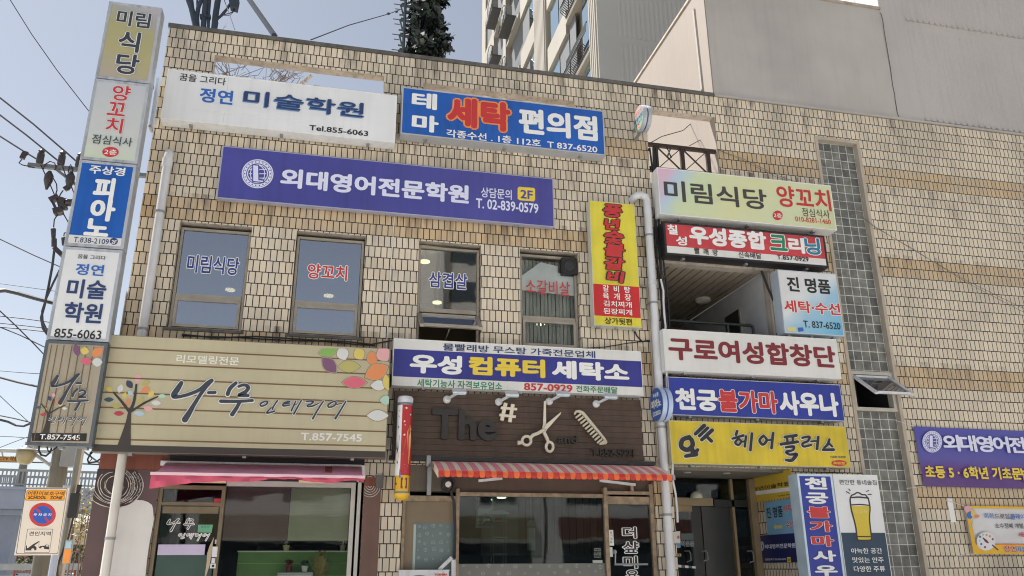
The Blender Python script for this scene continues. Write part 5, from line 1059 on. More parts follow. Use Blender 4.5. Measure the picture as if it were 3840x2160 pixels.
def potted(reg, x, y, Y, h, crown, potm, leafm, label, cat='plant', sp=.05, n=60):
    p = pt(reg, x, y, Y); t_ = thing('potted_plant', label, cat, p)
    MB().use(potm).lathe(p, [(.028, 0), (.04, .06), (.042, .065)], 16).build('pot', t_, smooth=True)
    b_ = MB().use(leafm); rnd = random.Random(int(x))
    for k in range(n):
        d_ = Vector((rnd.gauss(0, 1), rnd.gauss(0, 1), rnd.gauss(.5, .8))).normalized(); c = p+Vector((0, 0, .065+h*.5))+Vector((d_.x*sp, d_.y*sp, d_.z*h*.5))*rnd.uniform(.5, 1); s_ = .014; u_ = d_.orthogonal().normalized(); v_ = d_.cross(u_)
        b_.add([c-u_*s_, c+v_*s_*.6, c+u_*s_+d_*.01, c-v_*s_*.6], [(0, 1, 2, 3)])
    b_.tube([p+Vector((0, 0, .06)), p+Vector((0, 0, .065+h*.5))], .006, 5); b_.build('leaves', t_)
potted('M', 550, 1400, .36, .07, .05, M_MAROON, mat('red_leaf', (110, 52, 44), .6), 'small dark red pot plant on the white box inside the left shop window')
potted('M', 730, 1400, .36, .06, .05, M_PW, mat('dark_leaf', (48, 84, 52), .6), 'small dark green pot plant in a white pot inside the left shop window')
potted('M', 520, 1165, .46, .05, .04, mat('pale_pot', (186, 180, 130), .6), mat('pale_leaf', (150, 160, 120), .6), 'pale pot with a thin sprout on the partition top', sp=.02, n=14)
potted('M', 1160, 1160, .46, .10, .05, mat('grey_pot', (170, 160, 140), .6), mat('white_flower', (206, 206, 196), .6), 'white flowers in a grey pot at the right end of the partition top', sp=.05)
p0_, p1_ = pt('M', 428, 1412, .36), pt('M', 824, 1412, .36)
b = MB().use(M_PW).box((p0_.x, .30, .11), (p1_.x, .44, p0_.z)).use(mat('box_line', (170, 170, 176), .5)).box((p0_.x-.005, .295, p0_.z-.02), (p1_.x+.005, .445, p0_.z-.012)).build('display_box', None); tag(b, 'plain white display box with two pot plants on top behind the shop window', 'box')
p = pt('M', 900, 1440, .34); b = MB().use(mat('dried_grass', (176, 160, 96), .8, 0, .2, 12)); rnd = random.Random(5)
for k in range(90):
    a_ = rnd.uniform(0, 2*pi); q = p+Vector((rnd.gauss(0, .02), rnd.gauss(0, .015), -.05)); e = p+Vector((rnd.gauss(0, .045), rnd.gauss(0, .03), rnd.uniform(.08, .24))); b.bar(q, e, .007, .004)
b.use(mat('dried_bloom', (176, 116, 84), .8)); 
for k in range(14): e = p+Vector((rnd.gauss(0, .03), rnd.gauss(0, .02), rnd.uniform(.2, .27))); b.lathe(e, [(.0, 0), (.014, .01), (.0, .02)], 6)
b = tag(b.build('dried_bouquet', None), 'tall bunch of dried yellow grasses behind the shop window', 'dried plant')
# ------------------------------------------------------------------ awnings
def yline(reg, x, y, X):      # where the sight line meets the plane x = X
    return ptX(reg, x, y, X)
M_AWP = mat('awning_pink', (255, 166, 188), .7, 0, .07, 2.5, streak=.08); M_AWV = mat('awning_rose', (190, 78, 102), .7, 0, .08, 4)
bl_ = pt('L', 805, 168, .0); fl_ = ptX('L', 690, 300, bl_.x+.005); brp = pt('M', 1385, 192, .0); fr_ = ptX('M', 1412, 300, brp.x)
yf = (fl_.y+fr_.y)/2; yf = -.78; zf = (pt('L', 690, 300, yf).z+pt('M', 1412, 305, yf).z)/2; zbk = (bl_.z+brp.z)/2; ax0, ax1 = pt('L', 690, 300, yf).x, pt('M', 1405, 300, yf).x
aw = thing('awning', 'plain faded pink roll-out awning over the left shop', 'awning', ((ax0+ax1)/2, -.02, zf-.15))
b = MB().use(M_AWP); nx = 24; vs = []
for j in range(7):
    for i in range(nx+1):
        k = j/6; vs.append((ax0+(ax1-ax0)*i/nx, -.03+(yf+.03)*k, zbk+(zf-zbk)*k-.03*sin(pi*k)+.006*sin(i*1.3)*sin(pi*k)))
b.add(vs, [(j*(nx+1)+i, (j+1)*(nx+1)+i, (j+1)*(nx+1)+i+1, j*(nx+1)+i+1) for j in range(6) for i in range(nx)]); b.build('canopy', aw, smooth=True)
MB().use(mat('rust_stain', (166, 84, 66), .8)).add([(ax1-.42, -.03+(yf+.03)*k, zbk+(zf-zbk)*k-.03*sin(pi*k)+.009) for k in (.15, .5)]+[(ax1-.34, -.03+(yf+.03)*k, zbk+(zf-zbk)*k-.03*sin(pi*k)+.009) for k in (.55, .12)], [(0, 1, 2, 3)]).build('patch', aw)
b = MB().use(M_AWV); vs = []; xs2 = [ax0+(ax1-ax0)*i/60 for i in range(61)]
keys = [(0, 130), (.17, 75), (.32, 52), (.45, 52), (.55, 22), (.66, 18), (.76, 45), (.84, 52), (.92, 25), (.97, 20), (1, 45)]
def kv(f):
    for (a0_, v0_), (a1_, v1_) in zip(keys, keys[1:]):
        if f <= a1_: return v0_+(v1_-v0_)*(f-a0_)/(a1_-a0_)
    return 40
px2m = .00108
for i, x_ in enumerate(xs2): f = i/60; dpt = kv(f)*px2m; w_ = .02*sin(i*.9)+.012*sin(i*2.1); vs += [(x_, yf-.022, zf-.02), (x_, yf-.03-.015*sin(i*.7), zf-.02-dpt*.5), (x_, yf-.02+w_, zf-.022-dpt)]
b.add(vs, [(3*i+j, 3*i+j+1, 3*i+4+j, 3*i+3+j) for i in range(60) for j in range(2)]); b.build('valance', aw, smooth=True)
MB().use(mat('bar_pink', (226, 190, 196), .5)).bar((ax0-.01, yf-.012, zf-.008), (ax1+.012, yf-.012, zf-.008), .022, .03).build('front_bar', aw)
b = MB().use(M_ALU)
for x_ in (ax0+.1, ax1-.06): b.bar((x_, -.02, zbk-.09), (x_, yf+.02, zf-.04), .025)
b.use(M_PVC).box((ax1+.0, -.06, zbk-.16), (ax1+.045, .03, zbk+.0)).bar((-1.775, -.045, zbk-.02), (ax1, -.045, zbk-.02), .05); b.build('arm', aw)
b = MB().use(mat('strip_lamp_cream', (208, 190, 150), .5)).box((pt('L', 1075, 380, -.1).x, -.13, pt('L', 1075, 388, -.1).z), (pt('L', 1535, 380, -.1).x, -.05, pt('L', 1300, 370, -.1).z)).box((pt('M', 665, 385, -.1).x, -.13, pt('M', 665, 395, -.1).z), (pt('M', 1050, 385, -.1).x, -.05, pt('M', 800, 368, -.1).z)); b.build('strip_lamp', aw)
# striped awning
bl_ = pt('N', 548, 158, -.06); br_ = pt('O', 1262, 146, -.06); zbk = (bl_.z+br_.z)/2
q0 = ptX('N', 628, 232, bl_.x); q1 = ptX('O', 1500, 268, br_.x); yf = (q0.y+q1.y)/2; yf = max(-.8, min(-.35, yf))
zf = (pt('N', 628, 235, yf).z+pt('O', 1500, 270, yf).z)/2; ax0, ax1 = bl_.x-.01, br_.x+.01
aw = thing('awning', 'striped awning in pink and cream with a red and orange valance over the hair salon', 'awning', ((ax0+ax1)/2, -.02, zf-.15))
SC = [mat('stripe_rose', (238, 140, 150), .7, 0, .05), mat('stripe_cream', (252, 216, 190), .7, 0, .05)]; SV = [mat('valance_red', (186, 52, 44), .7, 0, .06), mat('valance_orange', (220, 100, 52), .7, 0, .06)]
ns = 42; b = MB(); vb = MB()
for i in range(ns):
    xa, xb = ax0+(ax1-ax0)*i/ns, ax0+(ax1-ax0)*(i+1)/ns; vs = []
    for j in range(9):
        k = j/8; y_ = -.06+(yf+.06)*k; z_ = zbk+(zf-zbk)*(k**1.5); vs += [(xa+.0015, y_, z_), (xb-.0015, y_, z_)]
    b.use(SC[i % 2]).add(vs, [(2*j, 2*j+2, 2*j+3, 2*j+1) for j in range(8)])
    b.use(mat('seam_plum', (120, 60, 66), .8)).add([(x_, y_, z_-.001) for (x_, y_, z_) in [(xb-.003, -.06+(yf+.06)*j/8, zbk+(zf-zbk)*((j/8)**1.5)) for j in range(9)]]+[(xb+.003, -.06+(yf+.06)*j/8, zbk+(zf-zbk)*((j/8)**1.5)-.001) for j in range(8, -1, -1)], [(j, j+1, 16-j, 17-j) for j in range(8)])
    w0, w1 = .012*sin(i*1.1), .012*sin((i+1)*1.1); dep = .07
    vs = [(xa+.001, yf-.006, zf), (xb-.001, yf-.006, zf), (xb-.001, yf-.012+w1, zf-dep*.6), (xa+.001, yf-.012+w0, zf-dep*.6), (xb-.006, yf-.006+w1, zf-dep), ((xa+xb)/2, yf-.006+(w0+w1)/2, zf-dep*1.07), (xa+.006, yf-.006+w0, zf-dep)]
    vb.use(SV[i % 2]).add(vs, [(0, 3, 2, 1), (3, 6, 5, 4, 2)])
b.build('canopy', aw, smooth=True); vb.build('valance', aw)
b = MB().use(SV[0]); n9 = 8
for x_, s_ in ((ax0, 1), (ax1, -1)):
    b.use(SC[1] if s_ > 0 else SV[1]).add([(x_, -.06+(yf+.06)*j/8, zbk+(zf-zbk)*((j/8)**1.5)) for j in range(9)]+[(x_, yf, zf-.09), (x_, -.06, zbk-.06)], [tuple(range(11))])
b.build('side_flap', aw)
b = MB().use(M_STEEL); z_ = pt('N', 500, 215, -.1).z
b.box((ax0-.07, -.14, zbk-.06), (ax0-.02, -.02, zbk+.06)).box((ax1+.005, yf+.0, zf-.06), (ax1+.04, yf+.05, zf+.0)).bar((ax0-.045, -.09, zbk-.05), (ax0+.03, -.3, zbk-.09), .04).bar((ax0+.02, -.3, zbk-.10), (ax0+.03, yf+.06, zf-.05), .035).bar((ax0-.02, -.03, zbk-.05), (ax0-.02, -.03, 2.42), .05, .04)
b.bar((ax0-.05, -.075, zbk+.04), (ax1+.02, -.075, zbk+.04), .05); b.build('arm', aw)
b = MB().use(M_PVC); b.bar(pt('N', 1070, 372, -.22), pt('N', 1335, 345, -.22), .045, .03).bar(pt('O', 660, 322, -.22), pt('O', 1075, 372, -.22), .045, .03); b.build('strip_lamp', aw)
# ------------------------------------------------------------------ hair salon front
M_OLD = mat('old_bronze_frame', (148, 130, 108), .5, .25, .28, 14)
xA, xB, xC, xD = .965, pt('N', 828, 900, .05).x, pt('O', 735, 900, .05).x, 4.16
zT = pt('N', 900, 520, .05).z; zL = pt('N', 500, 575, .05).z; zD = pt('O', 1000, 560, .05).z
b = MB().use(M_OLD); b.box((xA, .03, .11), (xA+.035, .12, zT-.03)).box((xB-.02, .02, .11), (xB+.02, .13, zT+.06)).box((xC-.025, .02, .11), (xC+.025, .13, zT+.10)).box((xD-.05, .03, .11), (xD, .12, 2.6)).box((xA+.036, .035, zL-.03), (xB-.021, .12, zL+.035)).box((xB+.021, .03, zT-.025), (xC-.026, .12, zT+.02)).box((xC+.026, .03, zD+.075), (xD-.051, .12, zD+.115)).box((xC+.026, .04, zD-.045), (xD-.051, .11, zD+.05)).box((3.86, .03, zD+.116), (3.90, .12, 2.6)); hs_ = b.build('salon_front', bld, split=False)
MB().use(mat('umber_panel', (82, 66, 56), .6, 0, .12, 4, streak=.15)).box((xA, .10, zT+.021), (xD, .14, 2.92)).build('transom_panel', hs_)
MB().use(mat('umber_panel_left', (96, 86, 74), .6, 0, .12, 4, streak=.15)).box((xA+.001, .02, zL+.09), (xB-.15, .0995, 2.86)).build('transom_panel', hs_)
g = MB().use(M_GLASSD).box((xB+.021, .074, .2), (xC-.026, .08, zT-.026)).box((xC+.03, .074, .2), (xD-.055, .08, zD-.046)); g.build('pane', hs_)
M_FILM = mat('taupe_film', (122, 106, 84), .5, 0, .08, 3)
xf, zf2 = pt('N', 335, 900, .07).x, pt('N', 500, 845, .07).z
MB().use(M_FILM).box((xA+.036, .074, .2), (xf, .08, zL-.031)).box((xf, .074, zf2), (xB-.021, .08, zL-.031)).build('film', hs_)
M_FROST = mat('frosted_pattern', (96, 112, 112), .35, 0, .08, 3)
MB().use(M_FROST).box((xf+.001, .0745, .2), (xB-.021, .08, zf2-.001)).use(mat('frost_edge', (160, 178, 176), .4)).box((xf+.001, .072, .3), (xf+.03, .0744, zf2-.02)).build('frosted_pane', hs_)
zfr = pt('N', 1300, 1310, .07).z
MB().use(mat('frost_grey', (110, 112, 106), .4, 0, .1, 4)).box((xB+.022, .066, .2), (xC-.027, .0735, zfr)).build('frosted_pane', hs_)
a = Art(PL('Y', .0655)); M_FLW = mat('frost_flower', (164, 172, 166), .5, 0, .02); rnd = random.Random(9)
def flower(reg, x, y, s_):
    for k in range(8): an = pi*k/8*2; a.ell(reg, x+s_*cos(an), y+s_*sin(an), s_*.28, s_*.2, M_FLW, math.degrees(an), 6)
    a.ell(reg, x, y, s_*.25, s_*.25, M_FLW, n=6)
for k in range(12): flower('N', 900+k*75+rnd.uniform(-20, 20), 1335+(k % 2)*75+rnd.uniform(-12, 12), rnd.choice((12, 16, 20)))
for k in range(9): flower('O', 60+k*75+rnd.uniform(-20, 20), 1340+(k % 2)*60+rnd.uniform(-12, 12), rnd.choice((12, 16, 20)))
a.build('flower_film', hs_)
a = Art(PL('Y', .073))
for k in range(24): flower('N', 390+(k % 5)*82+rnd.uniform(-15, 15), 890+(k//5)*90+rnd.uniform(-15, 15), rnd.choice((9, 14, 18)))
a.build('flower_film', hs_)
a = Art(PL('Y', .073))
for ch, x0_, y0_, x1_, y1_ in (('더', 930, 1002, 1085, 872), ('샾', 932, 1180, 1112, 1040), ('미', 940, 1360, 1095, 1215), ('용', 962, 1530, 1112, 1378)): a.text(ch, ('O', x0_, y0_), ('O', x1_, y1_), M_BLACK, .02, M_PW, .05)
a.build('lettering', hs_)
a = Art(PL('Y', .073)); a.poly([('O', 762, 905), ('O', 815, 905), ('O', 825, 1090), ('O', 772, 1090)], M_PW)
for i_, ch in enumerate('당기세요'): a.text(ch, ('O', 780, 950+i_*36), ('O', 806, 922+i_*36), M_BLACK, .015)
a.poly([('O', 772, 1110), ('O', 806, 1110), ('O', 812, 1222), ('O', 778, 1222)], M_PW); a.build('sticker', hs_)
a = Art(PL('Y', .073)); 
for s_, y_ in (('OPEN', 1128), ('AM 10:00', 1150), ('CLOSE', 1178), ('PM 8:00', 1200), ('매주 화요일 휴무', 1226)): a.text(s_, ('O', 590, y_+8), ('O', 672, y_-8), M_FLW, .01)
a.poly([('O', 572, 1262), ('O', 690, 1262), ('O', 688, 1296), ('O', 575, 1294)], M_FLW); a.build('opening_hours', hs_)
b = MB().use(M_STEEL); p = pt('O', 850, 1163, .02); q = pt('O', 860, 1312, -.02); e = pt('O', 1225, 1312, -.02); b.tube([p, (p.x-.02, -.02, p.z), (q.x-.02, -.02, q.z)], .009, 8).tube([q-Vector((.03, 0, 0)), (e.x, q.y, q.z)], [.013, .013], 8).lathe((p.x, .072, p.z), [(.03, 0), (.02, .03)], 14, (0, -1, 0)); b.build('handle', hs_, smooth=True)
# the salon inside
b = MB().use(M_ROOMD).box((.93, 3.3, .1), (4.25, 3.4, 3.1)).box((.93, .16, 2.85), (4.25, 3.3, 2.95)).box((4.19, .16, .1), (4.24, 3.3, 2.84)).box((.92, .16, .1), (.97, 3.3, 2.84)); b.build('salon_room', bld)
b = MB().use(mat('salon_curtain', (118, 108, 98), .8))
x_ = pt('N', 1600, 700, 1.0).x; n_ = 26
for k in range(n_): b.bar((x_+k*.052, 1.3+.02*(k % 2), 1.55), (x_+k*.052, 1.3+.02*(k % 2), 2.84), .045, .012)
b.use(mat('salon_wall', (134, 130, 120), .8)).box((x_-.55, 1.28, 1.7), (x_-.03, 1.3, 2.84)).use(mat('salon_dark', (44, 48, 48), .6)).box((x_-.55, 1.18, .2), (xD-.1, 1.27, 1.75)); b.build('salon_curtain', bld)
p = pt('N', 1330, 570, .9); b = MB().use(mat('salon_lamp', (255, 244, 226), .4, 0, 0, emit=5)).lathe((p.x, .9, p.z), [(0, 0), (.06, .005), (.06, .02)], 18).use(M_ROOMD).bar((p.x, .9, p.z+.02), (p.x, .9, 2.85), .014); b.build('salon_lamp', bld)
def stuff_thing(name, label, cat, reg, x, y, Y, fn):
    p_ = pt(reg, x, y, Y); t_ = thing(name, label, cat, p_); fn(p_, t_); return t_
def mirror(p_, t_):
    MB().use(mat('mirror_frame', (150, 156, 152), .4)).prism([p_+Vector((.12*cos(an), 0, .43+.12*sin(an))) for an in [pi*k/10 for k in range(11)]]+[p_+Vector((-.12, 0, 0)), p_+Vector((.12, 0, 0))], (0, .03, 0)).build('frame', t_)
    MB().use(mat('mirror_glass', (150, 158, 158), .08, .9, 0)).prism([p_+Vector((.1*cos(an), -.004, .42+.1*sin(an))) for an in [pi*k/10 for k in range(11)]]+[p_+Vector((-.1, -.004, .03)), p_+Vector((.1, -.004, .03))], (0, .003, 0)).build('glass', t_)
stuff_thing('wall_mirror', 'arched pale mirror seen through the salon window', 'mirror', 'N', 1140, 905, 1.1, mirror)
def trolley(p_, t_):
    b_ = MB().use(mat('trolley_grey', (150, 146, 138), .4, .2))
    for dx in (-.08, .08):
        for dy in (-.08, .08): b_.bar((p_.x+dx, p_.y+dy, .15), (p_.x+dx, p_.y+dy, p_.z+.5), .015)
    b_.build('frame', t_)
    for k, zz_ in enumerate((.0, .2, .4)): MB().use(mat('tray_grey', (170, 168, 160), .4)).box((p_.x-.1, p_.y-.1, p_.z+zz_), (p_.x+.1, p_.y+.1, p_.z+zz_+.02)).build('tray', t_)
    MB().use(M_RED).box((p_.x-.04, p_.y-.03, p_.z+.421), (p_.x+.03, p_.y+.03, p_.z+.45)).use(M_PW).prism([(p_.x-.14, p_.y-.1, p_.z+.5), (p_.x+.14, p_.y-.1, p_.z+.5), (p_.x+.06, p_.y-.1, p_.z+.55), (p_.x-.05, p_.y-.1, p_.z+.55)], (0, .2, 0)).build('top', t_)
stuff_thing('salon_trolley', 'grey salon trolley of trays standing behind the wide window', 'trolley', 'N', 1295, 1210, .7, trolley)
def dryer(p_, t_):
    MB().use(mat('dryer_white', (190, 192, 188), .4)).box((p_.x-.045, p_.y-.04, p_.z-.28), (p_.x+.045, p_.y+.04, p_.z)).build('body', t_); MB().use(mat('dryer_head', (170, 172, 170), .4)).lathe(p_, [(.03, 0), (.06, .03), (.05, .08), (.02, .1)], 16).use(M_STEEL).bar(p_+Vector((0, 0, .1)), (p_.x, p_.y, 2.85), .012).build('hood', t_, smooth=True)
stuff_thing('hair_dryer', 'white hanging hair dryer in front of the brown salon curtain', 'hair dryer', 'N', 1665, 905, .8, dryer)
def chair(p_, t_):
    MB().use(mat('orange_vinyl', (196, 122, 84), .4, 0, .08)).lathe(p_+Vector((0, 0, -.18)), [(.10, 0), (.125, .08), (.11, .15), (.05, .19)], 24).build('headrest', t_, smooth=True)
    MB().use(mat('chair_black', (44, 40, 40), .5)).box((p_.x-.2, p_.y-.05, .5), (p_.x+.2, p_.y+.06, p_.z-.181)).build('backrest', t_); MB().use(mat('orange_vinyl', (196, 122, 84))).box((p_.x-.22, p_.y-.4, .45), (p_.x+.22, p_.y-.051, .55)).build('seat', t_); MB().use(M_STEEL).lathe((p_.x, p_.y-.2, .11), [(.2, 0), (.2, .03), (.04, .05), (.04, .34)], 20).build('base', t_)
stuff_thing('salon_chair', 'salon chair with a round orange headrest at the foot of the window', 'chair', 'N', 1500, 1360, .35, chair)
# air conditioner outside
p0_, p1_ = pt('N', 172, 1372, -.12), pt('N', 735, 1386, -.12)
t = thing('outdoor_unit', 'white outdoor air-conditioner unit in front of the frosted salon pane', 'air conditioner', ((p0_.x+p1_.x)/2, -.1, .6))
x0_, x1_, z1_ = p0_.x, p1_.x, (p0_.z+p1_.z)/2
MB().use(M_PVC).box((x0_, -.12, .95), (x1_, .0, z1_-.012)).box((x0_-.006, -.13, z1_-.012), (x1_+.006, .005, z1_)).build('case', t)
cg = Vector((x0_+(x1_-x0_)*.40, -.121, z1_-.31)); b = MB().use(M_DARK).lathe(cg, [(.25, 0), (.25, .002)], 40, (0, -1, 0)).use(mat('grille', (120, 120, 116), .5))
for rr in (.06, .1, .14, .18, .22, .25): b.tube([cg+Vector((rr*cos(2*pi*k/36), -.012, rr*sin(2*pi*k/36))) for k in range(37)], .004, 5)
for k in range(8): b.bar(cg+Vector((.03*cos(pi*k/4), -.012, .03*sin(pi*k/4))), cg+Vector((.25*cos(pi*k/4), -.012, .25*sin(pi*k/4))), .006)
b.build('fan_grille', t)
a = Art(PL('Y', -.1202)); a.text('TOSHIBA', ('N', 568, 1446), ('N', 718, 1420), M_RED, .05); a.build('lettering', t)
b = MB().use(M_STEEL); 
for x_ in (x0_+.1, x1_-.1): b.box((x_-.02, -.12, .11), (x_+.02, -.08, .949)).box((x_-.02, -.04, .11), (x_+.02, .0, .949))
b.build('stand', t)
b = MB().use(M_PVC); b.bar(pt('N', 620, 1380, -.05), pt('N', 765, 1240, -.05), .055, .04).bar(pt('N', 785, 1265, -.05), pt('N', 785, 1449, -.05), .05, .04); tag(b.build('pipe_cover', None), 'angled white pipe cover leaving the top of the outdoor unit', 'pipe cover')
b = MB().use(M_DARK); c = pt('N', 722, 415, -.08); b.tube([c+Vector((.075*cos(.6*k), .004*k-.03, .085*sin(.6*k))) for k in range(26)], .012, 6).tube([c+Vector((.04, .02, -.06)), pt('N', 765, 520, -.05), pt('N', 790, 600, -.02), pt('N', 805, 900, .0), pt('N', 800, 1250, .0)], .016, 8)
b.use(M_WARM).lathe(c+Vector((0, -.02, 0)), [(.035, 0), (.035, .02)], 18, (0, -1, 0)); b.use(M_DARK).bar(c, (c.x, .1, c.z), .02); tag(b.build('cable_coil', None, smooth=True), 'black coil of cable hanging under the left end of the striped awning', 'cable')
# ------------------------------------------------------------------ entrance on the right
YD = 1.0
b = MB().use(mat('entrance_bronze', (142, 124, 96), .5, .2, .1)); zt = pt('Q', 300, 528, YD).z
xq = [pt('Q', x, 900, YD).x for x in (45, 385, 530, 905, 1130)]
b.box((4.43, YD-.03, zt-.06), (5.45, YD+.05, zt+.05)).box((xq[3]-.02, YD-.03, .11), (xq[3]+.02, YD+.05, 2.79)).box((6.02, YD-.06, .11), (6.12, YD+.05, 2.79)).box((4.43, YD-.02, zt-.14), (pt('Q', 370, 600, YD).x, YD+.02, zt-.062)); en = b.build('entrance_door', bld, split=False)
b = MB().use(mat('door_stile', (30, 32, 32), .4)).box((xq[1], YD+.06, .11), (xq[2], YD+.1, zt-.06)).box((5.47, YD-.03, zt-.07), (5.98, YD+.05, zt+.03)); b.build('stile', en)
MB().use(M_GLASSD).box((4.44, YD+.01, .12), (xq[1]-.002, YD+.016, zt-.061)).box((xq[3]+.021, YD+.01, .12), (6.019, YD+.016, zt-.09)).box((4.44, YD+.01, zt+.051), (6.019, YD+.016, 2.78)).build('pane', en)
MB().use(mat('smoked_panel', (46, 48, 46), .25, 0, .06)).box((xq[2]+.003, YD+.04, .12), (xq[3]-.021, YD+.05, zt-.061)).build('smoked_panel', en)
b = MB().use(M_STEEL)
for x_, ya, yb in ((350, 1140, 1275), (560, 1140, 1265), (1125, 1140, 1282)): p, q = pt('Q', x_, ya, YD-.06), pt('Q', x_+12, yb, YD-.06); b.tube([(p.x-.05, YD, p.z), (p.x-.01, YD-.06, p.z), (p.x+.01, YD-.06, p.z-.03), (p.x+.01, YD-.06, q.z+.02), (p.x-.04, YD-.03, q.z)], .009, 8)
b.build('handle', en, smooth=True)
a = Art(PL('Y', YD+.009)); a.poly([('Q', 120, 900), ('Q', 230, 896), ('Q', 236, 1095), ('Q', 135, 1098)], M_PW); a.poly([('Q', 130, 1010), ('Q', 160, 1030), ('Q', 195, 1042), ('Q', 233, 1045), ('Q', 236, 1090), ('Q', 135, 1092)], mat('poster_sky', (92, 160, 206), .5)); a.ell('Q', 208, 970, 16, 22, mat('poster_rose', (214, 110, 120), .5)); a.ell('Q', 140, 918, 12, 18, mat('poster_rose', (214, 110, 120)));
a.text('학은문', ('Q', 245, 1085), ('Q', 400, 1015), M_INK, .02, mat('etched_white', (150, 160, 158), .5), .05); a.poly([('Q', 240, 925), ('Q', 390, 922), ('Q', 395, 1000), ('Q', 245, 1005)], mat('teal_film', (70, 86, 84), .4)); a.poly([('Q', 160, 1170), ('Q', 245, 1165), ('Q', 247, 1210), ('Q', 165, 1214)], M_BLACK); a.text('03', ('Q', 182, 1207), ('Q', 242, 1172), mat('olive_print', (170, 166, 84), .5), .04)
for k in range(6): a.poly([('Q', 158+k*44, 1305+k*4), ('Q', 200+k*44, 1309+k*4), ('Q', 202+k*44, 1342+k*3), ('Q', 160+k*44, 1338+k*3)], M_PW if k % 2 else mat('check_brown', (92, 82, 76), .5))
a.build('sticker', en)
b = MB().use(mat('entrance_soffit', (120, 112, 102), .8, 0, .1)).box((4.42, .151, 2.80), (6.13, 1.1, 2.9)).use(M_TILE).box((6.131, .151, 0), (6.3, 1.1, 2.799)).use(M_ROOM).box((4.32, .151, 0), (4.419, 4, 2.799)); b.build('entrance_reveal', bld)
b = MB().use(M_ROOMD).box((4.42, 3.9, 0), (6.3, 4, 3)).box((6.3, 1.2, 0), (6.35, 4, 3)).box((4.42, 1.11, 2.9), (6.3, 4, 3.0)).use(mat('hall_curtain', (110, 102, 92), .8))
for k in range(14): b.bar((4.5+k*.06, 1.9+.02*(k % 2), 1.0), (4.5+k*.06, 1.9+.02*(k % 2), 2.7), .05, .012)
b.build('entrance_hall', bld)
b = MB().use(mat('downlight_rim', (186, 182, 170), .4))
for x_, y_ in ((355, 120), (845, 130)): p = pt('Q', x_, y_, .25); b.lathe((p.x, .35, 2.785), [(.0, 0), (.05, .003), (.05, .0145)], 20)
b.build('downlight', bld)
p = pt('Q', 425, 490, YD-.05); b = MB().use(mat('globe_cream', (196, 196, 180), .3)).lathe((p.x, YD-.08, p.z), [(.09, 0), (.09, .02), (.075, .06), (.04, .09), (.0, .1)], 24); tag(b.build('globe_lamp', None, smooth=True), 'cream half-globe lamp on the ledge above the entrance door', 'lamp')
# notices on the entrance's side wall (it faces left)
def xsign(label, q, face, nm='notice_board'):
    pts = [ptX(*k_, 6.118) for k_ in q]; y0_, y1_ = (pts[1].y+pts[2].y)/2, (pts[0].y+pts[3].y)/2; z0_, z1_ = (pts[2].z+pts[3].z)/2, (pts[0].z+pts[1].z)/2
    t_ = thing(nm, label, 'notice', (6.13, (y0_+y1_)/2, z0_)); MB().use(face).box((6.118, y0_, z0_), (6.130, y1_, z1_)).build('board', t_); return t_, PL('X', 6.118)
t, pl = xsign('yellow notice with black letters on the entrance side wall', [('Q', 1100, 215), ('Q', 1600, 140), ('Q', 1622, 480), ('Q', 1130, 530)], mat('notice_yellow', (206, 176, 62), .45, 0, .06))
a = Art(pl); a.poly([('Q', 1130, 408), ('Q', 1595, 350), ('Q', 1600, 398), ('Q', 1135, 455)], M_PW); a.text('정연미술학원', ('Q', 1130, 410), ('Q', 1580, 275), M_BLACK, .02); a.text('Tel.855-6063', ('Q', 1435, 470), ('Q', 1603, 430), M_BLACK, .01); a.build('lettering', t)
t, pl = xsign('pale blue notice with an arrow on the entrance side wall, middle of three', [('Q', 1275, 535), ('Q', 1625, 495), ('Q', 1655, 920), ('Q', 1310, 938)], mat('notice_sky', (120, 168, 200), .45, 0, .12, 2))
a = Art(pl); a.text('진 명품', ('Q', 1308, 740), ('Q', 1492, 580), M_BLACK, .02); a.text('세탁', ('Q', 1525, 668), ('Q', 1615, 560), M_RED, .012, M_PW, .03); a.text('수선', ('Q', 1548, 870), ('Q', 1635, 755), M_RED, .012, M_PW, .03); a.poly([('Q', x, y) for x, y in ((1395, 845), (1418, 800), (1416, 824), (1502, 820), (1502, 862), (1418, 864), (1420, 885))], mat('straw_print', (206, 196, 130), .4)); a.build('lettering', t)
t, pl = xsign('navy notice with a round emblem on the entrance side wall, lowest of three', [('Q', 1175, 945), ('Q', 1670, 926), ('Q', 1705, 1290), ('Q', 1212, 1278)], mat('notice_navy', (26, 32, 84), .4, 0, .06))
a = Art(pl); emblem(a, 'Q', 1245, 1080, 26, 58, mat('notice_navy', (26, 32, 84)), M_PLAV); a.text('외대영어전문학원', ('Q', 1285, 1115), ('Q', 1658, 1040), M_PLAV, .025); a.text('상담문의 T.02-839-0579', ('Q', 1290, 1258), ('Q', 1545, 1225), M_PLAV, .012); a.poly([('Q', 1560, 1215), ('Q', 1606, 1216), ('Q', 1608, 1278), ('Q', 1563, 1277)], M_YEL); a.text('2F', ('Q', 1568, 1268), ('Q', 1603, 1232), M_BLACK, .02); a.build('lettering', t)
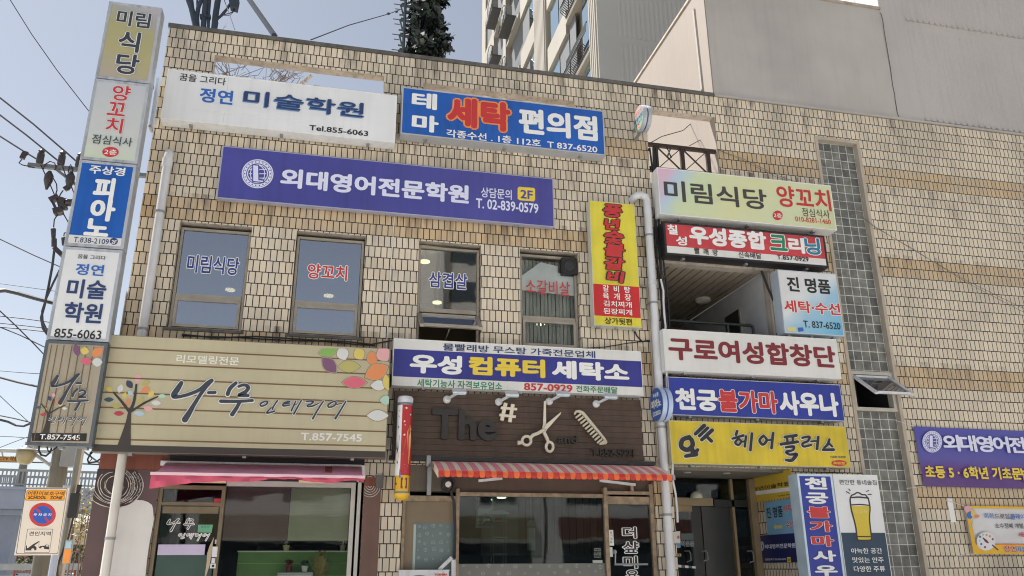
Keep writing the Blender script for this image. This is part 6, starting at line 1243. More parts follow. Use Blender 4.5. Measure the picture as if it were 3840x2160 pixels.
# ------------------------------------------------------------------ tall signs beside the entrance
Yv = -.24
def vsign(label, q, face, case, lip):
    p = [pt(*k_, Yv) for k_ in q]; X0, X1 = (p[0].x+p[3].x)/2, (p[1].x+p[2].x)/2; return sign('shop_sign', label, None, Yv, .22, face, case, lip, R=(X0, X1, .72, (p[0].z+p[1].z)/2))
t, pl, R = vsign('tall narrow blue sign with white and red letters beside the beer sign', [('T', 100, 58), ('T', 580, 66), ('T', 757, 1449), ('T', 262, 1449)], mat('sign_cobalt', (40, 56, 150), .3, 0, .05, 2), mat('case_ice', (190, 206, 218), .4, .1), .03)
a = Art(pl)
for ch, x0_, y0_, x1_, y1_, red in (('천', 215, 270, 497, 112, 0), ('궁', 229, 468, 518, 318, 0), ('불', 250, 660, 543, 505, 1), ('가', 282, 850, 575, 702, 1), ('마', 305, 1052, 590, 898, 1), ('사', 322, 1256, 620, 1102, 0), ('우', 347, 1452, 640, 1302, 0), ('나', 372, 1660, 665, 1502, 0)):
    a.text(ch, ('T', x0_, y0_), ('T', x1_, y1_), M_RED if red else M_PW, .045, M_PW if red else None, .022)
a.build('lettering', t)
M_SGT = mat('sign_tealnavy', (34, 60, 84), .32, 0, .06, 2)
t, pl, R = vsign('tall white and dark teal sign with a drawn glass of beer', [('T', 583, 68), ('T', 1190, 75), ('T', 1395, 1449), ('T', 775, 1449)], M_SGW, M_WHITE, .008)
zz = (pt('T', 712, 860, Yv).z+pt('T', 1303, 862, Yv).z)/2
MB().use(M_SGT).box((R[0]+.009, Yv-.0015, R[2]+.009), (R[1]-.009, Yv-.0002, zz)).build('lower_panel', t)
a = Art(pl, .004); a.text('편안한 동네술집', ('T', 680, 206), ('T', 1178, 148), M_BLACK, .006); a.build('lettering', t)
a = Art(pl, .004); M_BEER = mat('beer_yellow', (206, 182, 58), .35, 0, .05)
gl = [(835, 395), (1062, 398), (1085, 480), (1090, 540), (1082, 640), (1090, 760), (1108, 900), (1112, 940), (1095, 955), (940, 955), (922, 935), (905, 800), (880, 690), (848, 570), (838, 480)]
a.poly([('T', x, y) for x, y in gl], M_SGW); a.poly([('T', x, y) for x, y in [(843, 500), (1085, 500), (1090, 540), (1082, 640), (1090, 760), (1108, 900), (1112, 940), (1095, 955), (940, 955), (922, 935), (905, 800), (880, 690), (848, 570)]], M_BEER)
K_ = mat('outline_brown', (48, 40, 38), .45)
a.stroke('T', [(1068, 390, 20), (1088, 480, 20), (1094, 545, 20), (1086, 645, 20), (1094, 760, 20), (1110, 890, 20), (1114, 945, 20), (1095, 962, 18), (940, 962, 18), (920, 940, 20), (903, 800, 20), (878, 690, 20), (845, 570, 20), (830, 480, 20), (825, 400, 20), (845, 355, 18), (880, 340, 18), (915, 318, 18), (950, 322, 18), (985, 345, 18), (1030, 348, 18), (1060, 385, 18)], K_)
a.stroke('T', [(828, 385, 18), (950, 378, 20), (1060, 392, 18)], K_); a.stroke('T', [(845, 484, 18), (960, 478, 18), (1085, 490, 18)], K_); a.stroke('T', [(922, 912, 16), (1020, 914, 18), (1108, 915, 16)], K_)
for s_ in ([(772, 302, 12), (812, 326, 14)], [(805, 268, 12), (824, 292, 12)], [(1042, 302, 10), (1075, 288, 12)], [(1066, 342, 12), (1108, 340, 14)]): a.stroke('T', s_, K_)
a.text('막고독', ('T', 880, 600), ('T', 1055, 548), mat('beer_pale', (214, 206, 140), .4), .008); a.build('beer_glass_print', t)
a = Art(pl, .004)
for s_, x0_, y0_, x1_, y1_ in (('아늑한 공간', 842, 1145, 1252, 1070), ('맛있는 안주', 860, 1268, 1272, 1192), ('다양한 주류', 878, 1392, 1292, 1312)): a.text(s_, ('T', x0_, y0_), ('T', x1_, y1_), M_PW, .012)
a.build('lettering', t)
# ------------------------------------------------------------------ banners on the right-hand wall
def banner(label, Y, tl, bl_, X1, face, n=40):
    p, q = pt(*tl, Y), pt(*bl_, Y); X0 = (p.x+q.x)/2; Z0, Z1 = q.z, p.z
    t_ = thing('banner', label, 'banner', ((X0+X1)/2, 0, Z0)); vs = []
    for i in range(n+1):
        for j in range(13):
            u, v = i/n, j/12; x_ = X0+(X1-X0)*u; w_ = .010*sin(5*x_+3*v)+.006*sin(13*x_-5*v)+.006*sin(9*v+2*x_); vs.append((x_, Y+.012+w_*min(1, 6*v*(1-v)+.3), Z0+(Z1-Z0)*v-.012*sin(pi*u)))
    b_ = MB().use(face).add(vs, [(i*13+j, (i+1)*13+j, (i+1)*13+j+1, i*13+j+1) for i in range(n) for j in range(12)]); b_.build('cloth', t_, smooth=True)
    MB().use(M_PVC).tube([(X0, Y+.01, Z1), (X0-.25, -.003, Z1+.08)], .004, 5).tube([(X0, Y+.01, Z0), (X0-.25, -.003, Z0-.03)], .004, 5).build('cord', t_)
    return t_, PL('Y', Y-.012), (X0, X1, Z0, Z1)
g = grad_mat('banner_violet', [(0, (88, 60, 118)), (.4, (92, 58, 128)), (.6, (84, 78, 152)), (1, (76, 76, 158))], (0, 1), 0, .62, .5, .1)
t, pl, R = banner('violet banner with a round emblem and yellow letters on the right-hand tiled wall', -.045, ('U', 72, 92), ('U', 152, 636), 13.4, g)
a = Art(pl); emblem(a, 'U', 230, 233, 89, 98, mat('emblem_violet', (84, 78, 152), .5)); a.build('emblem', t)
u0, v0 = pl.uv('U', 345, 312); u1, v1 = pl.uv('U', 1010, 195)
a = Art(pl); P8 = (u1-u0)*1.08/5
for k, ch in enumerate('외대영어전문학원'):
    vs, fs = glyphs(ch); x_a, x_b = min(p[0] for p in vs), max(p[0] for p in vs); y_a, y_b = min(p[1] for p in vs), max(p[1] for p in vs); w_ = P8*.92; h_ = v1-v0
    a.lay([(u0+k*P8+(p-x_a)/(x_b-x_a)*w_, v0+(q-y_a)/(y_b-y_a)*h_) for p, q in vs], fs, M_PLAV, [(.012*cos(j), .009*sin(j)) for j in (0, 1.05, 2.1, 3.14, 4.2, 5.2)]+[(0, 0)])
a.build('lettering', t)
a = Art(pl); a.text('초등 5 · 6학년 기초문', ('U', 172, 562), ('U', 1025, 468), M_YEL, .035); u0, v0 = pl.uv('U', 1046, 596); u1, v1 = pl.uv('U', 1126, 472); 
vs, fs = glyphs('법'); a.lay([(u0+(p-.05)*(u1-u0)*1.1, v0+(q+.08)*(v1-v0)*1.08) for p, q in vs], fs, M_YEL, [(-.008, 0), (.008, 0), (0, .006), (0, -.006)]); a.build('lettering', t)
t, pl, R = banner('white banner edged in yellow with balloons and a paint palette, below the violet banner', -.045, ('U', 522, 815), ('U', 603, 1250), 13.2, mat('banner_white', (208, 206, 208), .6, 0, .05, 3))
a = Art(pl, .0); M_BYL = mat('banner_yellow', (222, 174, 44), .6, 0, .06)
X0, X1, Z0, Z1 = R
for q in ([(X0, Z1-.03), (X1, Z1-.03), (X1, Z1), (X0, Z1)], [(X0, Z0), (X0+.06, Z0), (X0+.06, Z1-.03), (X0, Z1-.03)], [(X0+.06, Z0), (X1, Z0), (X1, Z0+.115), (X0+.06, Z0+.115)]): a.poly(q, M_BYL, raw=True)
a.poly([(X0+.06, Z0+.115), (X1, Z0+.115), (X1, Z0+.13), (X0+.06, Z0+.13)], mat('banner_orange', (222, 120, 60), .6), raw=True); a.build('border_print', t)
a = Art(pl, .002); a.ell('U', 555, 842, 34, 30, PK); a.ell('U', 572, 898, 27, 34, M_BLUE); a.ell('U', 602, 882, 22, 34, YE); a.ell('U', 632, 908, 26, 16, OR); a.stroke('U', [(600, 930, 5), (595, 970, 5), (575, 1010, 5)], OL)
a.ell('U', 718, 1135, 86, 84, mat('palette_white', (216, 214, 214), .5))
for x_, y_, m in ((664, 1094, M_GRN), (690, 1075, LB), (722, 1078, OL), (752, 1090, OR), (778, 1116, PU), (660, 1130, LB), (674, 1160, M_BLUE), (708, 1188, PU)): a.ell('U', x_, y_, 10, 11, m)
a.stroke('U', [(690, 1105, 10), (720, 1135, 22), (740, 1150, 8)], M_MAROON); a.stroke('U', [(775, 1170, 12), (825, 1212, 12)], M_NAVY); a.build('picture_print', t)
a = Art(pl, .002); a.text('회화,', ('U', 706, 930), ('U', 795, 880), M_BLUE, .01); a.text('드로잉,', ('U', 803, 935), ('U', 938, 885), M_BLACK, .006); a.text('클레이', ('U', 945, 938), ('U', 1062, 888), M_BLUE, .02); a.text('소수정예 개별', ('U', 806, 1018), ('U', 1050, 972), M_BLACK, .008); a.text('새', ('U', 1015, 1098), ('U', 1055, 1052), M_RED, .02)
a.text('정연', ('U', 880, 1232), ('U', 985, 1178), M_RED, .02, M_PW, .03); a.text('미술', ('U', 990, 1232), ('U', 1085, 1178), M_BLUE, .02, M_PW, .03); a.build('lettering', t)
p0_, p1_ = pt('U', 352, 742, 0), pt('U', 418, 962, 0); b = MB().use(M_PW).box((p0_.x+.02, -.004, p1_.z), (p0_.x+.10, -.0005, p0_.z)).use(mat('tape_edge', (196, 198, 204), .5)).box((p0_.x+.018, -.0055, p0_.z-.02), (p0_.x+.102, -.004, p0_.z)); tag(b.build('tape_strip', None), 'upright strip of white tape on the tiles left of the white banner', 'tape')
# bush at the lower right
def leafcloud(b_, c, rad, n, s_, ms, seed, flat=1.0):
    rnd = random.Random(seed); c = Vector(c)
    for k in range(n):
        d_ = Vector((rnd.gauss(0, 1), rnd.gauss(0, 1), rnd.gauss(0, 1))).normalized(); p_ = c+Vector((d_.x*rad[0], d_.y*rad[1], d_.z*rad[2]))*rnd.uniform(.45, 1)**.7
        u_ = Vector((rnd.gauss(0, 1), rnd.gauss(0, 1), rnd.gauss(0, .7))).normalized(); v_ = u_.orthogonal().normalized(); v_ = (v_+u_.cross(v_)*rnd.uniform(-1, 1)).normalized(); q = s_*rnd.uniform(.6, 1.3)
        b_.use(rnd.choice(ms)).add([p_-u_*q, p_+v_*q*.5, p_+u_*q, p_-v_*q*.5], [(0, 1, 2, 3)])
LV_ = [mat('leaf_fresh', (96, 122, 52), .6, 0, 0), mat('leaf_mid', (70, 96, 42), .6, 0, 0), mat('leaf_deep', (48, 70, 34), .6, 0, 0)]
c = pt('U', 1000, 1480, -.35)-Vector((0, 0, .36)); t = thing('bush', 'green clipped bush at the foot of the right-hand tiled wall', 'bush', (c.x, c.y, .1))
b = MB()
for k in range(7): leafcloud(b, (c.x-.55+k*.24, c.y+.05*(k % 3), c.z-.25+.10*((k*5) % 4)), (.26, .28, .34), 900, .032, LV_, 40+k)
b.build('leaves', t); b = MB().use(mat('twig', (92, 74, 56), .8))
for k in range(9): b.bar((c.x-.4+k*.12, c.y, .1), (c.x-.55+k*.17, c.y+.05*(k % 3-1), c.z+.0), .02)
b.build('stems', t)
# ------------------------------------------------------------------ drainpipes, cables and roof clutter
def clamp(b_, x, y, z, r): b_.lathe((x, y, z), [(r*1.12, 0), (r*1.12, .03)], 14)
x_ = (pt('A0', 1255, 1250, -.09).x+pt('A1', 1080, 1050, -.09).x)/2; zt = pt('A0', 1275, 1145, -.09).z
t = thing('drainpipe', 'white drainpipe with an elbow at its top on the left end of the tiled facade', 'drainpipe', (x_, -.09, 4.0))
MB().use(M_PVC).tube([(x_, .0, zt), (x_, -.05, zt+.0), (x_, -.08, zt-.02), (x_, -.09, zt-.06), (x_, -.09, 4.0)], .055, 14).lathe((x_, -.09, zt-.22), [(.064, 0), (.064, .12)], 16).build('pipe', t, smooth=True)
b = MB().use(M_STEEL)
for zz in (pt('A1', 1195, 160, -.09).z, pt('A1', 1075, 1045, -.09).z): clamp(b, x_, -.09, zz, .055); b.bar((x_-.06, -.09, zz+.015), (x_-.06, -.001, zz+.015), .012)
b.build('clamp', t)
x_ = (pt('L', 365, 150, -.2).x+pt('L', 165, 1300, -.2).x)/2
t = thing('drainpipe', 'lower white drainpipe dropping from the tan sign past the white wall patch', 'drainpipe', (x_, -.2, .1))
MB().use(mat('pvc_cream', (200, 196, 188), .45, 0, .1, 3, streak=.3)).tube([(x_, -.2, 2.86), (x_, -.2, .11)], .05, 16).build('pipe', t, smooth=True)
MB().use(M_STEEL).lathe((x_, -.2, 1.9), [(.054, 0), (.054, .03)], 14).bar((x_, -.2, 1.915), (x_, -.015, 1.915), .02).build('clamp', t)
xa = (pt('C1', 1033, 200, -.1).x+pt('C2', 1180, 1200, -.1).x)/2; zt = pt('C1', 1000, 30, -.1).z; xl = pt('C1', 925, 45, -.1).x
t = thing('drainpipe', 'tall white drainpipe with a bent top between the yellow sign and the stack of signs', 'drainpipe', (xa, -.1, .1))
MB().use(M_PVC).tube([(xl+.0, .0, zt-.03), (xl, -.06, zt-.03), (xl+.03, -.1, zt-.005), (xl+.1, -.1, zt+.01), (xa-.06, -.1, zt+.0), (xa-.015, -.1, zt-.02), (xa, -.1, zt-.07), (xa, -.1, 1.0), (xa, -.1, .11)], .056, 14).lathe((xa, -.1, pt('C1', 1053, 700, -.1).z), [(.064, 0), (.064, .05)], 16).build('pipe', t, smooth=True)
b = MB().use(M_STEEL)
for zz in (6.0, 5.0, 3.3, 2.2): clamp(b, xa, -.1, zz, .056); b.bar((xa-.06, -.1, zz+.015), (xa-.06, -.001, zz+.015), .012)
b.build('clamp', t)
xb = pt('C1', 1030, 800, -.04).x; b = MB().use(mat('conduit_beige', (176, 166, 150), .5, .1, .1)).tube([(xb-.09, 0, 5.28), (xb-.09, -.04, 5.28), (xb, -.04, 5.26), (xb, -.04, 2.9)], .016, 8); tag(b.build('conduit', None, smooth=True), 'thin beige conduit on the tiles just left of the tall drainpipe', 'conduit')
b = MB().use(M_DARK); rnd = random.Random(11)
for k, r_ in enumerate((.014, .011, .016, .010, .012)):
    pts = []
    for j in range(26):
        z_ = 7.45-j*.175; w_ = .028*sin(j*.55+k*1.7)+.02*sin(j*.23+k); pts.append((4.40+k*.022+w_*.7-(0 if z_ > 4.6 else (4.6-z_)*.0), -.05-.012*(k % 3)+.008*sin(j*.8+k), z_))
    b.tube(pts, r_, 6)
b.bar((4.4, -.05, 7.4), (4.40, .05, 7.5), .02); tag(b.build('cable_bundle', None), 'bundle of black cables hanging beside the tall drainpipe', 'cable')
b = MB().use(M_PVC); pts = [(4.385+.02*sin(j*.7)+.012*sin(j*1.9), -.16-.01*sin(j*.5), 5.35-j*.17) for j in range(20)]; b.tube(pts, .014, 6); tag(b.build('cable', None), 'white wavy cable running down in front of the black cable bundle', 'cable')
b = MB().use(M_DARK); b.tube([pt('V', x, y, -.03) for x, y in ((1755, 305), (1790, 400), (1850, 560), (1930, 740), (1980, 850), (2015, 1000), (2020, 1150), (1990, 1270))], .017, 8); tag(b.build('cable', None), 'black cable curving down beside the square pale blue sign', 'cable')
b = MB().use(M_WARM); b.tube([pt('B1', x, y, -.012) for x, y in ((1045, 185), (1030, 400), (1012, 650), (1000, 850), (985, 1175))], .006, 5); tag(b.build('cable', None), 'thin pale cable hanging down the tiles between the two middle windows', 'cable')
b = MB().use(M_DARK)
b.tube([pt('B1', x, y, -.05) for x, y in ((-560, 1075), (-300, 1100), (0, 1090), (250, 1105), (480, 1120), (700, 1130), (870, 1150), (1030, 1120))], .010, 6); b.tube([pt('B1', x, y, -.04) for x, y in ((-560, 1085), (-200, 1095), (200, 1118), (520, 1128), (760, 1150), (900, 1160))], .008, 6); tag(b.build('cable', None), 'slack dark cables lying along the window sills above the tan sign', 'cable')
b = MB().use(M_DARK); b.tube([pt('C1', x, y, -.02) for x, y in ((925, 1050), (945, 1090), (985, 1130), (1025, 1120), (1060, 1130))], .010, 6).tube([pt('C1', x, y, -.02) for x, y in ((540, 1180), (700, 1170), (880, 1140), (1025, 1125))], .006, 5); tag(b.build('cable', None), 'loose cable below the upright yellow sign', 'cable')
b = MB().use(mat('cable_grey', (96, 90, 84), .6))
for dx in (0, 14): b.tube([pt('C0', 1540, 1125, -.03), pt('C0', 1750, 1200+dx, -.05), pt('D0', 60, 1320+dx, -.05), pt('D1', 510, 30+dx, -.05), pt('D1', 800, 255+dx*.5, -.06), pt('D1', 1100, 440-dx*.5, -.06), pt('D1', 1500, 670+dx, -.06), pt('D1', 1932, 880+dx*2, -.05)], .0032, 5)
tag(b.build('cable', None), 'pair of thin cables drooping across the right-hand tiled wall', 'cable')
# rail in the roof opening
t = thing('roof_rail', 'dark iron railing of crossed bars in the roof opening above the pastel sign', 'railing', (5.0, .05, 7.2)); M_IR = mat('rusty_iron', (62, 48, 42), .6, .3, .2, 14)
zt = (pt('C0', 1030, 1085, .06).z+pt('C0', 1530, 1130, .06).z)/2; zb = zt-.43; xs_ = [pt('C0', x, 1150, .06).x for x in (1085, 1282, 1475)]
MB().use(M_IR).box((4.41, .03, zt-.05), (5.52, .09, zt)).box((4.41, .03, zb-.04), (5.5, .09, zb+.03)).build('rail', t)
b = MB().use(M_IR)
for x_ in xs_: b.box((x_-.03, .04, zb+.031), (x_+.03, .085, zt-.051))
b.build('post', t)
b = MB().use(M_IR)
for xa_, xb_ in ((xs_[0]+.03, xs_[1]-.03), (xs_[1]+.03, xs_[2]-.03)): b.bar((xa_, .055, zb+.03), (xb_, .055, zt-.05), .026, .012).bar((xa_, .068, zt-.05), (xb_, .068, zb+.03), .026, .012)
b.build('cross_bar', t)
b = MB().use(M_DARK); c = pt('C0', 1185, 1150, .02)
b.tube([c+Vector((.035*sin(.5*k)*(1 if k < 26 else .6), -.01*sin(k), .10*cos(.25*k))) for k in range(52)], .006, 5); tag(b.build('cable_coil', None), 'black loop of wire hung on the crossed iron railing', 'cable')
b = MB().use(M_DARK); b.tube([pt('C0', 1050, 1075, .1), pt('C0', 1130, 1030, .3), pt('C0', 1290, 985, .6), pt('C0', 1375, 910, 1.0)], .007, 5).tube([pt('C0', 1340, 1100, .05), pt('C0', 1450, 1040, .8)], .007, 5); tag(b.build('cable', None), 'thin dark wires crossing the roof opening above the iron railing', 'cable')
# masts on the roof
M_MAST = mat('mast_slate', (62, 70, 82), .85, 0, .1, spec=.1)
t = thing('roof_masts', 'cluster of dark slate masts and cables on the roof above the left end', 'mast', (pt('Y', 650, 640, 1.0).x, 1.0, 6.85)); Ym = 1.0
def mast(pts, r_, nm='mast', extra=None):
    b_ = MB().use(M_MAST); q = [pt('Y', x, y, Ym) for x, y in pts]; lo = Vector((q[0].x, q[0].y, 6.85)); b_.tube([lo]+q, r_, 10); return b_.build(nm, t, smooth=True)
mast([(490, 640), (430, 420), (375, 200), (330, 20), (290, -200)], [.05, .055, .045, .042, .055, .05]); mast([(520, 650), (505, 400), (540, 180), (610, 0), (700, -200)], .032); mast([(500, 640), (510, 150), (512, -150)], .014)
mast([(660, 655), (690, 300), (722, 0), (745, -200)], .040); mast([(715, 660), (690, 200), (665, -50)], .012); mast([(780, 665), (790, 300), (815, 0), (830, -150)], .022); mast([(925, 680), (960, 330), (1010, 0), (1040, -200)], .045); mast([(985, 690), (1005, 560), (985, 480), (1100, 370), (1220, 230), (1310, 90)], [.01, .01, .012, .018, .022, .022, .022], 'feeder_cable')
b = MB().use(M_MAST).prism([pt('Y', x, y, Ym-.06) for x, y in ((1262, -60), (1520, -60), (1470, 175), (1300, 120))], (0, .14, 0)); b.build('radio_box', t)
b = MB().use(M_DARK).tube([pt('Y', x, y, Ym) for x, y in ((1430, 180), (1400, 270), (1280, 330), (1150, 350))], .008, 6).tube([pt('Y', x, y, Ym) for x, y in ((1385, 175), (1385, 290), (1300, 375), (1130, 370))], .005, 5); b.build('lead', t)
b = MB().use(M_MAST); 
for x_, y_ in ((790, 390), (720, 385), (620, 390)): p = pt('Y', x_, y_, Ym-.03); b.box((p.x-.025, Ym-.05, p.z-.025), (p.x+.025, Ym+.03, p.z+.025))
b.build('clamp', t)
b = MB().use(M_MAST).bar(pt('Y', 2380, 860, .2), pt('Y', 1700, -110, .9), .075, .05); b.bar(pt('Y', 2385, 850, .2)+Vector((0, 0, -.02)), pt('Y', 2385, 850, .2)+Vector((0, -.12, -.08)), .05); tag(b.build('brace_pole', None), 'slanting dark strut rising left from the roof edge', 'pole')
b = MB().use(M_MAST).tube([pt('B0', 415, 300, .1), pt('B0', 700, 190, 2), pt('B0', 1000, 105, 4.5), pt('B0', 1090, 72, 6)], .010, 5).tube([pt('Y', 1420, 720, .1), pt('Y', 1290, 350, .6), pt('Y', 1165, 0, 1), pt('Y', 1100, -200, 1.2)], .006, 5)
for x_, y_, Y_ in ((1000, 103, 4.5), (1060, 88, 5.5)): b.lathe(pt('B0', x_, y_, Y_), [(.0, -.04), (.04, 0), (0, .04)], 8)
tag(b.build('guy_wire', None), 'thin guy wires stretched from the roof edge to the leafy mast', 'wire')
# mast dressed as a conifer
Yt = 6.0; p0_ = pt('Z', 900, 1180, Yt); tx = p0_.x
t = thing('tree_mast', 'radio mast dressed as a dark green conifer, with bare lattice showing on its left', 'mast', (tx, Yt, 6.85))
xl = pt('Z', 445, 600, Yt).x; zt_ = pt('Z', 900, -600, Yt).z; zb_ = 6.85
MB().use(M_MAST).tube([(tx, Yt, zb_), (tx, Yt, zt_)], .10, 12).build('trunk', t)
b = MB().use(mat('lattice_steel', (84, 92, 96), .5, .4)).tube([(xl, Yt, zb_), (xl+.02, Yt, zt_)], .035, 8)
xe = pt('Z', 345, 800, Yt).x; sp_ = pt('Z', 345, 455, Yt).z-pt('Z', 345, 800, Yt).z
for k in range(-3, 6):
    z_ = pt('Z', 345, 800, Yt).z+k*sp_; b.bar((xe, Yt, z_), (tx, Yt, z_), .05).bar((xe, Yt, z_), (xl+.25, Yt, z_+sp_*.42), .03).bar((xe, Yt, z_), (xl-.03, Yt, z_-sp_*.55), .035).bar((xe-.16, Yt, z_+.01), (xe, Yt, z_+.01), .016).bar((xe-.12, Yt, z_-.12), (xe, Yt, z_-.12), .016).bar((xe-.02, Yt, z_-.27), (xl, Yt, z_-.27), .03).bar((xe+.02, Yt, z_-.36), (xl, Yt, z_-.36), .03)
b.build('lattice', t)
b = MB(); rnd = random.Random(21); NM = [mat('needle_dark', (22, 30, 32), .6, 0, 0), mat('needle_mid', (30, 40, 40), .6, 0, 0), mat('needle_grey', (66, 80, 70), .6, 0, 0)]
xr = pt('Z', 1330, 500, Yt).x; hw_ = (xr-tx); bb = MB().use(M_MAST)
nB = 0
for k in range(195):
    z_ = rnd.uniform(p0_.z-.25, zt_); an = rnd.uniform(0, 2*pi); L_ = hw_*rnd.uniform(.7, 1.25)*(1 if rnd.random() < .85 else 1.3)
    if cos(an) < -.5: L_ *= .62
    d_ = Vector((cos(an), sin(an), rnd.uniform(-.05, .22))); e = Vector((tx, Yt, z_))+d_*L_; s0 = Vector((tx, Yt, z_)); bb.bar(s0, e, .02)
    for q in range(int(58*L_/hw_)):
        f_ = rnd.uniform(.28, 1.0); c = s0+(e-s0)*f_; r_ = Vector((rnd.gauss(0, 1), rnd.gauss(0, 1), rnd.gauss(0, 1))).normalized(); r_ = (r_-d_*r_.dot(d_)*.6).normalized(); tip = c+r_*rnd.uniform(.09, .16)+d_*.06; sd = r_.cross(d_).normalized()*rnd.uniform(.03, .05)
        b.use(rnd.choice(NM)).add([c-sd*.6, c+sd*.6, tip+sd, tip-sd], [(0, 1, 2, 3)])
bb.build('branches', t); b.build('needles', t)
# dry plants seen through the first parapet opening
def dryplant(pts, Y, n, seed, label, sp_, up_):
    t_ = thing('dry_plant', label, 'plant', (pt(*pts, Y).x, Y, 6.85)); b_ = MB().use(mat('straw_twig', (112, 98, 84), .8, 0, .1)); rnd_ = random.Random(seed); c = pt(*pts, Y)
    b_.tube([(c.x, Y, 6.85), c-Vector((0, 0, .1))], .02, 6)
    for k in range(n):
        a_ = c+Vector((rnd_.gauss(0, sp_*.3), rnd_.gauss(0, .15), -.1)); m_ = a_+Vector((rnd_.gauss(0, sp_*.5), rnd_.gauss(0, .15), rnd_.uniform(.1, up_*.6))); e = m_+Vector((rnd_.gauss(0, sp_*.5), rnd_.gauss(0, .1), rnd_.uniform(-.05, up_*.5)))
        b_.tube([a_, m_, e], [.005, .004, .002], 4, cap=False)
        for q in range(2): f = m_+(e-m_)*rnd_.uniform(.2, 1); b_.tube([f, f+Vector((rnd_.gauss(0, .08), 0, rnd_.uniform(.02, .12)))], .003, 3, cap=False)
    b_.build('twigs', t_); return t_
dryplant(('A0', 1750, 560), 1.2, 26, 3, 'dry twiggy shrub at the left of the first parapet opening', .35, .5)
dryplant(('B0', 180, 620), 1.2, 40, 4, 'denser dry reddish shrub in the middle of the first parapet opening', .3, .4)
b = MB().use(mat('plume', (206, 186, 160), .9)); p = pt('B0', 345, 590, 1.1); rnd = random.Random(2); b.tube([(p.x-.08, 1.1, 6.85), (p.x-.05, 1.1, p.z-.15), p], .005, 5)
for k in range(60): f = p+Vector((-.02, 0, -.08))+Vector((.14, 0, .17))*rnd.random(); b.bar(f, f+Vector((rnd.gauss(.02, .02), rnd.gauss(0, .015), -.05)), .006, .003)
tag(b.build('plume_grass', None), 'single pale grass plume in the first parapet opening', 'plant')
# ------------------------------------------------------------------ the street to the left
M_UP = mat('pole_concrete', (104, 101, 94), .85, 0, .1, 5, streak=.2); Yp = 7.0
pA, pB = pt('S', 622, 250, Yp), pt('S', 445, 1320, Yp); xp = (pA.x+pB.x)/2
t = thing('utility_pole', 'grey concrete utility pole with a crossarm of insulators behind the light-box pier', 'utility pole', (xp, Yp, 0))
zarm = pt('I', 600, 360, Yp).z; MB().use(M_UP).tube([(xp, Yp, 0), (xp, Yp, 5), (xp, Yp, zarm+.9)], [.165, .145, .11], 20).build('pole', t, smooth=True)
xa0 = pt('I', 192, 335, Yp).x; b = MB().use(mat('arm_steel', (112, 114, 118), .5, .4)).bar((xa0, Yp-.18, zarm), (xp+.9, Yp-.18, zarm), .09, .08); b.bar((pt('I', 545, 375, Yp).x, Yp-.18, zarm-.03), (xp, Yp-.15, zarm-.75), .05); b.build('crossarm', t)
M_INS = mat('insulator', (50, 44, 46), .4)
def insul(p_): 
    b_ = MB().use(M_INS).lathe(p_, [(.055, 0), (.07, .04), (.07, .22), (.06, .25), (.045, .27), (.065, .29), (.03, .34)], 14); b_.build('insulator', t, smooth=True)
for x_ in (285, 565, 800): q = pt('I', x_, 330, Yp-.18); insul(Vector((q.x, Yp-.18, zarm+.05)))
b = MB().use(M_INS)
for x_, y_ in ((425, 430), (705, 440)): q = pt('I', x_, y_, Yp-.2); b.lathe(q+Vector((0, 0, -.28)), [(.02, 0), (.06, .12), (.085, .2), (.085, .32), (.03, .42)], 12)
b.bar(pt('I', 625, 590, Yp-.2), pt('I', 700, 540, Yp-.2), .08); b.bar(pt('I', 115, 115, Yp-.2), pt('I', 75, 190, Yp-.2), .085, .07).bar(pt('I', 100, 110, Yp-.2), pt('I', 155, 125, Yp-.2), .06); b.build('cutout_fuse', t)
b = MB().use(M_INS); P2 = lambda x, y: pt('I', x, y, Yp-.25)
b.bar(P2(440, 735), P2(555, 680), .13, .10).bar(P2(490, 885), P2(605, 860), .17, .12).bar(P2(480, 760), P2(520, 845), .05).bar(P2(545, 700), P2(590, 850), .08, .08)
for k in range(8): q = P2(560+k*5.5, 715+k*18); b.lathe(q+Vector((.03, 0, 0)), [(.075, 0), (.075, .03)], 10)
b.build('switch_box', t)
b = MB().use(M_INS)
for x_, y0_, y1_ in ((483, 1100, 1210), (620, 1215, 1310)): b.tube([P2(x_, y0_-15), P2(x_, y0_), P2(x_+2, y1_)], [.015, .05, .04], 10)
for k in range(9): b.lathe(P2(492, 1235+k*12), [(.05, 0), (.05, .02)], 10)
for k in range(4): b.lathe(P2(665+k*17, 760), [(.075, -.02), (.075, .02)], 10, (1, 0, .05))
b.bar(P2(500, 1345), P2(600, 1440), .09); b.build('cable_terminal', t)
b = MB().use(M_DARK); W_ = lambda pts, r_=.012: b.tube([P2(x, y) for x, y in pts], r_, 5)
W_(((320, 270), (370, 380), (430, 500), (500, 665))); W_(((350, 330), (375, 265), (440, 225), (500, 245), (518, 290), (500, 340))); W_(((675, 370), (690, 300), (708, 262), (722, 300), (735, 370))); W_(((480, 440), (525, 520), (530, 600), (508, 665))); W_(((610, 600), (575, 650), (560, 685))); W_(((575, 705), (640, 705), (685, 740))); W_(((600, 755), (740, 765)), .025); W_(((540, 910), (495, 980), (485, 1090))); W_(((605, 890), (680, 1020))); W_(((660, 1145), (625, 1150), (615, 1210))); W_(((600, 290), (640, 400), (690, 480), (750, 640)))
W_(((75, 200), (38, 245), (80, 270), (240, 308))); b.build('jumper_wire', t)
b = MB().use(mat('junction_grey', (130, 132, 134), .5, .2)); q = pt('S', 735, 175, Yp-.1); b.box((q.x-.12, Yp-.25, q.z-.24), (q.x+.12, Yp+.0, q.z+.22)).bar((q.x-.12, Yp-.1, q.z), (xp, Yp, q.z), .05); b.build('junction_box', t)
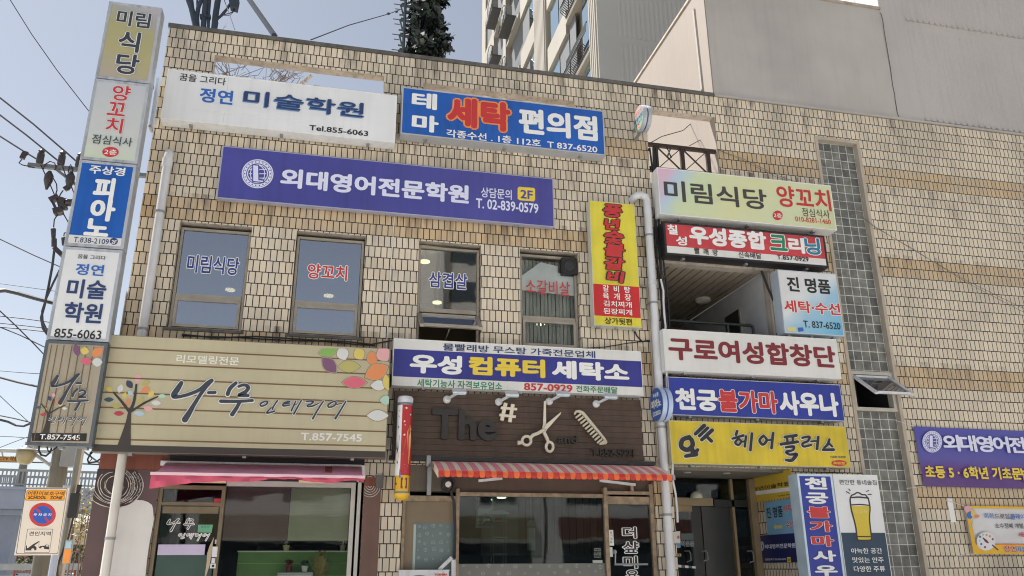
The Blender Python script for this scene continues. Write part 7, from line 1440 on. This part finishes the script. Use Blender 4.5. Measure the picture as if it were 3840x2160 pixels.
# lamp arm and globe
t = thing('street_lamp', 'street lamp with a cream globe under a round cap on a horizontal arm', 'street lamp', pt('S', 272, 260, Yp-.1))
zl = pt('S', 400, 146, Yp-.1).z; b = MB().use(M_STEEL).tube([(pt('S', -160, 146, Yp-.1).x, Yp-.1, zl), (xp-.1, Yp-.1, zl)], .035, 8); b.tube([pt('S', 362, 176, Yp-.1), pt('S', 540, 302, Yp-.1)], .03, 8); b.build('arm', t)
c = pt('S', 270, 190, Yp-.1); rg = .165; MB().use(mat('globe_cream2', (142, 134, 104), .3, 0, .06)).lathe(c, [(.08, -rg*.95), (rg*.75, -rg*.7), (rg, -rg*.1), (rg*.97, rg*.3), (rg*.8, rg*.62)], 24).build('globe', t, smooth=True); MB().use(mat('cap_white', (136, 138, 138), .4)).lathe(c, [(rg*1.2, rg*.5), (rg*1.18, rg*.6), (rg*.6, rg*.86), (rg*.5, rg*1.0), (.05, rg*1.1), (.05, rg*1.5)], 24).build('cap', t, smooth=True)
p0_, p1_ = pt('S', -330, 180, Yp), pt('S', 205, 252, Yp); t = thing('camera_notice', 'orange notice board with dark letters hanging behind the lamp globe', 'sign', ((p0_.x+p1_.x)/2, Yp, p1_.z)); MB().use(mat('notice_orange', (176, 124, 44), .5, 0, .05)).box((p0_.x, Yp, p1_.z), (p1_.x, Yp+.03, p0_.z-.02)).build('board', t); MB().use(M_STEEL).bar((p1_.x-.3, Yp+.015, p0_.z-.03), (p1_.x-.3, Yp-.1, zl), .02).bar((p0_.x+.3, Yp+.015, p0_.z-.03), (p0_.x+.3, Yp-.1, zl), .02).build('hanger', t)
a = Art(PL('Y', Yp)); a.text('방범용 CCTV 작동', ('S', -200, 238), ('S', 196, 198), mat('notice_ink', (66, 50, 36), .5), .02); a.build('lettering', t)
# posts
def post(label, x0_, y0_, x1_, y1_, Y, r_, m, zt_=None, name='post'):
    a_, c = pt('S', x0_, y0_, Y), pt('S', x1_, y1_, Y); x_ = (a_.x+c.x)/2; b_ = MB().use(m).tube([(x_, Y, 0), (x_, Y, zt_ or a_.z)], r_, 14); return tag(b_.build(name, None, smooth=True), label, 'post'), x_
M_SIL = mat('silver_post', (118, 118, 114), .35, .6, .12)
_, xs1 = post('tall silver steel post right of the utility pole', 800, 110, 640, 1449, 2.0, .036, M_SIL, 3.35)
_, xs2 = post('slim pale post close behind the tall silver post', 835, 110, 668, 1449, 3.2, .034, mat('pale_post', (160, 156, 154), .45, .2, .08), 3.9)
b = MB().use(M_DARK); q = pt('S', 785, 720, 1.95); b.box((q.x-.055, 1.86, q.z-.15), (q.x+.055, 1.945, q.z+.16)).tube([q+Vector((.01, -.03, .16)), q+Vector((.02, -.03, .27))], [.02, .035], 8).tube([q+Vector((0, 0, -.15)), q+Vector((-.02, 0, -.4)), q+Vector((-.1, 0, -.75)), q+Vector((-.04, .02, -1.0))], .014, 6); tag(b.build('control_box', None), 'black control box strapped to the silver post', 'box')
b = MB().use(mat('sticker_orange', (222, 140, 64), .5)); q = pt('S', 700, 1240, 1.93); b.box((q.x-.04, 1.925, q.z-.085), (q.x+.04, 1.935, q.z+.085)).use(mat('sticker_blue', (150, 186, 206), .5)).box((q.x-.035, 1.925, q.z+.09), (q.x+.03, 1.935, q.z+.18)).use(M_STEEL).box((q.x-.05, 1.935, q.z-.09), (q.x+.05, 1.945, q.z+.2)); tag(b.build('sticker_plate', None), 'orange and pale blue plate low on the silver post', 'plate')
# no-parking sign
Yn = 1.0; q = [pt('S', *k_, Yn) for k_ in ((262, 525), (714, 523), (608, 1224), (160, 1240))]; X0, X1, Z0, Z1 = (q[0].x+q[3].x)/2, (q[1].x+q[2].x)/2, (q[2].z+q[3].z)/2, (q[0].z+q[1].z)/2
t = thing('traffic_sign', 'white no-parking traffic sign with an orange header and a tow-truck picture', 'traffic sign', ((X0+X1)/2, Yn+.05, 0)); M_TSW = mat('traffic_white', (214, 204, 192), .4, 0, .03); M_TSB = mat('traffic_black', (44, 42, 42), .45)
MB().use(M_TSW).box((X0, Yn, Z0), (X1, Yn+.02, Z1)).build('plate', t); xm = pt('S', 562, 1300, Yn+.05).x
MB().use(mat('post_blue', (150, 160, 180), .4, .3)).tube([(xm, Yn+.06, 0), (xm, Yn+.06, Z1+.03)], .042, 14).build('post', t, smooth=True)
a = Art(PL('Y', Yn)); 
def rr(x0_, y0_, x1_, y1_, sk, m, r_=14):
    pts = []
    for cx_, cy_, a0 in ((x1_-r_, y0_+r_, -90), (x1_-r_, y1_-r_, 0), (x0_+r_, y1_-r_, 90), (x0_+r_, y0_+r_, 180)):
        for k in range(5): an = radians(a0+k*22.5); pts.append((cx_+r_*cos(an), cy_+r_*sin(an)))
    a.poly([('S', x+sk*(y-y0_), y) for x, y in pts], m)
sk = -.148
rr(270, 532, 706, 1218, sk, M_TSB); rr(275, 537, 701, 1213, sk, M_TSW); rr(281, 549, 690, 661, sk, M_TSB); rr(284, 552, 687, 658, sk, mat('traffic_orange', (226, 152, 40), .4, 0, .03))
a.text('어린이보호구역', ('S', 288, 606), ('S', 678, 566), M_TSB, .02); a.text('SCHOOL   ZONE', ('S', 294, 645), ('S', 656, 614), M_TSB, .035)
a.ell('S', 446, 808, 139, 124, M_RED, -4); a.ell('S', 446, 810, 104, 93, mat('traffic_blue', (34, 84, 176), .4), -4)
a.poly([('S', 378, 752), ('S', 396, 742), ('S', 432, 786), ('S', 414, 796)], M_RED); a.poly([('S', 462, 842), ('S', 480, 832), ('S', 516, 872), ('S', 500, 884)], M_RED); a.text('주 차 금 지', ('S', 350, 822), ('S', 540, 795), M_PW, .03)
rr(288, 957, 556, 1205, sk, M_TSB, 10); rr(292, 961, 552, 1201, sk, M_TSW, 10); a.text('견인지역', ('S', 300, 1028), ('S', 536, 984), M_TSB, .02)
a.poly([('S', x, y) for x, y in ((268, 1182), (272, 1130), (284, 1130), (284, 1160), (300, 1152), (345, 1118), (412, 1082), (416, 1090), (362, 1130), (385, 1150), (382, 1176), (365, 1182))], M_TSB); a.ell('S', 345, 1175, 16, 15, M_TSW); a.stroke('S', [(412, 1086, 3), (408, 1140, 3), (420, 1148, 3)], M_TSB)
a.poly([('S', x, y) for x, y in ((404, 1156), (424, 1136), (470, 1132), (486, 1120), (516, 1126), (516, 1172), (480, 1168))], M_TSB); a.poly([('S', 488, 1126), ('S', 510, 1130), ('S', 508, 1142), ('S', 480, 1138)], M_TSW); a.ell('S', 448, 1158, 14, 13, M_TSW); a.build('lettering', t)
# footbridge
M_GD = mat('girder_blue', (140, 150, 170), .6, .05, .06, 2); Yb0 = 30
A0_ = pt('S', 0, 515, Yb0); best = min((abs(pt('S', 985, 540, Yq).z-A0_.z), Yq) for Yq in [30+k*.25 for k in range(80)])[1]; B0_ = pt('S', 985, 540, best)
dv = (B0_-A0_); dv.z = 0; L_ = dv.length; dv = dv/L_; nv = Vector((-dv.y, dv.x, 0)); P0_ = A0_-dv*14; LL = L_+26
hg = A0_.z-pt('S', 0, 745, Yb0).z
t = thing('footbridge', 'blue-grey pedestrian footbridge with a white railing in the distance', 'bridge', (P0_.x+dv.x*10, P0_.y+dv.y*10, 0)); c = P0_+dv*LL/2
MB().use(M_GD).obox((c.x, c.y, A0_.z-hg/2), dv*LL/2, nv*.12, (0, 0, hg/2)).obox(c+nv*1.5+Vector((0, 0, -.15)), dv*LL/2, nv*1.37, (0, 0, .1)).obox(c+nv*3+Vector((0, 0, -hg/2)), dv*LL/2, nv*.12, (0, 0, hg/2)).obox(c-nv*.2+Vector((0, 0, -.06)), dv*LL/2, nv*.08, (0, 0, .06)).build('girder', t)
zr = pt('S', 0, 338, Yb0).z-A0_.z; b = MB().use(mat('rail_white', (138, 141, 146), .5, .1)); nb = int(LL/.155)
for s_, off in ((0, 0.0), (1, 2.9)):
    o_ = nv*off; b.obox(c+o_+Vector((0, 0, zr)), dv*LL/2, nv*.05, (0, 0, .05)).obox(c+o_+Vector((0, 0, .12)), dv*LL/2, nv*.03, (0, 0, .03))
    for k in range(nb if s_ == 0 else nb//1): q = P0_+dv*(k*.155+.05)+o_; b.obox(q+Vector((0, 0, zr/2+.05)), dv*.028, nv*.02, (0, 0, zr/2-.08))
r_ = b.build('railing', t)
c1 = pt('S', 45, 1000, Yb0+1.5); b = MB().use(M_GD).obox((c1.x-.15, Yb0+1.6, (A0_.z-hg)/2), (.62, 0, 0), (0, .5, 0), (0, 0, (A0_.z-hg)/2)).obox((c1.x+.0, Yb0+1.6, A0_.z-hg-.12), (1.3, 0, 0), (0, 1.2, 0), (0, 0, .119)); b.build('pillar', t)
q = pt('S', 205, 500, Yb0+.6); b = MB().use(M_SIL).tube([(q.x, Yb0+.6, q.z-.3), (q.x, Yb0+.6, q.z+.9)], [.20, .16], 12).tube([(q.x, Yb0+.6, q.z+.9), (q.x+.06, Yb0+.6, pt('S', 232, 265, Yb0+.6).z)], [.06, .05], 8); tag(b.build('bridge_post', None), 'thin pale post rising above the footbridge railing left of the utility pole', 'post')
# trees and greenery beyond
def baretree(p_, h, seed, label, m, depth=4, sp_=.6, r0=.09):
    rnd_ = random.Random(seed); t_ = thing('bare_tree', label, 'tree', p_); tr_ = MB().use(m); cr_ = MB().use(m)
    def grow(a_, d_, L_, r_, n):
        e = a_+d_*L_; (tr_ if n == depth else cr_).tube([a_, a_+d_*L_*.5+Vector((rnd_.gauss(0, .04), rnd_.gauss(0, .04), 0))*L_, e], [r_, r_*.85, r_*.65], 6 if n > 1 else 4, cap=False)
        if n == 0: return
        for k in range(3 if n > 1 else 4):
            d2 = (d_+Vector((rnd_.gauss(0, sp_), rnd_.gauss(0, sp_), rnd_.uniform(-.1, .4)))).normalized(); grow(a_+d_*L_*rnd_.uniform(.55, 1), d2, L_*rnd_.uniform(.55, .8), r_*.55, n-1)
    grow(Vector(p_), Vector((0, 0, 1)), h*.42, r0, depth); tr_.build('trunk', t_, smooth=True); cr_.build('crown', t_); return t_
M_BARK = mat('bark_grey', (120, 104, 94), .85, 0, .15, 6)
q = pt('S', 905, 390, 52); baretree((q.x, 52, 0), q.z*1.02, 5, 'bare twiggy tree whose top shows above the footbridge railing by the shop', M_BARK)
q = pt('S', 150, 1000, 42); baretree((q.x+.2, 42, 0), 5.6, 8, 'bare brown tree under the footbridge left of the traffic sign', M_BARK, sp_=.7)
q = pt('S', 190, 1000, 43); baretree((q.x+1.2, 44, 0), 4.6, 9, 'smaller bare tree half hidden behind the traffic sign', M_BARK, sp_=.7)
def shrub(name, reg, x, y, Y, rad, n, s_, ms, seed, label, lumps=3):
    c = pt(reg, x, y, Y); t_ = thing(name, label, 'shrub', (c.x, Y, 0)); b_ = MB(); rnd_ = random.Random(seed)
    for k in range(lumps): leafcloud(b_, c+Vector((rnd_.gauss(0, rad[0]*.5), rnd_.gauss(0, rad[1]*.4), rnd_.gauss(0, rad[2]*.55))), [v*.7 for v in rad], n//lumps, s_, ms, seed+k)
    b_.build('leaves', t_); b2 = MB().use(M_BARK)
    for k in range(6): b2.bar((c.x+rnd_.gauss(0, .1), Y, 0), (c.x+rnd_.gauss(0, rad[0]*.6), Y, c.z+rnd_.uniform(-.3, .6)*rad[2]), .03)
    b_ = b2.build('stems', t_); return t_
FY = [mat('forsythia', (176, 158, 60), .6, 0, 0), mat('leaf_olive', (90, 92, 58), .6, 0, 0), mat('leaf_brown', (96, 84, 62), .6, 0, 0)]
shrub('flowering_shrub', 'S', 865, 880, 24, (.5, .5, 1.25), 800, .055, FY, 70, 'yellow flowering shrub between the silver post and the brown shop wall', 9)
shrub('hedge_shrub', 'S', 800, 1180, 30, (1.1, .6, .65), 1500, .07, LV_[1:], 80, 'dark green shrub below the yellow flowering shrub', 5)
shrub('hedge_shrub', 'S', 330, 1310, 46, (2.6, .6, .35), 1300, .09, LV_[1:]+FY[2:], 85, 'low grey-green hedge seen beneath the traffic sign', 6)
b = MB().use(mat('board_mauve', (176, 164, 162), .7, 0, .08)); q0, q1 = pt('S', 785, 905, 26), pt('S', 835, 1120, 26); b.box((q0.x, 26, q1.z), (q1.x+.35, 26.05, q0.z)).use(mat('board_brown', (104, 90, 84), .7)).box((q0.x-.42, 26, q1.z), (q0.x-.002, 26.05, q0.z)).use(M_STEEL).bar((q0.x, 26.07, 0), (q0.x, 26.07, q1.z), .06); tag(b.build('notice_board', None), 'mauve and brown panel on a stand in front of the yellow flowering shrub', 'panel')
b = MB().use(mat('brick_far', (150, 112, 104), .85, 0, .1)); q0, q1 = pt('S', -260, 1010, 62), pt('S', 420, 1130, 62); t = thing('far_house', 'low reddish house wall with pale roof edge far beyond the footbridge', 'house', ((q0.x+q1.x)/2, 64, 0)); b.box((q0.x, 62, 0), (q1.x+14, 68, q0.z)).build('wall', t); MB().use(mat('roof_far', (150, 146, 142), .8)).prism([(q0.x-.5, 61.5, q0.z+.001), (q0.x-.5, 68.5, q0.z+.001), (q0.x-.5, 65, q0.z+1.6)], (q1.x+15-q0.x, 0, 0)).build('roof', t)
# guard rail and traffic at the bottom edge
t = thing('guard_rail', 'white horizontal guard rail along the road in the lower left corner', 'guard rail', (pt('S', 300, 1350, 28).x, 28, 0)); zq = pt('S', 300, 1352, 28).z; xq0, xq1 = pt('S', -500, 1350, 28).x, pt('S', 860, 1345, 28).x
MB().use(mat('rail_pale', (150, 152, 154), .45, .2)).box((xq0, 27.95, zq-.13), (xq1+3, 28.02, zq+.12)).box((xq0, 27.95, zq-.42), (xq1+3, 28.0, zq-.32)).build('rail', t)
for k in range(7): x_ = xq0+(xq1+2-xq0)*k/6; MB().use(M_SIL).box((x_-.05, 28.021, 0), (x_+.05, 28.12, zq+.1)).build('post', t)
def car(label, x_, Y, col_, seed=0):
    t_ = thing('parked_car', label, 'car', (x_, Y, 0)); b_ = MB().use(col_)
    prof = [(-2.1, .35), (-2.15, .75), (-1.9, .92), (-1.2, 1.0), (-.55, 1.42), (.75, 1.46), (1.5, 1.02), (2.1, .9), (2.15, .4)]
    b_.prism([(x_+a_, Y-.85, z_) for a_, z_ in prof], (0, 1.7, 0)); b_.build('body', t_)
    MB().use(mat('car_glass', (36, 44, 52), .1)).prism([(x_+a_, Y-.86, z_) for a_, z_ in ((-1.05, 1.02), (-.5, 1.37), (.7, 1.4), (1.3, 1.03))], (0, .008, 0)).build('side_window', t_)
    for wx in (-1.35, 1.35):
        w_ = MB().use(M_DARK).lathe((x_+wx, Y-.86, .33), [(.2, 0), (.33, .02), (.33, .2)], 22, (0, 1, 0)).build('wheel', t_); MB().use(M_SIL).lathe((x_+wx, Y-.875, .33), [(.2, 0), (.2, .01)], 16, (0, 1, 0)).build('rim', w_)
    MB().use(mat('head_lamp', (214, 214, 208), .2)).box((x_-2.16, Y-.8, .68), (x_-2.05, Y-.5, .8)).box((x_-2.16, Y+.5, .68), (x_-2.05, Y+.8, .8)).build('headlight', t_); return t_
car('dark car whose roof shows above the guard rail at the lower left', pt('S', 70, 1300, 34).x, 34, mat('car_slate', (70, 78, 90), .25, .4, .03))
car('pale car behind the guard rail in line with the utility pole', pt('S', 620, 1400, 37).x, 37, mat('car_white', (206, 206, 204), .25, 0, .03))
for x_, nm in ((155, 'red and white traffic bollard left of the utility pole base'), (785, 'red and white traffic bollard beside the brown shop wall')):
    q = pt('S', x_, 1400, 24); t = thing('bollard', nm, 'bollard', (q.x, 24, 0), 'red and white bollards beside the road'); zt = pt('S', x_, 1388, 24).z; b = MB().use(mat('bollard_red', (130, 50, 42), .5)).tube([(q.x, 24, 0), (q.x, 24, zt)], .035, 12); b.use(M_PW)
    for k in (.25, .5, .75): b.lathe((q.x, 24, zt*k), [(.037, 0), (.037, .12)], 12)
    b.build('shaft', t); MB().use(M_DARK).lathe((q.x, 24, 0), [(.14, 0), (.12, .04)], 14).build('foot', t)
# overhead wires
def wire(label, pts, r_, Y=7.0, sag=0):
    b_ = MB().use(mat('wire_black', (52, 54, 60), .6)); q_ = [pt(reg, x, y, Y) for reg, x, y in pts]; d0 = (q_[0]-q_[1]).normalized(); q_ = ([q_[0]+d0*18+Vector((0, 0, .8)), q_[0]+d0*7+Vector((0, 0, .15))] if q_[0].x < -5.2 and 'drop lead' not in label else [])+q_
    if 'insulators' not in label: q_.append(Vector((max(xp, q_[-1].x+.05), Yp-.05, q_[-1].z-.05)))
    b_.tube(q_, r_, 6); return tag(b_.build('overhead_wire', None), label, 'wire', 'overhead wires crossing the sky left of the light-box pier')
wire('single hair-thin wire slanting steeply down from the top left of the photo', [('A0', 40, -60), ('A0', 240, 260), ('A0', 430, 530), ('A0', 640, 800), ('A0', 760, 950)], .009, 6)
wire('uppermost of the three thick wires reaching the crossarm insulators', [('A0', -80, 675), ('A0', 0, 738), ('A0', 250, 935), ('A0', 500, 1150), ('A0', 590, 1230)], .018)
wire('middle of the three thick wires reaching the crossarm insulators', [('A0', -80, 800), ('A0', 0, 868), ('A0', 200, 1020), ('A0', 440, 1215)], .018)
wire('lowest of the three thick wires reaching the crossarm insulators', [('A0', -60, 990), ('A0', 0, 1028), ('A0', 180, 1142), ('A0', 285, 1205)], .018)
wire('thin straight wire just below the insulator drop leads', [('A1', -80, 315), ('A1', 0, 356), ('A1', 250, 475), ('A1', 470, 572)], .012, 8)
wire('faint nearly level wire above the thick black cable', [('A1', -50, 684), ('A1', 200, 718), ('A1', 440, 752)], .007, 9)
wire('thickest black cable, humped, entering from the left edge', [('A1', -120, 770), ('A1', -40, 748), ('A1', 40, 742), ('A1', 130, 762), ('A1', 260, 800), ('A1', 400, 836)], .042)
wire('steep thin wire crossing below the thick black cable', [('A1', -30, 870), ('A1', 120, 1010), ('A1', 260, 1150), ('A1', 330, 1225)], .013)
wire('upper level wire of the lower bundle', [('A1', -50, 930), ('A1', 200, 958), ('A1', 370, 982)], .010)
wire('second level wire of the lower bundle', [('A1', -50, 984), ('A1', 180, 1008), ('A1', 365, 1030)], .010)
wire('third wire of the lower bundle', [('A1', -50, 1014), ('A1', 180, 1036), ('A1', 360, 1056)], .010)
wire('lowest slanting wire of the lower bundle', [('A1', -50, 1000), ('A1', 150, 1080), ('A1', 340, 1172)], .011)
wire('black drop lead falling from the switch box to behind the pier', [('A1', 412, 420), ('A1', 395, 560), ('A1', 365, 720), ('A1', 335, 860), ('A1', 310, 950), ('A1', 325, 1030), ('A1', 360, 1080)], .026, 6.9)
wire('second drop lead joining the first beside the pier', [('A1', 465, 560), ('A1', 400, 690), ('A1', 350, 800), ('A1', 318, 900), ('A1', 322, 980), ('A1', 358, 1050)], .022, 6.85)
wire('faint wire above the looped cable by the lowest light box', [('A1', -50, 1345), ('A1', 150, 1362), ('A1', 290, 1372)], .008, 9)
wire('looped cable with coils beside the lowest light box', [('A1', -50, 1385), ('A1', 0, 1400), ('A1', 130, 1435), ('A1', 290, 1470)], .020)
wire('upper strand of the sagging cables left of the printed tree', [('A2', -50, 228), ('A2', 100, 258), ('A2', 225, 288)], .012)
wire('thick lower strand of the sagging cables left of the printed tree', [('A2', -50, 258), ('A2', 60, 285), ('A2', 120, 312), ('A2', 180, 318), ('A2', 225, 300)], .022)
wire('level thin wire above the lamp arm', [('A2', -50, 392), ('A2', 100, 398), ('A2', 200, 406)], .007)
wire('thin wire rising to the pier above the lamp globe', [('A2', -40, 495), ('A2', 60, 455), ('A2', 200, 402)], .007)
wire('thin slanting wire left of the printed tree', [('A2', -30, 60), ('A2', 90, 175), ('A2', 215, 285)], .007)
wire('level wire passing behind the utility pole below the lamp', [('S', -60, 250), ('S', 300, 258), ('S', 700, 270), ('S', 1060, 285)], .020, 12)
b = MB().use(M_DARK); b.tube([pt('S', x, y, -.3) for x, y in ((945, 170), (915, 230), (925, 268), (960, 262), (1010, 255), (1045, 225))], .010, 6).tube([pt('S', x, y, -.3) for x, y in ((940, 180), (960, 225), (930, 262), (912, 240))], .006, 5); b.bar(pt('S', 945, 170, -.3), pt('S', 960, 160, -.3)+Vector((0, .2, .1)), .02); tag(b.build('cable', None), 'looped loose cable under the left end of the tan sign', 'cable')
b = MB().use(M_DARK); b.tube([pt('S', x, y, -.5) for x, y in ((410, 90), (405, 140), (430, 185), (480, 195), (520, 160), (540, 110))], .011, 6).tube([pt('S', x, y, -.5) for x, y in ((490, 100), (505, 150), (560, 130), (600, 95))], .008, 5); tag(b.build('cable', None), 'cable loop under the lowest light box of the pier', 'cable')
